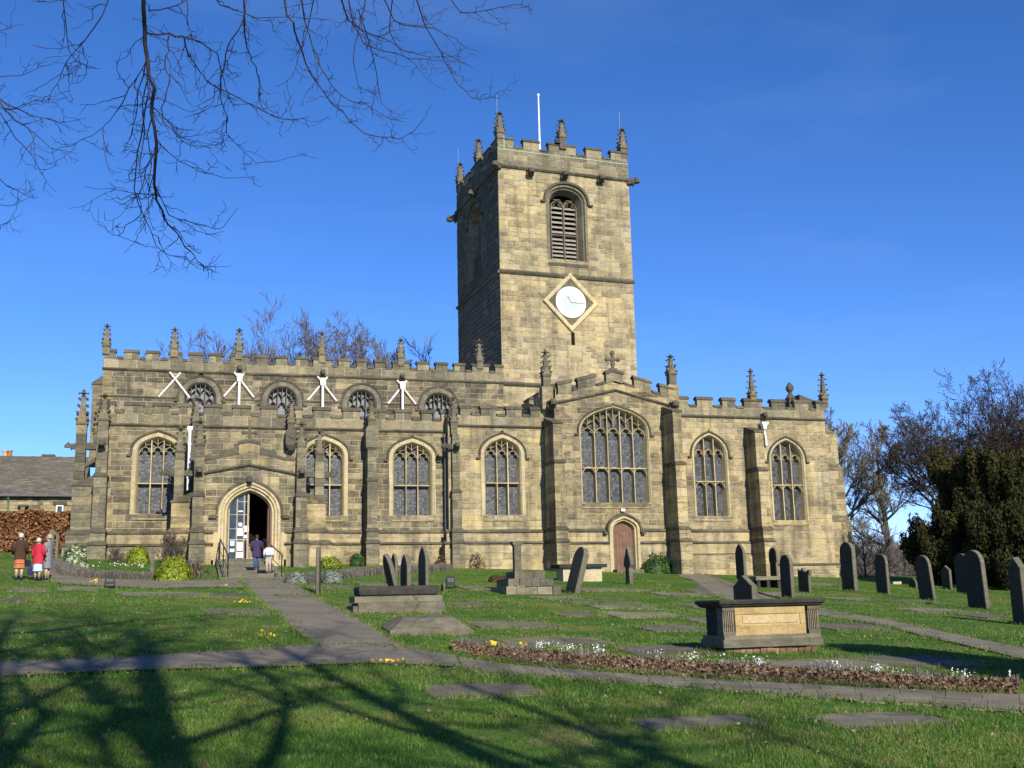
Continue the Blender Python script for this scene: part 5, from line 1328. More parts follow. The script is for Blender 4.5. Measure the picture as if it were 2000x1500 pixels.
# ---------------------------------------------------------------- flat ledger stones in the grass
LED = [
 (400, 535, 1190, 1204, 'flat ledger stone left of the path below the yellow crocuses'), (405, 480, 1160, 1168, 'thin flat ledger stone left of the path nearest the steps'),
 (235, 400, 1158, 1164, 'long flat ledger stone in the lawn below the golden shrub'), (20, 95, 1150, 1157, 'flat ledger stone in front of the three standing people'), (112, 200, 1147, 1154, 'flat ledger stone left of the black floodlight'),
 (0, 60, 1170, 1178, 'flat ledger stone at the left edge of the lawn'),
 (925, 1075, 1216, 1228, 'flat ledger stone level with the top of the coped grave'), (985, 1205, 1240, 1276, 'large pale ledger stone below the coped grave'), (890, 1010, 1250, 1263, 'low ledger stone touching the leaf border'),
 (1110, 1245, 1172, 1184, 'ledger stone right of the leaning headstone'), (1130, 1270, 1150, 1156, 'narrow ledger stone behind the leaning headstone'), (1190, 1330, 1194, 1212, 'ledger stone left of the chest tomb, upper row'), (1165, 1275, 1185, 1190, 'thin ledger stone between two wider ones in mid lawn'),
 (1215, 1400, 1262, 1284, 'ledger stone running up to the chest tomb from the left'), (1250, 1372, 1222, 1236, 'ledger stone just left of the chest tomb lid'), (1290, 1395, 1158, 1168, 'ledger stone beside the diagonal path'),
 (1340, 1440, 1208, 1216, 'ledger stone partly behind the chest tomb'), (1500, 1730, 1290, 1312, 'broad ledger stone in front of the chest tomb'), (1690, 1895, 1283, 1308, 'ledger stone lying in the long dark shadow'),
 (1590, 1725, 1219, 1232, 'ledger stone right of the chest tomb lid'), (1740, 1820, 1172, 1180, 'ledger stone in front of the headstones by the yew'), (1890, 1960, 1198, 1210, 'ledger stone below the tall right headstone'),
 (1480, 1640, 1138, 1146, 'ledger stone under the row of dark headstones'), (900, 1000, 1146, 1152, 'ledger stone between the small floodlight and the cross base'), (700, 830, 1139, 1145, 'ledger stone behind the three dark headstones'), (600, 690, 1143, 1152, 'ledger stone at the foot of the edge-on headstone'),
 (1090, 1170, 1198, 1206, 'small ledger stone in mid lawn left of the chest tomb'), (1330, 1420, 1180, 1187, 'narrow ledger stone above the chest tomb lid'), (1400, 1490, 1196, 1203, 'ledger stone showing behind the chest tomb lid'), (1620, 1700, 1166, 1174, 'ledger stone in front of the tall east-end headstone'), (1050, 1130, 1166, 1172, 'ledger stone at the foot of the cross base'),
 (880, 960, 1178, 1186, 'ledger stone right of the stepped tomb'), (1590, 1660, 1196, 1203, 'ledger stone between the chest tomb and the diagonal path'), (1480, 1570, 1158, 1164, 'ledger stone among the dark headstones behind the chest tomb'), (540, 610, 1164, 1170, 'broken ledger stone overlapping the right edge of the porch path'), (1780, 1880, 1190, 1198, 'ledger stone below the headstones by the yew'),
 (830, 1065, 1336, 1362, 'sunken ledger stone in the foreground below the crossing'), (1235, 1500, 1400, 1425, 'sunken ledger stone in the foreground lawn, nearer the middle'), (1590, 1860, 1392, 1424, 'sunken ledger stone in the foreground lawn, further right'),
]
for k, (a, b, t, bt, lb) in enumerate(LED):
    pm = (t+bt)/2
    x0, y0 = ground_at(a, pm); x1, y1 = ground_at(b, pm); _, yt = ground_at((a+b)/2, t); _, yb = ground_at((a+b)/2, bt)
    yc = (yt+yb)/2; w = min(max(yt-yb, .5), 1.6)/2; rg = random.Random(k)
    r_ = rg.uniform(-.05, .05); cx = (x0+x1)/2; hl = (x1-x0)/2
    P = []
    for (u, v) in ((-1,-1), (0,-1), (1,-1), (1,0), (1,1), (0,1), (-1,1), (-1,0)):
        u = u*hl*(1+rg.uniform(-.03, .03)); v = v*w*(1+rg.uniform(-.08, .08)); P.append((cx+u*math.cos(r_)-v*math.sin(r_), yc+u*math.sin(r_)+v*math.cos(r_)))
    o = slab_mesh(P, .030 if k < len(LED)-3 else .012, .12, 'ledger', 'ledger_stone', inset=.03)
    tag(o, lb, 'ledger stone', 'flat ledger stones let into the lawn')
    MASKS.append([(cx+(x-cx)*.93, yc+(y-yc)*(.82 if k < len(LED)-3 else .70)) for x, y in P]); EDGES.append(P)

# ---------------------------------------------------------------- headstones
def outline_of(style, w, h):
    a = w/2
    if style == 'round': pts = [(a, 0), (a, h-a)]+[(a*math.cos(q), h-a+a*math.sin(q)) for q in [math.pi*i/10 for i in range(1, 10)]]+[(-a, h-a), (-a, 0)]
    elif style == 'pointed':
        r = [(a, 0), (a, h-a*1.5)]+[(x, h-a*1.5+z) for x, z in bez((a, 0), (a, a*.7), (a*.5, a*1.2), (0, a*1.5), 7)[1:]]; pts = r+[(-x, z) for x, z in r[-2::-1]]
    elif style == 'pediment': r = [(a, 0), (a, h-a*.62), (a*.86, h-a*.62), (a*.80, h-a*.55), (0, h)]; pts = r+[(-x, z) for x, z in r[-2::-1]]
    elif style == 'shoulder':
        b = a*.78; r = [(a*.82, 0), (a*.82, h-a*2.3), (a, h-a*1.9), (a, h-a*1.0)]+[(a*math.cos(q), h-a+a*math.sin(q)) for q in [math.pi*i/12 for i in range(1, 6)]]+[(0, h)]; pts = r+[(-x, z) for x, z in r[-2::-1]]
    elif style == 'broken': pts = [(a, 0), (a, h*.98), (a*.8, h*.96), (a*.66, h*.85), (a*.35, h*.88), (a*.25, h), (0, h*.99), (-a*.1, h*.9), (-a*.7, h*.86), (-a*.95, h*.93), (-a*1.25, h*.9), (-a*1.2, h*.82), (-a, h*.74), (-a, 0)]
    elif style == 'spear':
        r = [(a*.62, 0), (a*.55, h*.52), (a, h*.60), (a*.9, h*.72), (a*.45, h*.86), (a*.35, h*.93), (0, h)]; pts = r+[(-x, z) for x, z in r[-2::-1]]
    return pts
def headstone(px, pbase, ptop, face, style, label, w=.75, t=.13, lean=0.0, leanx=0.0, mat='grave', theta=None, group='old headstones in the churchyard', hmul=1.0, scroll=False):
    x, y = ground_at(px, pbase); d = math.hypot(x-CAM[0], y-CAM[1])
    hgt = (pbase-ptop)/FPX*d*hmul/math.cos(abs(leanx))
    al = YAW+math.atan((px-1000)/FPX)
    app = face/FPX*d
    th = max(R(-25), min(R(8), math.asin(min(.97, app/w))-al)) if theta is None else theta
    P = outline_of(style, w, hgt+.25); mb = MB(); c = .018
    cx_, cz_ = 0, hgt*.5
    def sc_(p, k): return (p[0]-math.copysign(min(abs(p[0]), c), p[0])*k, p[1]-(c*k if p[1] > .3 else 0))
    ringf = lambda tt, k: [(tt, q[0], q[1]-.25) for q in (sc_(p, k) for p in P)]
    tv = rnd.uniform(.2, .6)
    mb.loft([ringf(-t/2, 1), ringf(-t/2+c, 0), ringf(t/2-c, 0), ringf(t/2, 1)], tv)
    nP = len(P)
    for q in range(nP, 2*nP): mb.m[q] = 1; mb.t[q] = .5  # edge faces get a paler stone, painting sunlight into their colour
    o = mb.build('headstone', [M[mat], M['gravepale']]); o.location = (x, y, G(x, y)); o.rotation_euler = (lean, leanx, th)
    tag(o, label, 'headstone', group)
    EDGES.append([(x+.4*w*math.cos(q)*abs(math.sin(th))+t*.6*math.cos(q), y+w*.5*math.sin(q)) for q in [i*.5 for i in range(13)]])
    return o
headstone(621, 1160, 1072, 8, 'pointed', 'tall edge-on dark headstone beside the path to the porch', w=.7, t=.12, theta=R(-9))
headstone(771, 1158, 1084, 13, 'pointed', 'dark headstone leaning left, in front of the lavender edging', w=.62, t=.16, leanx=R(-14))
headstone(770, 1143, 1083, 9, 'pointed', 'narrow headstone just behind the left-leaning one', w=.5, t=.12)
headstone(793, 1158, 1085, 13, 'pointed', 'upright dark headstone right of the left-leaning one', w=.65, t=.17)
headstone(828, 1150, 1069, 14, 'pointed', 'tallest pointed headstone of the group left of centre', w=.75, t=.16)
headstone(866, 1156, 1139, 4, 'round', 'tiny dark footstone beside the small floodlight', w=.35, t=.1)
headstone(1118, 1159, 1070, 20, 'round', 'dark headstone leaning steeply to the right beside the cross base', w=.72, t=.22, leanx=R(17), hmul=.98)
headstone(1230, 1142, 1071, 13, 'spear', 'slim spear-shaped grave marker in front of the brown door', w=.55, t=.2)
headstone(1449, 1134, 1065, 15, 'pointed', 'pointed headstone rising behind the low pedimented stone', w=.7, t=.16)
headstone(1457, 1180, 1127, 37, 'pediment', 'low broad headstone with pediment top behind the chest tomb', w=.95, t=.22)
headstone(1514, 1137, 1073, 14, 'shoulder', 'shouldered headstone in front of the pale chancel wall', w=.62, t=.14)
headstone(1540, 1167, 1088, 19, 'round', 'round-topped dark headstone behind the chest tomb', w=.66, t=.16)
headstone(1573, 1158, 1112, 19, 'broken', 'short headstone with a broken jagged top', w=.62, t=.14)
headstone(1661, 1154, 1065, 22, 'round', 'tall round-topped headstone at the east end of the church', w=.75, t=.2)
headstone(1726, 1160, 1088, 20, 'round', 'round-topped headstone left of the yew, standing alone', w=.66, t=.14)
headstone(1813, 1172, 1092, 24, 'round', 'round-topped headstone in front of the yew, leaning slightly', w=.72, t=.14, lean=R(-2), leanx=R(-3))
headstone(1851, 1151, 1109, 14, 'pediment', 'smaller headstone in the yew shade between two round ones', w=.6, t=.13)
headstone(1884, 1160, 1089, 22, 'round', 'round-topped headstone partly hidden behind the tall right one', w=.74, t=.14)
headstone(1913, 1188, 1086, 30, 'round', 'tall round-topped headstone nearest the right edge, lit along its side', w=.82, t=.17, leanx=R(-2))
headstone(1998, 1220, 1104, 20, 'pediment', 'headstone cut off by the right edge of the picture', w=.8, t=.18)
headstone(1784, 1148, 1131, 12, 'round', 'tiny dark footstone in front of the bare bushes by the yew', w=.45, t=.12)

# ---------------------------------------------------------------- raised tombs
def px_m(px, py):
    x, y = ground_at(px, py); return x, y, math.hypot(x-CAM[0], y-CAM[1])/FPX
# chest tomb with fluted pilasters
x, y, mpp = px_m(1416, 1279)
x1, y1 = ground_at(1590, 1272)
L_ = (x1-x)*.95; H_ = (1279-1177)*mpp; z0 = G(x, y)-.02
t = thing('chest_tomb', 'large chest tomb with golden panel, fluted corner pilasters and brick footing', 'tomb', (x+L_/2, y+.55, z0))
Wd = .78; H1 = H_
def lb(name, mat, bs):
    mb = MB()
    for b_ in bs: mb.box(*b_)
    return mb.build(name, M[mat], t)
nbk = 14
for r_ in range(1):
    for k in range(nbk):
        bx0 = x+.05+(L_-.1)*k/nbk; mb = MB(); mb.box(bx0+.006, bx0+(L_-.1)/nbk-.006, y+rnd.uniform(.0, .03), y+.3, z0-.15, z0+.11+rnd.uniform(-.01, .01), rnd.uniform(0, 1)); mb.build('brick', M['brick'], t)
lb('footing', 'grave', [(x+.06, x+L_-.06, y+.05, y+Wd-.06, z0-.2, z0+.105, .3)])
lb('plinth', 'gravepale', [(x-.03, x+L_*.86, y-.04, y+Wd, z0+.125, z0+.25, .5), (x+L_*.865, x+L_+.03, y-.03, y+Wd, z0+.13, z0+.25, .4), (x+.0, x+L_-.0, y-.02, y+Wd-.02, z0+.25, z0+.31, .7)])
lb('body', 'grave', [(x+.05, x+L_-.05, y+.05, y+Wd-.08, z0+.3, z0+H1-.1, .2)])
zt0, zt1 = z0+.31, z0+H1-.12
pw = L_*.115
for px0 in (x+.0, x+L_-pw-.0):
    mb = MB(); mb.box(px0, px0+pw, y+.012, y+.2, zt0, zt1, .6)
    for k in range(5): mb.box(px0+pw*(.12+.165*k), px0+pw*(.12+.165*k+.075), y-.012, y+.02, zt0+.08, zt1-.05, .9)
    mb.box(px0-.01, px0+pw+.01, y-.018, y+.2, zt1-.05, zt1, .5); mb.box(px0-.01, px0+pw+.01, y-.018, y+.2, zt0, zt0+.07, .5); mb.build('pilaster', M['gravepale'], t)
pa, pb = x+pw+.015, x+L_-pw-.05
lb('panel', 'panel', [(pa, pb, y+.02, y+.1, zt0, zt1, .6)])
fr = .09*L_/1.6
mb = MB(); zi0, zi1 = zt0+fr*1.6, zt1-fr*1.1
for b_ in ((pa, pb, zi1, zt1), (pa, pb, zt0, zi0), (pa, pa+fr*1.1, zi0, zi1), (pb-fr, pb, zi0, zi1)): mb.box(b_[0]+.002, b_[1]-.002, y+.002, y+.03, b_[2]+.002, b_[3]-.002, .35)
mb.box(pa+fr*1.1+.03, pb-fr-.03, y+.008, y+.03, zi0+.03, zi1-.03, .8)
mb.build('panel_border', M['panel'], t)
mb = MB(); cx_, cy_ = x+L_/2, y+Wd/2
def rr(k, z): return [(x-k, y-k, z), (x+L_+k, y-k, z), (x+L_+k, y+Wd+k-.05, z), (x-k, y+Wd+k-.05, z)]
mb.loft([rr(.0, zt1), rr(.04, zt1+.02), rr(.06, zt1+.05), rr(.085, zt1+.06), rr(.09, zt1+.10), rr(.07, zt1+.125)], .25); mb.build('lid', M['grave'], t)
MASKS.append([(x-.05, y-.02), (x+L_, y-.02), (x+L_, y+Wd), (x-.05, y+Wd)]); EDGES.append([(x-.05, y+Wd), (x-.05, y-.04), (x+L_, y-.04), (x+L_, y+Wd)])
# stepped ledger tomb
x, y, mpp = px_m(690, 1199); x1, _ = ground_at(872, 1199)
z0 = G(x+1, y); t = thing('stepped_tomb', 'low grey stepped tomb of stacked slabs beside the path', 'tomb', ((x+x1)/2, y+.4, z0))
mb = MB(); mb.box(x+.12, x1-.02, y, y+1.15, z0-.3, z0+.27, .3); mb.box(x, x+.11, y+.03, y+1.1, z0-.3, z0+.2, .2); mb.build('base', M['ledger'], t)
mb = MB(); mb.box(x+.05, x1-.05, y+.12, y+1.05, z0+.28, z0+.42, .5); mb.build('step', M['ledger'], t)
mb = MB(); mb.loft([[(x+.2-k, y+.18-k, z), (x1-.18+k, y+.18-k, z), (x1-.18+k, y+.98+k, z), (x+.2-k, y+.98+k, z)] for k, z in ((-.02, z0+.42), (.03, z0+.46), (.05, z0+.58), (.04, z0+.64), (.0, z0+.66))], .45); mb.build('top_slab', M['grave'], t)
EDGES.append([(x-.02, y+1.1), (x-.02, y-.03), (x1, y-.03), (x1+.03, y+1.1)])
# coped grave stone
x, y, mpp = px_m(762, 1243); x1, _ = ground_at(912, 1238); z0 = G(x+.5, y)
mb = MB(); mb.loft([[(x, y, z0-.2), (x1, y, z0-.2), (x1, y+.95, z0-.2), (x, y+.95, z0-.2)], [(x, y, z0+.10), (x1, y, z0+.08), (x1, y+.95, z0+.16), (x, y+.95, z0+.18)], [(x+.06, y+.03, z0+.14), (x1-.06, y+.03, z0+.12), (x1-.06, y+.92, z0+.2), (x+.06, y+.92, z0+.22)], [(x+.30, y+.30, z0+.33), (x1-.30, y+.30, z0+.32), (x1-.30, y+.65, z0+.36), (x+.30, y+.65, z0+.37)]], .35)
tag(mb.build('coped_gravestone', M['ledger']), 'low coped gravestone with sloping sides beside the path crossing', 'gravestone')
EDGES.append([(x-.02, y+.9), (x-.02, y-.03), (x1, y-.03), (x1+.03, y+.9)])
# churchyard cross: stepped base and broken shaft
x, y, mpp = px_m(1040, 1161); z0 = G(x, y)
t = thing('cross_base', 'broken churchyard cross shaft on a ruined stepped base', 'cross', (x, y+.8, z0))
def blocks(name, x0_, x1_, y0_, y1_, z0_, z1_, k, mat='gravepale'):
    cut = [x0_]+sorted(x0_+(x1_-x0_)*((i_+1)/k+rnd.uniform(-.06, .06)) for i_ in range(k-1))+[x1_]
    for a, b in zip(cut, cut[1:]):
        mb = MB(); e = rnd.uniform(-.05, .05); mb.box(a+.008, b-.008, y0_+e, y1_, z0_, z1_+rnd.uniform(-.03, .03), rnd.uniform(.2, .9)); mb.build(name, M[mat], t)
s_ = mpp
blocks('step_stone', x-52*s_, x+58*s_, y-.0, y+2.0, z0-.3, z0+16*s_, 5)
blocks('step_stone', x-42*s_, x+50*s_, y+.3, y+1.8, z0+16*s_, z0+31*s_, 4)
blocks('step_stone', x-26*s_, x+38*s_, y+.55, y+1.6, z0+31*s_, z0+44*s_, 3, 'ledger')
mb = MB(); w_ = 7.0*s_
xs, zs_ = x-12*s_, z0+44*s_
mb.loft([[(xs-a, y+1-b, z), (xs+a, y+1-b, z), (xs+a, y+1+b, z), (xs-a, y+1+b, z)] for a, b, z in ((w_*1.15, w_*1.15, z0+28*s_), (w_, w_, zs_), (w_, w_, zs_+50*s_), (w_*1.5, w_*1.2, zs_+55*s_), (w_*1.5, w_*1.2, zs_+60*s_))], .35); mb.build('shaft', M['dark'], t)
# table tomb by the brown door
x, y, mpp = px_m(1095, 1136); x1 = x+96*mpp; z0 = G(x, y)
t = thing('table_tomb', 'pale table tomb with overhanging dark slab in front of the transept', 'tomb', ((x+x1)/2, y+.5, z0))
mb = MB(); mb.box(x+.16, x1-.2, y+.1, y+1.0, z0-.3, z0+26*mpp, .8); mb.build('body', M['cream'], t)
mb = MB(); mb.box(x-.05, x1, y-.05, y+1.15, z0+26.2*mpp, z0+33*mpp, .2); mb.build('slab', M['grave'], t)
# low stone table among the right-hand headstones
x, y, mpp = px_m(1478, 1148); x1 = x+68*mpp; z0 = G(x, y)
t = thing('grave_table', 'low slab on short stone legs behind the dark headstones', 'tomb', ((x+x1)/2, y+.4, z0))
mb = MB(); mb.box(x, x1, y, y+.9, z0+14*mpp, z0+21*mpp, .6); mb.build('slab', M['gravepale'], t)
for f in (.05, .35, .68, .92):
    mb = MB(); mb.box(x+(x1-x)*f, x+(x1-x)*f+.14, y+.06, y+.8, z0-.3, z0+14*mpp, .3); mb.build('leg', M['grave'], t)
for px0, px1, py0, lbt in ((1745, 1762, 1141, 'low pale kerb of a grave near the yew'),):
    x, y, mpp = px_m(px0, py0); mb = MB(); mb.box(x, x+(px1-px0)*mpp, y, y+.8, G(x, y)-.2, G(x, y)+.12, .9); tag(mb.build('grave_kerb', M['cream']), lbt, 'kerb')

# ---------------------------------------------------------------- steps and handrails of the porch
yb = ground_at(495, 1133)[1]
sx0, sx1 = ground_at(430, 1133)[0], ground_at(560, 1133)[0]; zg = G(DO.c, yb)-.02
ns = max(3, int(round((Z_FL-zg)/.17)))
steps = thing('porch_steps', 'worn stone steps rising to the church porch', 'steps', (DO.c, (yb+YP)/2, zg))
for k in range(ns):
    zt_ = zg+(Z_FL-zg)*(k+1)/ns; yf = yb+(YP-.2-yb)*k/ns
    mb = MB(); e = .12*k/ns
    mb.loft([[(sx0+e, yf, zg-.5), (sx1-e, yf, zg-.5), (sx1-e, YP+.56, zg-.5), (sx0+e, YP+.56, zg-.5)], [(sx0+e, yf, zt_-.03), (sx1-e, yf, zt_-.03), (sx1-e, YP+.56, zt_-.03), (sx0+e, YP+.56, zt_-.03)], [(sx0+e+.02, yf+.03, zt_-.004*(ns-k)), (sx1-e-.02, yf+.03, zt_-.004*(ns-k)), (sx1-e-.02, YP+.56, zt_-.004*(ns-k)), (sx0+e+.02, YP+.56, zt_-.004*(ns-k))]], .45+.1*(k % 2))
    mb.build('step', M['gravepale'], steps)
MASKS.append([(sx0-.1, yb-.05), (sx1+.1, yb-.05), (sx1+.1, YP), (sx0-.1, YP)])
def rail(xr, label):
    t = thing('handrail', label, 'handrail', (xr, yb, zg), 'handrails of the porch steps')
    mb = MB(); y0, y1 = yb+.15, YP-.35
    mb.tube([(xr, y0-.15, zg+.86), (xr, y0, zg+.95), (xr, y1, Z_FL+.95), (xr, y1+.12, Z_FL+.9)], .028, 8); mb.build('rail', M['iron'], t)
    for f in (0, .5, 1):
        yy = y0+(y1-y0)*f; zz = zg+(Z_FL-zg)*f
        mb = MB(); mb.tube([(xr, yy, zz-.1), (xr, yy, zz+.95)], .022, 8); mb.tube([(xr-.06, yy, zz+.55), (xr+.06, yy, zz+.55)], .012, 5); mb.build('post', M['iron'], t)
    mb = MB(); mb.tube([(xr, y0, zg+.45), (xr, y1, Z_FL+.45)], .014, 6); mb.build('lower_rail', M['iron'], t)
rail(sx0+.28, 'black iron handrail on the left of the porch steps'); rail(sx1-.22, 'black iron handrail on the right of the porch steps')

# floodlights, wooden post
def flood(px, py, w, hh, label):
    x, y, s_ = px_m(px, py); z = G(x, y); t = thing('floodlight', label, 'floodlight', (x, y, z))
    w *= s_; hh *= s_; b = .12
    mb = MB(); mb.loft([[(x-w/2, y-.05, z+b), (x+w/2, y-.05, z+b), (x+w/2, y-.05, z+b+hh), (x-w/2, y-.05, z+b+hh)], [(x-w/2*.8, y+.2, z+b+hh*.15), (x+w/2*.8, y+.2, z+b+hh*.15), (x+w/2*.8, y+.2, z+b+hh*.85), (x-w/2*.8, y+.2, z+b+hh*.85)]]); mb.build('housing', M['iron'], t)
    mb = MB(); mb.tube([(x-w*.45, y, z-.1), (x-w*.5, y, z+b+hh*.4)], .02, 6); mb.tube([(x+w*.45, y, z-.1), (x+w*.5, y, z+b+hh*.4)], .02, 6); mb.tube([(x-w*.5, y, z+.05), (x+w*.5, y, z+.05)], .02, 6); mb.build('bracket', M['iron'], t)
    mb = MB(); mb.box(x-w*.35, x+w*.35, y-.056, y-.051, z+b+hh*.35, z+b+hh*.75); mb.build('rating_plate', M['greyiron'], t)
flood(214, 1149, 17, 13, 'black floodlight box on the grass left of the path'); flood(880, 1150, 17, 18, 'black floodlight box in the lawn right of the headstones')
def post(px, py, top, w, label, mat='paledoor', arm=False):
    x, y, s_ = px_m(px, py); z = G(x, y); t = thing('wooden_post', label, 'post', (x, y, z)); hh = (py-top)*s_
    mb = MB(); mb.loft([[(x-a, y-a, zz), (x+a, y-a, zz), (x+a, y+a, zz), (x-a, y+a, zz)] for a, zz in ((w/2, z-.2), (w/2, z+hh-.03), (w*.3, z+hh))]); mb.build('shaft', M[mat], t)
    if arm: mb = MB(); mb.box(x-.16, x+.16, y-w/2-.03, y-w/2-.002, z+hh-.22, z+hh-.05); mb.build('nameplate', M['gravepale'], t)
post(297, 1119, 1072, .13, 'grey wooden post in the flower bed left of the porch', 'gravepale', True)
post(101, 1086, 1040, .12, 'weathered post with a small plate in front of the brown hedge', 'gravepale', True); post(110, 1090, 1046, .11, 'plain weathered post beside the plated one at the hedge', 'gravepale')

# ================================================================ PLANTING
NR = np.random.RandomState(5)
def leaf_cloud(name, pts, size, mat, parent, up=0.0, aspect=1.0, outward=None, seed=0, tint=None, kind=None):
    """one quad per leaf at each point; normals random, biased"""
    rs = np.random.RandomState(seed); n = len(pts)
    N = rs.normal(size=(n, 3))
    if outward is not None: N += outward*1.2
    N /= np.linalg.norm(N, axis=1, keepdims=True)
    T = rs.normal(size=(n, 3)); T[:, 2] += up
    T -= N*(T*N).sum(1, keepdims=True); T /= np.linalg.norm(T, axis=1, keepdims=True)
    Bv = np.cross(N, T); s = size*rs.uniform(.6, 1.3, (n, 1))
    a, b = T*s*aspect/2, Bv*s/2
    V = np.stack([pts-a, pts+b*.9-a*.1, pts+a, pts-b*.9-a*.1], 1).reshape(-1, 3)
    return quads_mesh(name, V, 4, mat, parent, kind, rs.uniform(0, 1, n) if tint is None else tint)
def ball(n, seed, shell=0.75):
    rs = np.random.RandomState(seed); D = rs.normal(size=(n, 3)); D /= np.linalg.norm(D, axis=1, keepdims=True)
    r = rs.uniform(shell, 1, (n, 1))**.7
    return D, r
M['gold'] = leaf_mat('golden_shrub', [(0, (.05, .085, .008)), (.5, (.17, .22, .012)), (1, (.32, .36, .03))], trans=.2)
M['variegated'] = leaf_mat('variegated_leaves', [(0, (.04, .07, .02)), (.45, (.12, .17, .06)), (.7, (.38, .42, .26)), (1, (.5, .52, .38))], trans=.2)
M['lavender'] = leaf_mat('lavender_stems', [(0, (.07, .065, .05)), (.5, (.15, .135, .11)), (1, (.22, .19, .17))], rough=.8, trans=.1)
M['greysage'] = leaf_mat('grey_sage_leaves', [(0, (.08, .09, .065)), (.5, (.16, .18, .14)), (1, (.24, .26, .22))], rough=.8, trans=.1)
M['brownshrub'] = leaf_mat('brown_winter_shrub', [(0, (.03, .016, .01)), (.5, (.08, .04, .022)), (1, (.15, .085, .05))], rough=.8, trans=.1)
M['green'] = leaf_mat('glossy_green_leaves', [(0, (.012, .03, .008)), (.5, (.035, .08, .016)), (1, (.08, .14, .03))], trans=.2)
M['beech'] = leaf_mat('brown_beech_leaves', [(0, (.07, .030, .013)), (.5, (.21, .090, .036)), (1, (.36, .19, .085))], rough=.7, trans=.2, posvar=.8)
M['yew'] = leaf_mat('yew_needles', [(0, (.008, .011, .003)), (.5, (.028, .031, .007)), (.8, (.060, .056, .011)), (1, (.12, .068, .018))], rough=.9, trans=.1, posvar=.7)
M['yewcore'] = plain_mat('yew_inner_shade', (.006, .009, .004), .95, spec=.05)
M['bark'] = plain_mat('grey_brown_bark', (.10, .08, .06), .9, 0, .35, 3, spec=.15, bumps=.6)
M['darkbark'] = plain_mat('dark_twig_bark', (.05, .036, .03), .8, 0, .3, 4, spec=.2)
M['purplebark'] = plain_mat('purple_brown_twigs', (.13, .112, .10), .9, 0, .3, 2, spec=.15)
M['palebark'] = plain_mat('pale_grey_green_twigs', (.17, .155, .115), .9, 0, .3, 2, spec=.15)
M['yellowpetal'] = plain_mat('yellow_petals', (.75, .50, .02), .6, 0, .1)
M['whitepetal'] = plain_mat('white_petals', (.78, .78, .76), .6, 0, .05)

def shrub(name, label, cat, pxl, pxr, pbase, ptop, mat, n, size, seed, aspect=1.3, up=.5, flat=1.0, group=None, depth=None, stems=True):
    x0, y0 = ground_at(pxl, pbase); x1, _ = ground_at(pxr, pbase); cx, cy = (x0+x1)/2, y0
    d = math.hypot(cx-CAM[0], cy-CAM[1]); hgt = (pbase-ptop)/FPX*d; rx = (x1-x0)/2; ry = (depth or rx)
    cy += ry*.6; z0 = G(cx, cy)
    t = thing(name, label, cat, (cx, cy, z0), group)
    D, r = ball(n, seed); D[:, 2] = np.abs(D[:, 2])*1.0-.12
    D = D/(np.abs(D)**2.35).sum(1, keepdims=True)**(1/2.35)
    lump = 1+.07*np.sin(D[:, :1]*9+seed*1.7)+.07*np.sin(D[:, 1:2]*8+D[:, 2:3]*7+seed)+np.random.RandomState(seed+500).normal(0, .05, (n, 1))
    P = D*r*lump*np.array([[rx, ry, hgt]])+np.array([[cx, cy, z0+.05]])
    leaf_cloud('foliage', P, size, mat, t, up, aspect, D, seed)
    if stems:
        mb = MB(); rg = random.Random(seed)
        for k in range(7):
            q = rg.uniform(0, 6.28); mb.tube([(cx+.08*math.cos(q), cy+.08*math.sin(q), z0-.1), (cx+rx*.5*math.cos(q), cy+ry*.5*math.sin(q), z0+hgt*.6)], [.02, .008], 4)
        mb.build('stems', M['darkbark'], t)
    return t
shrub('variegated_shrub', 'cream-variegated shrub at the south-west corner of the church', 'shrub', 121, 170, 1110, 1072, M['variegated'], 1500, .11, 1, 1.6)
shrub('golden_shrub', 'rounded golden-green shrub in the bed against the aisle wall', 'shrub', 247, 292, 1101, 1073, M['gold'], 2600, .065, 2, 1.6)
shrub('golden_shrub', 'large rounded golden-green shrub beside the apron left of the steps', 'shrub', 301, 373, 1134, 1096, M['gold'], 4200, .07, 3, 1.6)
shrub('daffodil_clump', 'clump of yellow flowering leaves at the wall right of the porch', 'shrub', 624, 666, 1110, 1090, M['gold'], 700, .07, 7, 1.8)
shrub('evergreen_shrub', 'small green plant against the wall right of the yellow clump', 'shrub', 684, 711, 1106, 1085, M['green'], 450, .10, 8, 2.5)
shrub('evergreen_shrub', 'feathery green shrub left of the brown door', 'shrub', 1142, 1195, 1106, 1083, M['green'], 2200, .09, 9, 2.2, 1.5)
shrub('evergreen_shrub', 'feathery green shrub right of the brown door', 'shrub', 1256, 1306, 1119, 1086, M['green'], 2600, .10, 10, 2.2, 1.5)
shrub('dead_flower_stems', 'pink-brown dead flower heads beside the cross base', 'plant', 955, 992, 1137, 1126, M['brownshrub'], 500, .06, 11, 1.5, depth=.3, stems=False)
shrub('wall_plant', 'dry brown stalks at the foot of the wall beside the corner pipe', 'plant', 852, 878, 1108, 1085, M['brownshrub'], 350, .07, 14, 2.0, depth=.2)
shrub('wall_plant', 'dry brown stalks at the wall left of the cross shaft', 'plant', 915, 945, 1110, 1084, M['brownshrub'], 260, .06, 15, 2.2, depth=.2)
shrub('rose_bush', 'sparse climbing rose with reddish leaves on the wall right of the porch', 'plant', 618, 668, 1098, 1062, M['brownshrub'], 220, .10, 16, 1.2, depth=.2)
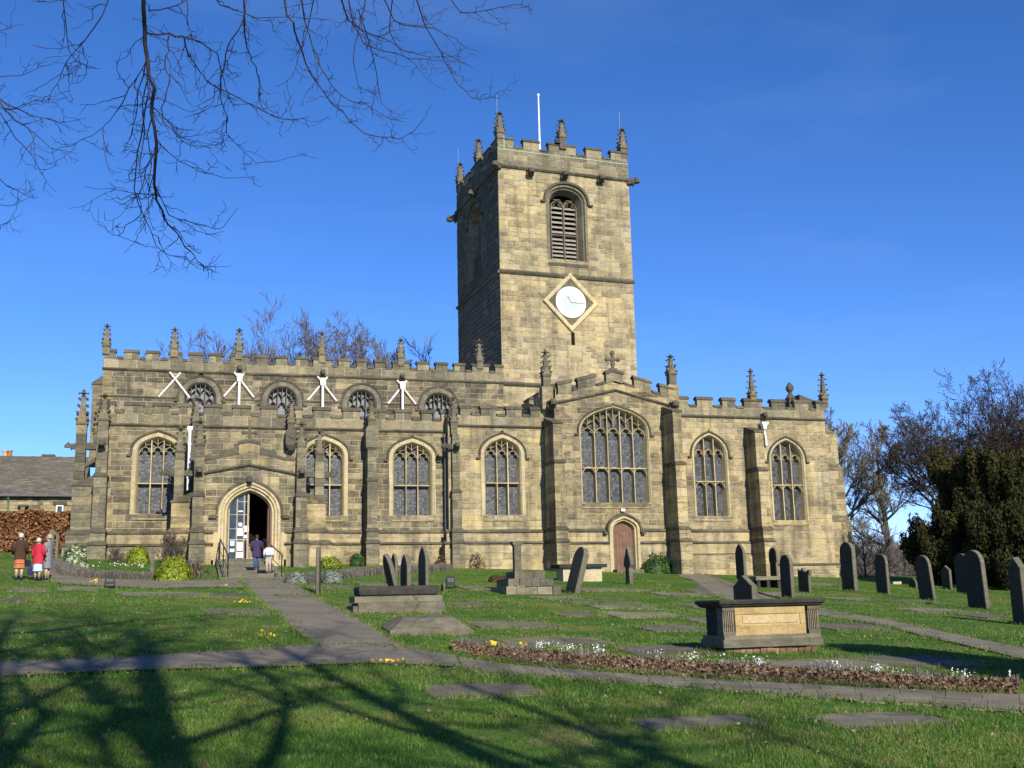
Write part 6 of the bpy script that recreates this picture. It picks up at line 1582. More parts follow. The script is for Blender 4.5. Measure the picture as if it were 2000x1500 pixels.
def low_hedge(name, label, line, h, w, n, mat, seed, sage=0):
    P = resample(gpts(line), 400); rs = np.random.RandomState(seed); k = rs.randint(0, 400, n)
    base = P[k]+rs.normal(0, w*.33, (n, 2)); z = ground(base[:, 0], base[:, 1])
    lump = (1+.3*np.sin(k*.11+seed))*(1-np.clip(np.abs(rs.normal(0, .25, n)), 0, .6))
    a = rs.uniform(0, 6.28, n); lean = rs.uniform(0, .6, n)*h
    top = np.stack([base[:, 0]+np.cos(a)*lean, base[:, 1]+np.sin(a)*lean, z+h*lump], -1)
    b0 = np.stack([base[:, 0], base[:, 1], z], -1); sw = rs.uniform(.004, .009, (n, 1))*np.stack([np.cos(a+1.57), np.sin(a+1.57), np.zeros(n)], -1)
    V = np.stack([b0-sw, b0+sw, top+sw*.8, top-sw*.8], 1).reshape(-1, 3)
    o = quads_mesh(name, V, 4, mat, None, None, rs.uniform(0, 1, n))
    tag(o, label, 'hedge')
    return o
low_hedge('lavender_edging', 'grey lavender edging curving round the flower bed left of the porch', [(118,1104),(122,1116),(145,1124),(185,1128),(230,1130),(300,1131)], .24, .55, 14000, M['lavender'], 1)
low_hedge('lavender_edging', 'grey lavender edging running right from the porch steps', [(572,1137),(620,1134),(700,1124),(780,1119),(870,1112)], .26, .5, 16000, M['lavender'], 2)
shrub('sage_bush', 'pale sage bush at the right foot of the porch steps', 'shrub', 558, 600, 1141, 1121, M['greysage'], 1400, .06, 21, 1.6, stems=False)
shrub('sage_bush', 'pale sage bush beside the edge-on headstone', 'shrub', 628, 672, 1138, 1117, M['greysage'], 1400, .06, 22, 1.6, stems=False)

# spring flowers
def flowers(px, py, spread, n, mat, label, name, seed, hh=.09, py_sp=3, size=.038):
    rs = np.random.RandomState(seed); pts = []
    for k in range(n):
        x, y = ground_at(px+rs.normal(0, spread), py+rs.normal(0, py_sp)); pts.append((x, y, G(x, y)+hh*rs.uniform(.7, 1.3)))
    pts = np.array(pts); q = []
    for dx, dy, dz in ((0, 0, 0), (.3, .1, .2), (-.3, .2, .1)): q.append(pts+np.array([[dx, dy, dz]])*size)
    o = leaf_cloud(name, np.concatenate(q), size, M[mat], None, 1.0, 1.3, None, seed)
    tag(o, label, 'flowers', 'spring flowers in the lawn'); return o
flowers(475, 1181, 7, 16, 'yellowpetal', 'bright yellow crocus clump in the lawn left of the path', 'crocus_clump', 1, py_sp=1)
flowers(440, 1149, 4, 6, 'yellowpetal', 'few yellow crocuses beside the apron near the steps', 'crocus_clump', 2, py_sp=1)
flowers(192, 1140, 9, 16, 'yellowpetal', 'yellow crocuses left of the black floodlight', 'crocus_clump', 3, py_sp=1)
flowers(520, 1250, 22, 7, 'yellowpetal', 'scattered yellow crocuses in the shaded lawn left of the path', 'crocus_clump', 4, py_sp=7, hh=.06)
flowers(765, 1297, 26, 8, 'yellowpetal', 'scattered yellow crocuses below the path crossing', 'crocus_clump', 5, py_sp=1, hh=.06)
flowers(962, 1267, 6, 14, 'yellowpetal', 'yellow crocuses at the upper edge of the leaf border, left of the other clump', 'crocus_clump', 6, py_sp=1)
flowers(1018, 1270, 6, 9, 'yellowpetal', 'yellow crocuses at the upper edge of the leaf border, nearer the snowdrops', 'crocus_clump', 7, py_sp=1)
flowers(170, 1110, 14, 14, 'whitepetal', 'white snowdrops on the bank below the variegated shrub', 'snowdrop_clump', 8, py_sp=2)
flowers(232, 1106, 14, 20, 'whitepetal', 'white snowdrops on the bank below the first golden shrub', 'snowdrop_clump', 9, py_sp=2)
flowers(274, 1108, 4, 14, 'whitepetal', 'pale flower clump left of the grey wooden post', 'snowdrop_clump', 10, py_sp=2)
# leaf border: drifted brown leaves, dead stalks and snowdrops along its upper edge
top_l = [(885,1262),(960,1270),(1100,1281),(1300,1295),(1500,1311),(1700,1324),(1850,1334),(1990,1340)]; bot_l = [(885,1277),(960,1290),(1100,1306),(1300,1322),(1500,1334),(1700,1345),(1850,1352),(1985,1358)]
TA, TB = resample(gpts(top_l), 300), resample(gpts(bot_l), 300)
n = 24000; k = NR.randint(0, 300, n); f = NR.uniform(0.15, 1.0, n)[:, None]**.8; XY = TA[k]*(1-f)+TB[k]*f
P = np.stack([XY[:, 0], XY[:, 1], ground(XY[:, 0], XY[:, 1])+.03+NR.uniform(0, .10, n)*np.sin(np.clip(f[:, 0], 0, 1)*3.1)], -1)
leaf_cloud('drifted_leaves', P, .048, M['deadleaf'], None, 0, 1.4, None, 31, kind='stuff')['label'] = 'brown leaves drifted along the flagged path'
n = 5200; k = NR.randint(0, 300, n); f = NR.uniform(0, .6, n)[:, None]; XY = TA[k]*(1-f)+TB[k]*f; z = ground(XY[:, 0], XY[:, 1]); a = NR.uniform(0, 6.28, n); hh = NR.uniform(.08, .2, n)*(.7+.3*np.sin(k*.15))
b0 = np.stack([XY[:, 0], XY[:, 1], z], -1); tp = b0+np.stack([np.cos(a)*.06, np.sin(a)*.06, hh], -1); sw = .006*np.stack([np.cos(a+1.57), np.sin(a+1.57), 0*a], -1)
quads_mesh('dead_stalks', np.stack([b0-sw, b0+sw, tp+sw*.6, tp-sw*.6], 1).reshape(-1, 3), 4, M['lavender'], None, 'stuff', NR.uniform(0, 1, n))
n = 1300; k = NR.randint(40, 300, n); k = (k+4*np.sin(k*.35)).astype(int).clip(0, 299); f = NR.uniform(-.12, .22, n)[:, None]; XY = TA[k]*(1-f)+TB[k]*f
P = np.stack([XY[:, 0], XY[:, 1], ground(XY[:, 0], XY[:, 1])+NR.uniform(.10, .2, n)], -1); sel = np.sin(k*.21)+np.sin(k*.083+1) > -.3
leaf_cloud('snowdrops', P[sel], .015, M['whitepetal'], None, 1, 1.5, None, 33, kind='stuff')

# ---------------------------------------------------------------- grass
def in_poly(X, Y, P):
    P = np.array(P); r = np.zeros(len(X), bool)
    bb = (X > P[:, 0].min()) & (X < P[:, 0].max()) & (Y > P[:, 1].min()) & (Y < P[:, 1].max())
    ix = np.nonzero(bb)[0]
    if len(ix) == 0: return r
    x, y = X[ix], Y[ix]; c = np.zeros(len(ix), bool); j = len(P)-1
    for i in range(len(P)):
        xi, yi, xj, yj = P[i, 0], P[i, 1], P[j, 0], P[j, 1]
        cond = ((yi > y) != (yj > y))
        c ^= cond & (x < (xj-xi)*(y-yi)/((yj-yi) if yj != yi else 1e-9)+xi); j = i
    r[ix] = c; return r
def grass_points(n, d0, d1, seed):
    rs = np.random.RandomState(seed); u = rs.uniform(0, 1, n)
    d = np.sqrt(d0*d0+u*(d1*d1-d0*d0)); a = YAW+rs.uniform(R(-29), R(29), n)
    X, Y = CAM[0]+np.sin(a)*d, CAM[1]+np.cos(a)*d
    keep = np.ones(n, bool)
    for P in MASKS: keep &= ~in_poly(X, Y, P)
    keep &= ~((X > XA0-1) & (X < XH1+1) & (Y > np.where(X > 17, -1.35, -.2))); keep &= ~((X > XP0-1) & (X < XP1+1) & (Y > YP))
    # worn patches
    w = np.sin(X*.9+2*np.sin(Y*.5))*np.sin(Y*1.1+X*.3)
    keep &= ~((w > .30) & (rs.uniform(0, 1, n) < .78))
    w2 = np.sin(X*.35+Y*2.1+1.5*np.sin(X*.8))*smooth(17, 24, Y+55.5); keep &= ~((w2 > .45) & (rs.uniform(0, 1, n) < .7))
    return X[keep], Y[keep], rs
VV, TT = [], []
for n, d0, d1, wd_, hh, sd in ((170000, 6.5, 12, .0038, .042, 1), (190000, 12, 21, .0058, .042, 2), (140000, 21, 36, .009, .042, 3), (80000, 36, 58, .013, .045, 4)):
    X, Y, rs = grass_points(n, d0, d1, sd); m_ = len(X); Z = ground(X, Y)
    a = rs.uniform(0, 6.28, m_); clump = .55+.45*np.sin(X*2.3+np.sin(Y*1.7)*2)*np.sin(Y*2.9); L = hh*rs.uniform(.45, 1.25, m_)*(.75+.5*clump)
    ln = rs.uniform(.1, .9, m_)*L; b = rs.uniform(0, 6.28, m_)
    b0 = np.stack([X, Y, Z-.005], -1); sw = np.stack([np.cos(a), np.sin(a), 0*a], -1)*wd_*rs.uniform(.6, 1.4, (m_, 1)); tp = b0+np.stack([np.cos(b)*ln, np.sin(b)*ln, L], -1)
    VV.append(np.stack([b0-sw, b0+sw, tp], 1).reshape(-1, 3)); TT.append(np.clip(rs.normal(.45, .22, m_), 0, 1))
# longer tufts against stones, slabs and path edges
rs = np.random.RandomState(12); EX, EY = [], []
for P in EDGES:
    Q = np.array(P, float); L = np.linalg.norm(np.diff(Q, axis=0), axis=1).sum(); dd = np.hypot(*(Q.mean(0)-CAM[:2])); m_ = int(min(L*260*min(1, (16/dd)**1.2), 2600))
    R_ = resample(Q, max(m_, 2)); R_ = R_+rs.normal(0, .045, R_.shape)*(1+1.0*np.sin(np.arange(len(R_))*.05)[:, None]); EX.append(R_[:, 0]); EY.append(R_[:, 1])
X, Y = np.concatenate(EX), np.concatenate(EY); m_ = len(X); Z = ground(X, Y); a = rs.uniform(0, 6.28, m_); b = rs.uniform(0, 6.28, m_); L = .075*rs.uniform(.5, 1.4, m_); ln = L*rs.uniform(.2, .8, m_)
dd = np.hypot(X-CAM[0], Y-CAM[1]); b0 = np.stack([X, Y, Z-.005], -1); sw = np.stack([np.cos(a), np.sin(a), 0*a], -1)*(.0004*dd)[:, None]; tp = b0+np.stack([np.cos(b)*ln, np.sin(b)*ln, L], -1)
VV.append(np.stack([b0-sw, b0+sw, tp], 1).reshape(-1, 3)); TT.append(np.clip(rs.normal(.5, .25, m_), 0, 1))
quads_mesh('grass', np.concatenate(VV), 3, M['blade'], None, 'stuff', np.concatenate(TT))
# fallen leaves scattered on the lawn
X, Y, rs = grass_points(11000, 7, 36, 9); P = np.stack([X, Y, ground(X, Y)+rs.uniform(.03, .07, len(X))], -1)
sel = (np.sin(X*.8)+np.sin(Y*1.3+X*.4)) > -.5
leaf_cloud('fallen_leaves', P[sel], .030, M['deadleaf'], None, 0, 1.4, np.tile([[0, 0, 1.0]], (sel.sum(), 1)), 41, kind='stuff')

# litter along the path edges
EP = np.concatenate([resample(np.array(P, float), 260) for P in EDGES if len(P) > 60]); rs = np.random.RandomState(44); EP = EP+rs.normal(0, .22, EP.shape)
leaf_cloud('path_litter', np.stack([EP[:, 0], EP[:, 1], ground(EP[:, 0], EP[:, 1])+.05], -1), .032, M['deadleaf'], None, 0, 1.4, np.tile([[0, 0, 2.0]], (len(EP), 1)), 45, kind='stuff')

# ---------------------------------------------------------------- bare trees
def grow(seed, H, r0, spec, droop=0.0, upcurve=0.25, wander=0.18, crown0=.28, spread=1.0, trunk_frac=.62, minr=.006, lean=(0, 0)):
    """spec: list of (children, length factor, angle) per level; returns trunk and branch segment lists"""
    rg = random.Random(seed); segs = [[], []]
    def branch(p, d, L, r, lev):
        ns_ = (9, 6, 5, 4, 3, 2)[min(lev, 5)]
        pts = [(p.copy(), r)]
        for i in range(ns_):
            f = (i+1)/ns_
            w = wander*(1 if lev else .18)
            d = (d+Vector((rg.gauss(0, w), rg.gauss(0, w), rg.gauss(0, w)))+Vector((0, 0, (upcurve if lev else .05)*(.5+f) - droop*lev*f*.3))/ns_*1.5).normalized()
            p = p+d*(L/ns_); rr = max(r*(1-f*(.80 if lev else .72)), minr)
            segs[0 if lev == 0 else 1].append((pts[-1][0], p.copy(), pts[-1][1], rr)); pts.append((p.copy(), rr))
        if lev < len(spec):
            nc, lf, an = spec[lev]
            for k in range(nc):
                f = (crown0 if lev == 0 else .15)+(1-(crown0 if lev == 0 else .15))*((k+rg.random())/nc)
                f = min(f, .999); i = int(f*ns_); fr = f*ns_-i
                q = pts[i][0].lerp(pts[i+1][0], fr); rq = pts[i][1]*(1-fr)+pts[i+1][1]*fr
                axis = (pts[i+1][0]-pts[i][0]).normalized()
                ph = rg.uniform(0, 6.28) if lev else k*2.4+rg.uniform(-.5, .5)
                s_ = axis.cross(Vector((0.3, 0.2, 1)) if abs(axis.z) < .9 else Vector((1, 0, 0))).normalized(); t_ = axis.cross(s_)
                ang = an*rg.uniform(.7, 1.25)*(1.15-.45*f if lev == 0 else 1)*spread
                nd = axis*math.cos(ang)+(s_*math.cos(ph)+t_*math.sin(ph))*math.sin(ang)
                ll = L*lf*rg.uniform(.7, 1.2)*(1.15-.62*f if lev == 0 else (1.1-.5*f))
                branch(q, nd, ll, min(rq*.62, r*.5), lev+1)
    branch(Vector((0, 0, -.3)), Vector((lean[0], lean[1], 1)).normalized(), H*trunk_frac, r0, 0)
    zs_ = sorted(s[1].z for s in segs[1]); k_ = H/zs_[int(len(zs_)*.9985)]           # crown top at the wanted height
    return [[(a*k_, b*k_, r_a, r_b) for a, b, r_a, r_b in S] for S in segs]
def tree_at(name, label, loc, segs, mat, scale=1.0, rot=0.0, k=(7, 3), bmat=None, group=None, cat='tree'):
    t = thing(name, label, cat, loc, group); c, s_ = math.cos(rot)*scale, math.sin(rot)*scale
    for i, nm in enumerate(('trunk', 'crown')):
        S = segs[i]; P0 = np.array([list(s[0]) for s in S]); P1 = np.array([list(s[1]) for s in S])
        def tf(P): return np.stack([P[:, 0]*c-P[:, 1]*s_+loc[0], P[:, 0]*s_+P[:, 1]*c+loc[1], P[:, 2]*scale+loc[2]], -1)
        seg_mesh(nm, tf(P0), tf(P1), np.array([s[2] for s in S])*scale, np.array([s[3] for s in S])*scale, k[i], mat if i == 0 else (bmat or mat), t)
    return t
def far_pos(px, dist):
    a = YAW+math.atan((px-1000)/FPX); x, y = CAM[0]+math.sin(a)*dist, CAM[1]+math.cos(a)*dist
    return x, y, G(x, y)
DOME = [(16, 1.2, R(50)), (9, .50, R(40)), (8, .48, R(42)), (7, .5, R(40))]
SP = [(15, .52, R(50)), (9, .50, R(44)), (8, .50, R(42)), (6, .55, R(38))]
for (px, dist, ptop, lbl, sd, sprd) in ((425, 96, 668, 'bare tree behind the nave, lowest and furthest left', 1, 1.1), (505, 92, 645, 'bare tree behind the nave, second from the left', 2, 1.15), (585, 88, 628, 'tallest bare tree behind the nave, left of centre', 3, 1.2), (675, 84, 622, 'broadest bare tree behind the nave', 5, 1.3), (773, 84, 645, 'narrow bare tree behind the nave nearest the tower', 4, .8)):
    x, y, z = far_pos(px, dist); zt = at(px, ptop, y)[1]; H = zt-z
    tree_at('bare_tree', lbl, (x, y, z), grow(sd, H, .38, DOME, upcurve=.34, wander=.16, spread=sprd, minr=.017, crown0=.45, trunk_frac=.40), M['bark'], bmat=M['purplebark'], group='bare trees behind the nave')
for (px, dist, ptop, lbl, sd, sprd, mt, spc) in (
    (1648, 88, 800, 'pale slender bare tree just beyond the east end', 11, .8, 'palebark', SP), (1868, 84, 752, 'dark round-crowned bare tree rising left of the yew', 12, 1.35, 'darkbark', DOME),
    (1950, 80, 738, 'dark round-crowned bare tree rising behind the yew', 13, 1.3, 'darkbark', DOME), (2010, 78, 780, 'bare tree at the right edge behind the yew', 14, 1.1, 'darkbark', DOME), (1720, 96, 830, 'thin bare tree between the church and the yew', 15, .9, 'palebark', SP)):
    x, y, z = far_pos(px, dist); zt = at(px, ptop, y)[1]; H = (zt-z)
    tree_at('bare_tree', lbl, (x, y, z), grow(sd, H*1.02, .34, spc, upcurve=.30, wander=.17, spread=sprd, minr=.015, crown0=.30 if spc is SP else .5, trunk_frac=.66 if spc is SP else .42), M['bark'], bmat=M[mt], group='bare trees beyond the east end')
for (px, dist, ptop, lbl, sd, mt) in ((1672, 66, 1000, 'leafless bush beside the east buttress', 21, 'palebark'), (1705, 70, 1030, 'leafless purple-grey bush beyond the lone headstone', 22, 'purplebark'), (1745, 72, 1045, 'leafless grey bush left of the yew', 23, 'purplebark'), (1785, 74, 1060, 'low leafless bush at the foot of the yew', 24, 'purplebark')):
    x, y, z = far_pos(px, dist); zt = at(px, ptop, y)[1]; H = zt-z
    tree_at('bare_bush', lbl, (x, y, z), grow(sd, H, .07, [(16, .7, R(50)), (7, .55, R(42)), (6, .5, R(40))], upcurve=.3, crown0=.02, minr=.012), M['darkbark'], bmat=M[mt], group='leafless bushes beyond the east end', cat='bush')
def twig_bush(lbl, pxl, pxr, pbase, ptop, sd, mt, leaves=0):
    x0, y0 = ground_at(pxl, pbase); x1, _ = ground_at(pxr, pbase); x, y = (x0+x1)/2, y0+.35; z = G(x, y); d = math.hypot(x-CAM[0], y-CAM[1]); Hh = (pbase-ptop)/FPX*d
    sg = grow(sd, Hh, .025, [(22, .95, R(38)), (7, .5, R(36)), (5, .45, R(38))], upcurve=.5, wander=.2, crown0=.0, minr=.005, trunk_frac=.6)
    t = tree_at('winter_shrub', lbl, (x, y, z), sg, M['darkbark'], bmat=M[mt], cat='shrub')
    tips = np.array([list(q[1]) for q in sg[1]]); rs_ = np.random.RandomState(sd); pk = tips[rs_.randint(0, len(tips), leaves)]+rs_.normal(0, .04, (leaves, 3))+np.array([[x, y, z]])
    if leaves: leaf_cloud('dead_leaves', pk, .055, M['brownshrub'], t, 0, 1.5, None, sd)
twig_bush('upright red-brown winter shrub against the porch buttress', 316, 364, 1102, 1042, 141, 'purplebark', 700)
twig_bush('straggly purple-brown shrub left of the golden one', 210, 244, 1098, 1068, 142, 'purplebark', 180)
twig_bush('twiggy dull brown shrub at the foot of the porch', 362, 398, 1132, 1092, 143, 'palebark', 350)
x, y, z = far_pos(1703, 64)
shrub('evergreen_bush', 'green evergreen bush between the lone headstone and the east end', 'bush', 1678, 1722, 1118, 1085, M['green'], 2500, .13, 51)

# woodland far below the churchyard, seen as one mass beyond the east end
wood = grow(31, 1.0, .02, [(14, 1.1, R(48)), (8, .5, R(42)), (7, .5, R(42))], upcurve=.32, crown0=.2, minr=.0028, trunk_frac=.45); ws = wood[0]+wood[1]
w0 = np.array([list(q[0]) for q in ws]); w1 = np.array([list(q[1]) for q in ws]); wr0 = np.array([q[2] for q in ws]); wr1 = np.array([q[3] for q in ws])
A0, A1, B0, B1 = [], [], [], []; rw = random.Random(2)
for k in range(26):
    px = 1630+180*k/25+rw.uniform(-6, 6); x, y, z = far_pos(px, rw.uniform(115, 175)); zt = at(px, rw.uniform(1030, 1070), y)[1]; Hh = max(zt-z, 4); q = rw.uniform(0, 6.28); c, s_ = math.cos(q), math.sin(q)
    for src, dst in ((w0, A0), (w1, A1)): dst.append(np.stack([(src[:, 0]*c-src[:, 1]*s_)*Hh*1.2+x, (src[:, 0]*s_+src[:, 1]*c)*Hh*1.2+y, src[:, 2]*Hh+z], -1))
    B0.append(wr0*Hh); B1.append(wr1*Hh)
seg_mesh('far_woodland', np.concatenate(A0), np.concatenate(A1), np.concatenate(B0), np.concatenate(B1), 3, M['purplebark'], None, 'stuff')

# the yew: columns of upswept needle sprays round a dark heart
x, y, z = far_pos(1958, 60)
yew = thing('yew_tree', 'broad dark yew tree with rust-tinged tips behind the right-hand headstones', 'tree', (x, y, z))
rs = np.random.RandomState(77); mppy = 60/FPX
RX, HY = 172*mppy, (1140-893)*mppy
plumes = []
for k in range(190):
    q = rs.uniform(0, 6.28); f = rs.uniform(0, 1)**.55; ph = f
    r = RX*(1-.15*rs.uniform())*math.sqrt(max(0, 1-(rs.uniform(0, .95))**2))
    zz = rs.uniform(-.02, .75)*HY
    rmax = RX*math.sqrt(max(.02, 1-(max(zz, 0.0)/HY/1.02)**2.2))*(.82+.18*math.sin(zz*1.3)); rad = rmax*(.80+.2*rs.uniform())
    plumes.append((rad*math.cos(q), rad*math.sin(q), zz, HY*rs.uniform(.20, .34), rs.uniform(.32, .6)))
for k in range(70):
    q = rs.uniform(3.6, 5.9); zz = rs.uniform(-.03, .3)*HY; r = RX*rs.uniform(.72, .98); plumes.append((r*math.cos(q), r*math.sin(q), zz, HY*rs.uniform(.2, .3), rs.uniform(.35, .6)))
for k in range(40):
    q = rs.uniform(0, 6.28); r = RX*.55*math.sqrt(rs.uniform()); zz = HY*(.98-.28*(r/RX/.55)**2)-HY*.28
    plumes.append((r*math.cos(q), r*math.sin(q), zz, HY*rs.uniform(.22, .32), rs.uniform(.4, .6)))
PP, OO, TI = [], [], []
for (a, b, c, hh, w) in plumes:
    n = 1100; D = rs.normal(size=(n, 3)); D /= np.linalg.norm(D, axis=1, keepdims=True); rr = rs.uniform(.45, 1, (n, 1))
    fz = D[:, 2:3]*rr*.5+.5; wid = w*np.sqrt(np.clip(1-(fz*2-1)**2, .02, 1))
    out = np.array([[a, b, 0]])/max(math.hypot(a, b), .1)
    p = np.concatenate([D[:, :2]/np.maximum(np.linalg.norm(D[:, :2], axis=1, keepdims=True), .05)*wid*rr, fz*hh], 1)+np.array([[a, b, c]])+out*fz*.35
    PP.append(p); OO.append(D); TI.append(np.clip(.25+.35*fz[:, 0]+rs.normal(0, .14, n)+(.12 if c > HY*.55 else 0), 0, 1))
P = np.concatenate(PP)+np.array([[x, y, z]])
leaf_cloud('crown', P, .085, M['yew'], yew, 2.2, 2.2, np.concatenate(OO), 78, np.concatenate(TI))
mb = MB(); K = 20
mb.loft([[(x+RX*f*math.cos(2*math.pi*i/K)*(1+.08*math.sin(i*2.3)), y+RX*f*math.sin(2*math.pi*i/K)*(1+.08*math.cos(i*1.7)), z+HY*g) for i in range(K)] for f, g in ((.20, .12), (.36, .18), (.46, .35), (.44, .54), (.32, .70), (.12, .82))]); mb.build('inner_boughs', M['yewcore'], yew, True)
mb = MB()
for q in range(5): mb.tube([(x+.5*math.cos(q*1.3), y+.5*math.sin(q*1.3), z-.3), (x+.7*math.cos(q*1.3), y+.7*math.sin(q*1.3), z+1.2), (x+1.6*math.cos(q*1.3), y+1.6*math.sin(q*1.3), z+HY*.5)], [.4, .32, .12], 7)
mb.build('trunk', M['darkbark'], yew, True)

# ---------------------------------------------------------------- the overhanging tree and the two trees whose shadows cross the lawn
def sprig(P0, P1, R0, R1, pts, r0, r1, rg, dens, tl, lev=0):
    """polyline branch with side twigs; appends to the segment arrays"""
    pts = [Vector(p) for p in pts]
    # smooth
    out = [pts[0]]
    for a, b, c_ in zip(pts, pts[1:], pts[2:]+[pts[-1]]):
        out += [a.lerp(b, .5)+Vector((rg.gauss(0, .012), rg.gauss(0, .012), rg.gauss(0, .012))), b]
    n = len(out)-1; tot = sum((b-a).length for a, b in zip(out, out[1:])); acc = 0
    for i in range(n):
        f0, f1 = i/n, (i+1)/n
        P0.append(out[i]); P1.append(out[i+1]); R0.append(r0+(r1-r0)*f0); R1.append(r0+(r1-r0)*f1)
        L = (out[i+1]-out[i]).length; m_ = L*dens
        cnt = int(m_)+(1 if rg.random() < m_-int(m_) else 0)
        for _ in range(cnt):
            fr = rg.random(); p = out[i].lerp(out[i+1], fr); ax = (out[i+1]-out[i]).normalized()
            side = ax.cross(Vector((rg.gauss(0, 1), rg.gauss(0, 1), rg.gauss(0, 1)))).normalized()
            an = rg.uniform(.5, 1.1); d = ax*math.cos(an)+side*math.sin(an)
            l_ = tl*rg.uniform(.4, 1.3)*(1 if f0 < .8 else .7); q = [p]; ns_ = 4
            for s_ in range(ns_):
                d = (d+Vector((rg.gauss(0, .22), rg.gauss(0, .22), rg.gauss(0, .22)))+Vector((0, 0, .10*(s_-1)))).normalized(); q.append(q[-1]+d*l_/ns_)
            rb = min(r0+(r1-r0)*f0, .007)*.8
            if lev < 1: sprig(P0, P1, R0, R1, q, rb, .0022, rg, dens*1.5, tl*.35, lev+1)
            else:
                for s_ in range(ns_): P0.append(q[s_]); P1.append(q[s_+1]); R0.append(max(.0035-.0004*s_, .002)); R1.append(max(.0031-.0004*s_, .0018))
BR = [  # surveyed runs of the drooping boughs: (bearing pixel, pixel) points, distance, radius
 ([(282,-40),(283,60),(287,110),(290,150),(297,200),(302,250),(304,310),(301,360),(305,390),(320,425),(335,445),(355,470),(372,490),(385,510),(398,530)], 12.0, .026, .005),
 ([(287,65),(330,65),(355,70),(395,85),(425,105),(433,140),(440,170),(452,200),(458,215)], 12.0, .012, .004), ([(330,68),(330,100),(322,125),(332,150),(325,180),(315,210),(330,240),(350,265),(385,290),(430,283)], 12.2, .010, .003),
 ([(360,75),(370,110),(390,140),(405,160),(440,178),(480,200),(510,215),(550,232),(580,233),(605,228)], 12.3, .010, .003), ([(287,115),(265,155),(240,200),(215,235),(180,265),(140,285),(100,300)], 11.7, .008, .003),
 ([(285,120),(268,180),(265,230),(255,270),(240,300)], 11.8, .008, .003), ([(290,180),(280,240),(268,300),(262,370),(280,420),(305,480),(330,498),(370,510),(395,520)], 11.9, .009, .003),
 ([(300,210),(320,240),(345,265),(375,285),(415,290)], 12.2, .007, .003), ([(300,250),(320,290),(350,315),(390,335),(440,348),(500,345)], 12.2, .008, .003), ([(302,360),(330,420),(360,430),(400,440),(435,445),(465,405)], 12.1, .008, .003),
 ([(300,300),(285,330),(270,380),(275,420),(245,440),(230,460),(270,475)], 11.8, .007, .003), ([(300,340),(290,380),(250,375),(215,368),(165,364)], 11.8, .006, .0025), ([(296,190),(288,260),(296,320),(290,400),(300,450)], 12.1, .008, .003), ([(290,150),(278,200),(283,260),(272,330),(285,390)], 11.9, .008, .003),
 ([(475,-40),(478,40),(480,80),(490,110),(500,130),(508,160),(505,190),(512,210),(540,230),(570,235)], 12.8, .011, .003), ([(480,20),(465,60),(445,90),(440,120),(432,150),(430,190),(445,230),(442,260),(470,290),(500,318),(540,315),(600,300)], 12.6, .010, .003),
 ([(545,-40),(560,30),(575,60),(590,100),(610,150),(625,170),(650,205),(680,235),(710,260),(745,268),(780,272),(810,255),(830,230),(845,205)], 13.2, .014, .003), ([(580,-40),(595,40),(610,90),(625,130),(650,170),(680,195),(710,200),(750,225),(790,238)], 13.3, .011, .003),
 ([(650,-40),(680,40),(700,55),(750,75),(790,100),(840,112),(900,110)], 13.6, .014, .003), ([(670,-40),(690,50),(710,85),(750,100),(800,115),(850,118),(910,122)], 13.8, .011, .003), ([(730,-40),(770,40),(800,50),(850,55),(890,75),(910,95)], 14.0, .014, .003),
 ([(800,-40),(830,50),(860,100),(880,140),(895,165),(920,190),(950,193),(970,188)], 14.2, .011, .003), ([(700,20),(720,80),(735,140),(745,200),(780,225)], 13.7, .009, .003), ([(850,-40),(900,25),(950,20),(1000,10),(1040,20)], 14.4, .009, .003),
 ([(620,-40),(600,60),(580,120),(570,150),(540,170)], 13.0, .008, .003), ([(720,-40),(700,60),(690,120),(700,170),(740,190)], 13.6, .008, .003), ([(770,-40),(760,60),(790,110),(830,150),(870,175)], 13.9, .008, .003), ([(400,-40),(430,10),(500,35),(570,33),(640,38)], 13.0, .009, .003),
 ([(230,-40),(200,30),(165,80),(130,120),(115,160),(95,200)], 11.6, .008, .003), ([(125,-40),(130,60),(135,100),(160,125),(195,135)], 11.4, .007, .003), ([(290,20),(330,15),(365,0),(390,-30)], 12.0, .008, .004), ([(365,0),(365,40),(372,60),(385,63)], 12.1, .006, .003),
 ([(-60,170),(0,195),(40,215),(80,230),(120,240),(170,230)], 15.5, .012, .003), ([(-60,180),(0,200),(30,235),(60,255),(100,290),(150,300)], 15.7, .012, .003), ([(-60,160),(0,150),(40,148),(80,130),(120,115)], 15.2, .008, .003), ([(-60,190),(0,220),(30,270),(60,300),(85,345),(110,375)], 15.6, .009, .003), ([(-60,330),(0,350),(30,370),(60,385),(75,385)], 15.9, .008, .003), ([(-60,380),(0,400),(30,400),(60,385)], 15.9, .007, .003), ([(-60,400),(0,440),(20,430),(45,415)], 16.0, .006, .003), ([(-60,50),(0,60),(30,50),(45,48)], 15.3, .006, .003), ([(-50,210),(20,215),(70,195),(110,200)], 15.4, .008, .003), ([(-60,790),(-10,800),(10,815),(15,850)], 40.0, .012, .006)]
rg = random.Random(3); P0, P1, R0, R1 = [], [], [], []
over = thing('overhanging_tree', 'bare tree whose drooping twigs hang into the upper left of the sky', 'tree', (-4.6, -53.2, G(-4.6, -53.2)))
starts = []
for pts, dist, ra, rb in BR[:-1]:
    ph = rg.uniform(0, 6.28); Q = [at_dist(a, b, dist+.55*math.sin(ph+i*.55)-.55*math.sin(ph)) for i, (a, b) in enumerate(pts)]
    sprig(P0, P1, R0, R1, Q, ra, rb, rg, 4.3, .42)
    if pts[0][1] <= -30 or pts[0][0] <= -50: starts.append((Vector(Q[0]), ra))
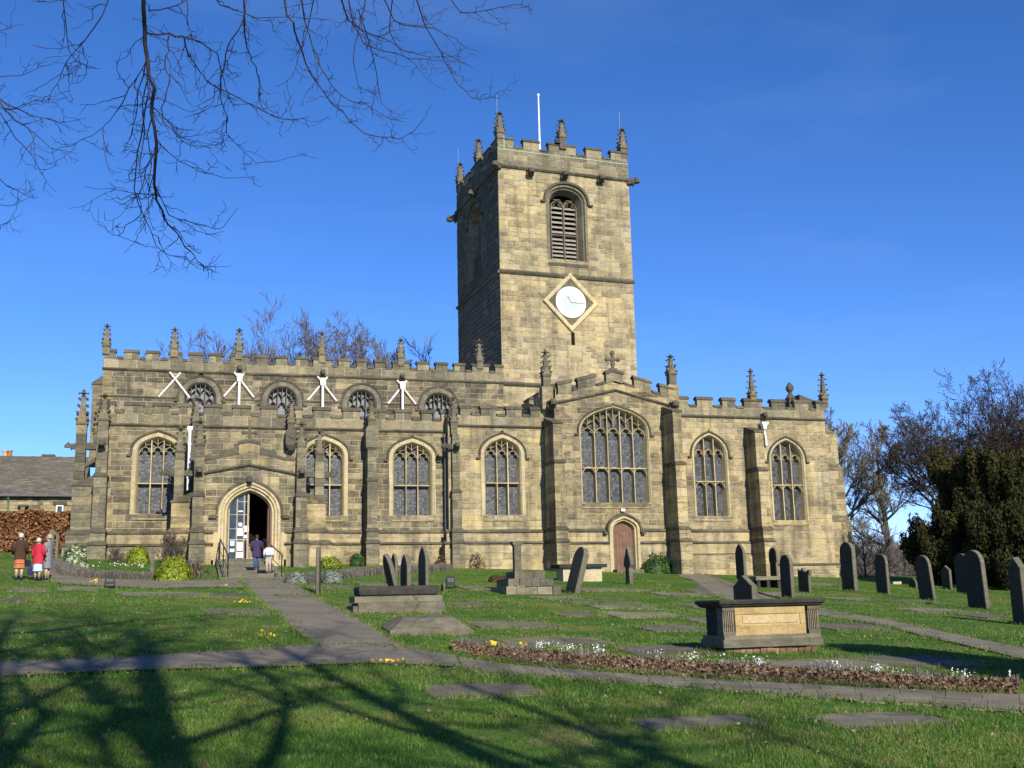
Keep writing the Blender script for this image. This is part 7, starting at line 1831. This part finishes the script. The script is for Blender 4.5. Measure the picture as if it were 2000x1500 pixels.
# limbs: from the trunk, over the camera's left shoulder, feeding the drooping boughs
base = Vector((-4.6, -53.2, G(-4.6, -53.2)))
LA = [base+Vector((0, 0, 4.5)), base+Vector((1.2, 2.2, 6.6)), base+Vector((3.2, 5.2, 7.7)), Vector(at_dist(150, -260, 11.8)), Vector(at_dist(300, -230, 12.4)), Vector(at_dist(560, -190, 13.2)), Vector(at_dist(740, -150, 13.9)), Vector(at_dist(860, -110, 14.4))]
LB = [base+Vector((0, 0, 5.2)), base+Vector((-.4, 4.0, 6.8)), Vector(at_dist(-330, 60, 15.0)), Vector(at_dist(-180, 150, 15.5)), Vector(at_dist(-90, 230, 15.7))]
mb = MB()
mb.tube(LA, [.16, .13, .10, .08, .07, .05, .04, .02], 8); mb.tube(LB, [.13, .10, .07, .05, .02], 8)
for q, ra in starts:
    best = None
    for L in (LA, LB):
        for a, b in zip(L[2:], L[3:]):
            for f in (0, .25, .5, .75, 1):
                p = a.lerp(b, f); dd = (p-q).length
                if best is None or dd < best[0]: best = (dd, p)
    p = best[1]; mb.tube([p, p.lerp(q, .5)+Vector((0, 0, .08)), q], [max(ra*1.3, .012), ra*1.1, ra], 5)
mb.tube([base+Vector((0, 0, -.3)), base+Vector((0, 0, .4)), base+Vector((.05, .1, 2.5)), base+Vector((0, 0, 5)), base+Vector((-.3, -.4, 9)), base+Vector((.2, -.6, 14))], [.34, .27, .23, .2, .14, .03], 9)
mb.build('trunk', M['bark'], over, True)
seg_mesh('twigs', [list(p) for p in P0], [list(p) for p in P1], np.array(R0)*.82, np.array(R1)*.82, 4, M['darkbark'], over)
# trees behind the camera; only their shadows on the lawn are in view
def shadow_tree(px, py, back, H, r0, sd, lbl, spec_=[(9, .50, R(60)), (4, .5, R(46)), (4, .5, R(42))], c0=.34):
    gx_, gy_ = ground_at(px, py); s_ = Vector((SUN.x, SUN.y)).normalized()
    x, y = gx_+s_.x*back, gy_+s_.y*back; z = G(x, y)
    tree_at('lawn_tree', lbl, (x, y, z), grow(sd, H, r0, spec_, upcurve=.28, wander=.15, crown0=c0, minr=.010, trunk_frac=.8), M['bark'], bmat=M['darkbark'], group='bare trees behind the viewer')
shadow_tree(82, 1420, 14, 20, .29, 61, 'bare tree casting the leftmost trunk shadow on the lawn')
shadow_tree(258, 1430, 15, 19, .32, 62, 'bare tree casting the second trunk shadow on the lawn')
shadow_tree(800, 1400, 17, 17, .26, 63, 'bare tree casting branch shadows across the middle of the lawn')
shadow_tree(1180, 1440, 17, 15, .22, 64, 'bare tree casting the shadow furthest right on the near lawn')
shadow_tree(330, 1300, 26, 24, .26, 65, 'bare tree shading the lawn left of the path', [(13, .5, R(55)), (8, .5, R(46)), (6, .5, R(42)), (4, .5, R(40))], .35)

# columnar evergreen outside the frame on the right; its long shadow lies beside the chest tomb
ex, ey = ground_at(1800, 1279); s_ = Vector((SUN.x, SUN.y)).normalized(); ex += s_.x*8.4; ey += s_.y*8.4; ez = G(ex, ey)
ev = thing('columnar_evergreen', 'rounded columnar evergreen whose long shadow lies beside the chest tomb', 'tree', (ex, ey, ez))
D, r = ball(16000, 91, .5); P = D*r*np.array([[1.35, 1.2, 3.0]])*(1+.12*np.sin(D[:, 2:3]*9))+np.array([[ex, ey, ez+2.95]])
leaf_cloud('crown', P, .15, M['yew'], ev, 2, 2, D, 92)
mb = MB(); mb.tube([(ex, ey, ez-.2), (ex, ey, ez+5)], [.12, .03], 7); mb.build('trunk', M['bark'], ev)

# ---------------------------------------------------------------- house and hedge beyond the west end
M['slate'] = stone_mat('stone_slate_roof', [(0, (.09, .082, .068)), (.5, (.145, .13, .105)), (1, (.20, .18, .145))], soot=.4, lichen=.4)
M['housewall'] = stone_mat('rubble_house_wall', [(0, (.10, .085, .055)), (.5, (.25, .20, .12)), (1, (.36, .29, .17))], soot=.4)
YHs = 19.0
x1 = at(158, 950, YHs)[0]; x0 = x1-13.0
ze = at(75, 968, YHs)[1]; zr = at(75, 892, YHs+4)[1]; z0 = G(-6, YHs)-1
house = thing('stone_house', 'stone house with a long stone-slate roof beyond the hedge', 'house', ((x0+x1)/2, YHs+4, z0+1))
hwin = [(130, 112, 987)]
F_H = Frame(0, YHs)
def fake(name, bs, mat, parent=house):
    mb = MB()
    for b in bs: mb.box(*b)
    return mb.build(name, M[mat], parent)
rg = random.Random(8); mb = MB(); z = z0
wx0, wx1 = at(110, 985, YHs)[0], at(124, 985, YHs)[0]; wz1 = at(117, 986.5, YHs)[1]; wz0 = wz1-1.1
while z < ze:
    zt = min(z+rg.uniform(.14, .24), ze); xx = x0
    while xx < x1:
        xn = min(xx+rg.uniform(.25, .6), x1)
        if not (xn > wx0 and xx < wx1 and zt > wz0 and z < wz1): mb.box(xx+.006, xn-.006, YHs-rg.uniform(.0, .03), YHs+.3, z+.006, zt-.006, rg.uniform(0, 1))
        xx = xn
    z = zt
mb.build('walling', M['housewall'], house, kind='stuff')
fake('wall_core', [(x0, x1, YHs+.05, YHs+8, z0, ze, .5)], 'housewall')
mb = MB()
for k in range(30):                                  # slate courses, overlapping
    f0, f1 = k/30, (k+1)/30
    ya, za = YHs-.3+4.3*f0, ze+(zr-ze)*f0; yb_, zb_ = YHs-.3+4.3*f1, ze+(zr-ze)*f1
    xx = x0-.2
    while xx < x1+.2:
        xn = min(xx+rg.uniform(.3, .6), x1+.2); e = rg.uniform(.02, .06)
        mb.poly([(xx+.008, ya, za+e+.03), (xn-.008, ya, za+e+.03), (xn-.008, yb_, zb_+.03), (xx+.008, yb_, zb_+.03)], rg.uniform(0, 1)); mb.poly([(xx+.008, ya, za), (xn-.008, ya, za), (xn-.008, ya, za+e+.03), (xx+.008, ya, za+e+.03)], .1); xx = xn
roof = mb.build('roof', M['slate'], house)
mb = MB(); mb.poly([(x0, YHs-.2, ze), (x1+.1, YHs-.2, ze), (x1+.1, YHs+4, zr), (x0, YHs+4, zr)]); mb.poly([(x0, YHs+8.2, ze), (x1+.1, YHs+8.2, ze), (x1+.1, YHs+4, zr), (x0, YHs+4, zr)]); mb.poly([(x1+.05, YHs, ze), (x1+.05, YHs+8, ze), (x1+.05, YHs+4, zr)]); mb.build('roof_deck', M['slate'], roof)
fake('gutter', [(x0, x1+.2, YHs-.42, YHs-.30, ze-.08, ze+.05, .5)], 'greyiron')
mb = MB(); xg = at(17, 980, YHs)[0]; mb.tube([(xg, YHs-.3, ze-.1), (xg, YHs-.12, ze-.5), (xg, YHs-.12, z0)], .06, 8); M['pipegreen'] = plain_mat('green_painted_pipe', (.06, .16, .09), .5); mb.build('downpipe', M['pipegreen'], house)
w_ = fake('window', [(wx0, wx1, YHs+.04, YHs+.08, wz0, wz1, .5)], 'doorglass')
fake('frame', [(wx0, wx0+.07, YHs-.01, YHs+.10, wz0, wz1, .5), (wx1-.07, wx1, YHs-.01, YHs+.10, wz0, wz1, .5), (wx0+.07, wx1-.07, YHs-.012, YHs+.10, wz1-.07, wz1, .5)], 'white', w_)
fake('lintel', [(wx0-.2, wx1+.2, YHs-.04, YHs+.1, wz1+.003, wz1+.25, .1)], 'dark', w_)
xl, zl = at(46, 990, YHs); fake('wall_lamp', [(xl-.3, xl+.3, YHs-.35, YHs, zl, zl+.12, .2), (xl-.12, xl+.12, YHs-.3, YHs-.05, zl-.3, zl, .8)], 'gravepale')
M['pot'] = plain_mat('clay_chimney_pot', (.30, .12, .06), .7); M['buffpot'] = plain_mat('buff_chimney_pot', (.42, .31, .18), .7)
for px, mt in ((9, 'buffpot'), (18.5, 'pot')):
    xp_, zp_ = at(px, 895, YHs+5); mb = MB(); hh = at(px, 880, YHs+5)[1]-zp_; mb.lathe(xp_, YHs+5, [(.17, zp_-.4), (.15, zp_+hh*.8), (.19, zp_+hh*.82), (.19, zp_+hh), (.12, zp_+hh)], 10); mb.build('chimney_pot', M[mt], house)
xa, za = at(84, 898, YHs+4.6); xb_, zb_ = at(106, 889, YHs+4.6)
ck = fake('chimney', [(xa, xb_, YHs+4.2, YHs+5, za-1.0, zb_-.12, .4), (xa-.06, xb_+.06, YHs+4.14, YHs+5.06, zb_-.115, zb_, .2)], 'brick')
xq_, zq_ = at(9, 900, YHs+5); fake('chimney', [(xq_-.5, xq_+1.0, YHs+4.6, YHs+5.4, zq_-1.0, zq_-.05, .4)], 'brick')
# beech hedge with its brown winter leaves
hb = ground_at(60, 1082); zh0 = G(-6, hb[1]+2); YHd = hb[1]+1.2
xr_ = at(146, 1030, YHd)[0]; xl_ = xr_-9.5; zt_ = at(75, 999, YHd)[1]
hedge = thing('beech_hedge', 'tall beech hedge holding its brown winter leaves beyond the west end', 'hedge', ((xl_+xr_)/2, YHd+.7, zh0))
n = 26000; rs = np.random.RandomState(9)
U = rs.uniform(0, 1, (n, 3)); face = rs.uniform(0, 1, n)
X = xl_+(xr_-xl_)*U[:, 0]; Y = YHd+np.where(face < .65, rs.normal(0, .10, n), U[:, 1]*1.5); Z = zh0+(zt_-zh0)*np.where(face < .65, U[:, 2]**.85, 1-np.abs(rs.normal(0, .03, n)))
Y += .12*np.sin(X*2.1)+.08*np.sin(Z*3.3+X); Z += .05*np.sin(X*3)
leaf_cloud('foliage', np.stack([X, Y, Z], -1), .12, M['beech'], hedge, 0, 1.4, np.tile([[0, -1.0, .2]], (n, 1)), 10)
mb = MB(); mb.box(xl_+.1, xr_-.1, YHd+.22, YHd+1.4, zh0-.3, zt_-.12); mb.build('inner_twigs', M['brownshrub'], hedge)

# ================================================================ PEOPLE
M['skin'] = plain_mat('skin', (.45, .27, .19), .55, 0, .06, 8)
def cloth(name, col, var=.18): return plain_mat(name, col, .85, 0, var, 14, spec=.15, bumps=.25)
M['browncoat'] = cloth('brown_jacket', (.055, .030, .018)); M['redcoat'] = cloth('red_coat', (.42, .025, .045)); M['greycoat'] = cloth('grey_coat', (.17, .18, .19)); M['navycoat'] = cloth('dark_purple_coat', (.045, .030, .075))
M['blueskirt'] = cloth('pale_blue_skirt', (.42, .58, .66)); M['jeans'] = cloth('blue_jeans', (.05, .09, .17)); M['beige'] = cloth('beige_trousers', (.38, .31, .24)); M['shoe'] = plain_mat('dark_shoes', (.02, .02, .035), .4)
M['whitehair'] = plain_mat('white_hair', (.46, .44, .40), .7, 0, .15, 20, bumps=.5); M['fairhair'] = plain_mat('fair_hair', (.36, .28, .18), .7, 0, .2, 20, bumps=.5); M['darkhair'] = plain_mat('dark_hair', (.03, .018, .012), .6, 0, .2, 20, bumps=.5); M['brownhair'] = plain_mat('brown_hair', (.09, .05, .03), .6, 0, .2, 20, bumps=.5)
M['bagnavy'] = plain_mat('navy_handbag', (.03, .025, .10), .45); M['bagwhite'] = cloth('white_backpack', (.72, .70, .68)); M['tights'] = plain_mat('tan_tights', (.48, .31, .22), .6, 0, .05)
def tartan():
    mt, n, l, b = new_mat('orange_tartan'); co = coords(n, 'Object'); sp = n.new('ShaderNodeSeparateXYZ'); l.new(co, sp.inputs[0])
    def band(o, freq, duty):
        m1 = n.new('ShaderNodeMath'); m1.operation = 'MULTIPLY'; m1.inputs[1].default_value = freq; l.new(o, m1.inputs[0])
        m2 = n.new('ShaderNodeMath'); m2.operation = 'FRACT'; l.new(m1.outputs[0], m2.inputs[0])
        m3 = n.new('ShaderNodeMath'); m3.operation = 'LESS_THAN'; m3.inputs[1].default_value = duty; l.new(m2.outputs[0], m3.inputs[0]); return m3.outputs[0]
    c = mixc(n, l, band(sp.outputs[2], 6.5, .32), (.52, .10, .04), (.10, .055, .03))
    m_ = n.new('ShaderNodeMath'); m_.operation = 'MULTIPLY'; m_.inputs[1].default_value = .7; l.new(band(sp.outputs[0], 7.5, .30), m_.inputs[0])
    c = mixc(n, l, m_.outputs[0], c, (.12, .07, .04)); c = mixc(n, l, band(sp.outputs[2], 13, .10), c, (.62, .40, .10))
    l.new(c, b.inputs['Base Color']); b.inputs['Roughness'].default_value = .9
    return mt
M['tartan'] = tartan()

def skin_mesh(verts, edges, radii, root, sub=1):
    me = bpy.data.meshes.new('tmp'); me.from_pydata(verts, edges, [])
    o = bpy.data.objects.new('tmp', me); COL.objects.link(o)
    md = o.modifiers.new('skin', 'SKIN'); md.use_smooth_shade = True
    for i, r in enumerate(radii): me.skin_vertices[0].data[i].radius = (r, r) if not isinstance(r, tuple) else r
    me.skin_vertices[0].data[root].use_root = True
    ms = o.modifiers.new('sub', 'SUBSURF'); ms.levels = sub; ms.render_levels = sub
    dg = bpy.context.evaluated_depsgraph_get(); dg.update()
    res = bpy.data.meshes.new_from_object(o.evaluated_get(dg))
    bpy.data.objects.remove(o); return res
def person(label, loc, yaw, H, coat, coat_hem, leg_mat, hair, skirt=None, skirt_hem=.3, skirt_top=.55, hair_long=False, step=0.0, arm_bend=(0.0, 0.0), head_turn=0.0, coat_flare=1.0, bare_legs=None, collar=None):
    """local axes: x right, y forward, z up; built at the origin, then turned and set down"""
    t = thing('person', label, 'person', loc); t.rotation_euler = (0, 0, yaw)
    k = H
    V, E, RD = [], [], []
    def v(x, y, z, r): V.append((x*k, y*k, z*k)); RD.append(r*k if not isinstance(r, tuple) else tuple(a*k for a in r)); return len(V)-1
    pel = v(0, 0, .53, (.088, .062)); wa = v(0, 0, .62, (.078, .055)); chs = v(0, 0, .73, (.092, .062)); nk0 = v(0, .0, .815, .035); nk = v(0, .008, .855, .030)
    hx, hy = math.sin(head_turn), math.cos(head_turn)
    h1 = v(.012*hx, .012*hy+.004, .895, (.042, .048)); h2 = v(.008*hx, .008*hy, .945, (.045, .052)); h3 = v(0, 0, .985, .026)
    for a, b in ((pel, wa), (wa, chs), (chs, nk0), (nk0, nk), (nk, h1), (h1, h2), (h2, h3)): E.append((a, b))
    nz_ = v(.056*hx, .056*hy, .918, .007); E.append((h2, nz_))
    for s in (-1, 1):
        ea = v(s*.047*hy, -s*.047*hx, .925, .008); E.append((h2, ea))
    for s in (-1, 1):
        st = step*s
        hp = v(s*.048, 0, .50, .055); kn = v(s*.05, st*.5+.01, .28, .036); an = v(s*.05, st-.015*(1 if step else 0), .045, .023); to = v(s*.055, st+.075, .018, .020)
        for a, b in ((pel, hp), (hp, kn), (kn, an), (an, to)): E.append((a, b))
        ab = arm_bend[0 if s < 0 else 1]
        sh = v(s*.108, 0, .795, .038); el = v(s*.138, -.015+.02*ab, .635, .027); wr = v(s*(.135-.02*ab), .03+.16*ab, .495+.10*ab, .017); pa = v(s*(.132-.02*ab), .045+.185*ab, .455+.10*ab, (.015, .020))
        for a, b in ((chs, sh), (sh, el), (el, wr), (wr, pa)): E.append((a, b))
        for q in range(4):
            f1 = v(s*(.132-.02*ab)+.0, .030+.011*q+.2*ab, .43+.10*ab-.004*abs(q-1.5), .0055); f2 = v(s*(.126-.02*ab), .036+.011*q+.21*ab, .412+.10*ab, .0048); E.append((pa, f1)); E.append((f1, f2))
        th = v(s*(.120-.02*ab), .062+.19*ab, .452+.10*ab, .006); th2 = v(s*(.116-.02*ab), .068+.2*ab, .435+.10*ab, .005); E.append((pa, th)); E.append((th, th2))
    me = skin_mesh(V, E, RD, pel, 1); me.materials.clear(); me.materials.append(M['skin'])
    if bare_legs: pass
    body = bpy.data.objects.new('body', me); COL.objects.link(body); body.parent = t
    def part(name, mb, mat, sm=True):
        me_ = bpy.data.meshes.new(name); me_.from_pydata(mb.v, [], mb.f); me_.materials.append(mat)
        a_ = me_.attributes.new('tint', 'FLOAT', 'FACE'); a_.data.foreach_set('value', mb.t)
        if sm: me_.polygons.foreach_set('use_smooth', [True]*len(mb.f))
        me_.update(); o = bpy.data.objects.new(name, me_); COL.objects.link(o); o.parent = t
        return o
    def ring_(rx, ry, z, y0=0, n=14, x0=0): return [((x0+rx*math.cos(2*math.pi*i/n))*k, (y0+ry*math.sin(2*math.pi*i/n))*k, z*k) for i in range(n)]
    # coat with sleeves
    mb = MB(); fl = coat_flare
    secs = [(.125*fl, .085*fl, coat_hem), (.118*fl, .082*fl, coat_hem+.02), (.108*fl, .078, .56), (.102, .073, .63), (.116, .080, .72), (.128, .078, .775), (.118, .070, .805), (.085, .058, .828), (.052, .048, .845), (.044, .044, .857)]
    mb.loft([ring_(a, b, z) for a, b, z in secs], .5, cap=False)
    for s, ab in ((-1, arm_bend[0]), (1, arm_bend[1])):
        pts = [Vector((s*.09, 0, .805))*k, Vector((s*.122, -.004, .775))*k, Vector((s*.140, -.015+.02*ab, .635))*k, Vector((s*(.137-.02*ab), .028+.15*ab, .505+.10*ab))*k]
        mb.tube(pts, [.046*k, .050*k, .042*k, .031*k], 10)
    part('coat', mb, coat)
    if collar: mb = MB(); mb.loft([ring_(.055, .05, .825, -.005), ring_(.06, .055, .845, -.008), ring_(.052, .048, .862, -.006)], .5, cap=False); part('collar', mb, collar)
    if skirt is not None:
        mb = MB(); mb.loft([ring_(.118, .088, skirt_hem), ring_(.112, .084, skirt_hem+.06), ring_(.102, .076, skirt_top-.05), ring_(.09, .065, skirt_top)], .5, cap=False); part('skirt', mb, skirt)
    for s in (-1, 1):
        st = step*s
        mb = MB()
        if leg_mat is not None:
            mb.tube([Vector((s*.046, 0, .50))*k, Vector((s*.05, st*.5+.01, .28))*k, Vector((s*.05, st-.015*(1 if step else 0), .05))*k], [.060*k, .045*k, .036*k], 10); part('trouser_leg' if skirt is None else 'stocking', mb, leg_mat)
        elif bare_legs:
            mb.tube([Vector((s*.048, 0, .46))*k, Vector((s*.05, .01, .28))*k, Vector((s*.05, .0, .20))*k, Vector((s*.05, 0, .05))*k], [.05*k, .038*k, .036*k, .026*k], 10); part('stocking', mb, bare_legs)
        mb = MB(); yy = st
        mb.loft([[((s*.053+a*w)*k, (yy+b)*k, z*k) for a, b in ((-1, -.03), (-1.1, .03), (-.8, .085), (0, .105), (.8, .085), (1.1, .03), (1, -.03), (0, -.042))] for w, z in ((.028, 0.0), (.030, .018), (.026, .04), (.022, .055))]); part('shoe', mb, M['shoe'])
    mb = MB(); n_ = 14; rr_ = []
    low = -.72 if not hair_long else -.95
    for a in np.linspace(low, 1.0, 8):
        z = .942+.058*a; q = math.sqrt(max(.02, 1-a*a)) if a > -.2 else 1.0
        rr_.append([((.055*q*math.cos(2*math.pi*i/n_)*(1.0+.06*math.sin(i*2.1+a*9)+.05*math.sin(i*5+a*21)) - .016*hx)*k, (.060*q*math.sin(2*math.pi*i/n_)*(1.0+.06*math.cos(i*1.7+a*7)) - .016*hy)*k, (z+(-.04 if hair_long and a < 0 else 0))*k) for i in range(n_)])
    mb.loft(rr_, .5); part('hair', mb, hair)
    return t
def stand(px, py): x, y = ground_at(px, py); return (x, y, G(x, y)+.03)
p1 = stand(36, 1133); p2 = stand(72, 1134); p3 = stand(91, 1133)
def hgt(px, py, top): x, y = ground_at(px, py); return (py-top)/FPX*math.hypot(x-CAM[0], y-CAM[1])
person('person with white hair in a brown jacket and orange tartan skirt', p1, R(12), hgt(36, 1133, 1052), M['browncoat'], .43, None, M['whitehair'], M['tartan'], .24, .56, bare_legs=M['tights'], coat_flare=1.1, arm_bend=(.5, .5))
person('person with white hair in a red coat and pale blue skirt', p2, R(-25), hgt(72, 1134, 1060), M['redcoat'], .38, None, M['whitehair'], M['blueskirt'], .20, .55, bare_legs=M['tights'], coat_flare=1.12, arm_bend=(0, .4))
person('person in a long grey coat with short fair hair', p3, R(70), hgt(91, 1133, 1053), M['greycoat'], .24, None, M['fairhair'], None, bare_legs=M['tights'], coat_flare=1.05, arm_bend=(.2, .2))
# handbags
def handbag(label, loc, w, h_, d, mat, hh, yaw=0.0):
    t = thing('handbag', label, 'handbag', loc); t.rotation_euler = (0, 0, yaw)
    mb = MB(); mb.loft([[(-w/2*f, -d/2*g, z), (w/2*f, -d/2*g, z), (w/2*f, d/2*g, z), (-w/2*f, d/2*g, z)] for f, g, z in ((.85, .8, 0), (1, 1, .03), (.95, .9, h_*.7), (.8, .4, h_))])
    me_ = bpy.data.meshes.new('body'); me_.from_pydata(mb.v, [], mb.f); me_.materials.append(mat); o = bpy.data.objects.new('body', me_); COL.objects.link(o); o.parent = t
    mb = MB(); mb.tube([(-w*.3, 0, h_*.9), (-w*.25, 0, h_+hh*.7), (0, 0, h_+hh), (w*.25, 0, h_+hh*.7), (w*.3, 0, h_*.9)], .012, 6)
    me_ = bpy.data.meshes.new('strap'); me_.from_pydata(mb.v, [], mb.f); me_.materials.append(mat); o = bpy.data.objects.new('strap', me_); COL.objects.link(o); o.parent = t
H2 = hgt(72, 1134, 1060); H1_ = hgt(36, 1133, 1052); H3 = hgt(91, 1133, 1053)
c_, s_ = math.cos(R(-25)), math.sin(R(-25)); lx, ly = -.135*H2, .03*H2
handbag('navy handbag held low by the person in red', (p2[0]+lx*c_-ly*s_, p2[1]+lx*s_+ly*c_, p2[2]+.13*H2), .32, .24, .14, M['bagnavy'], .18, R(-25))
c_, s_ = math.cos(R(12)), math.sin(R(12)); lx, ly = .16*H1_, .12*H1_
handbag('dark handbag hanging from the arm of the person in brown', (p1[0]+lx*c_-ly*s_, p1[1]+lx*s_+ly*c_, p1[2]+.28*H1_), .24, .2, .12, M['shoe'], .22, R(40))
# two people climbing the steps
def step_pos(px, py):
    # find the tread whose height matches the sight line
    best = None
    for k_ in range(ns):
        zt_ = zg+(Z_FL-zg)*(k_+1)/ns; d = ray(px, py); tt = (zt_-CAM[2])/d[2]; p = CAM+tt*d
        yf = yb+(YP-.2-yb)*k_/ns; dy = abs(p[1]-(yf+.2))
        if best is None or dy < best[0]: best = (dy, (float(p[0]), yf+.2, zt_))
    return best[1]
m4 = step_pos(504, 1111); m5 = step_pos(521, 1120)
def hg(loc, px, top):
    d = math.hypot(loc[0]-CAM[0], loc[1]-CAM[1]); return None
H4 = at(504, 1044, m4[1])[1]-m4[2]; H5 = at(522, 1060, m5[1])[1]-m5[2]
person('person with dark hair in a dark purple coat and jeans entering the porch', m4, R(4), H4, M['navycoat'], .36, M['jeans'], M['darkhair'], coat_flare=1.08, step=.03, arm_bend=(.5, .5))
person('person with brown hair and beige trousers climbing the porch steps', m5, R(-4), H5, M['bagwhite'], .50, M['beige'], M['brownhair'], hair_long=True, step=.04, arm_bend=(.3, .3))
t = thing('backpack', 'white backpack on the shoulders of the person climbing the steps', 'backpack', (m5[0], m5[1]-.10*H5, m5[2]+.60*H5))
mb = MB(); w_ = .11*H5; x, y, z = t.location
mb.loft([[(x+a*w_*f, y-.05*H5+b*.05*H5*g, z+zz*H5) for a, b in ((-1, -.7), (-.7, -1), (.7, -1), (1, -.7), (1, 1), (-1, 1))] for f, g, zz in ((.8, .7, -.03), (1, 1, 0), (1, 1, .12), (.9, .8, .17), (.6, .5, .19))]); mb.build('pack', M['bagwhite'], t, True)
mb = MB(); mb.box(x-w_*.6, x+w_*.6, y-.115*H5, y-.098*H5, z+.01*H5, z+.08*H5); mb.build('pocket', M['bagwhite'], t)
for s in (-1, 1):
    mb = MB(); mb.tube([(x+s*w_*.6, y, z+.16*H5), (x+s*w_*.62, y+.07*H5, z+.215*H5), (x+s*w_*.68, y+.16*H5, z+.13*H5)], .02, 6); mb.build('strap', M['bagwhite'], t)
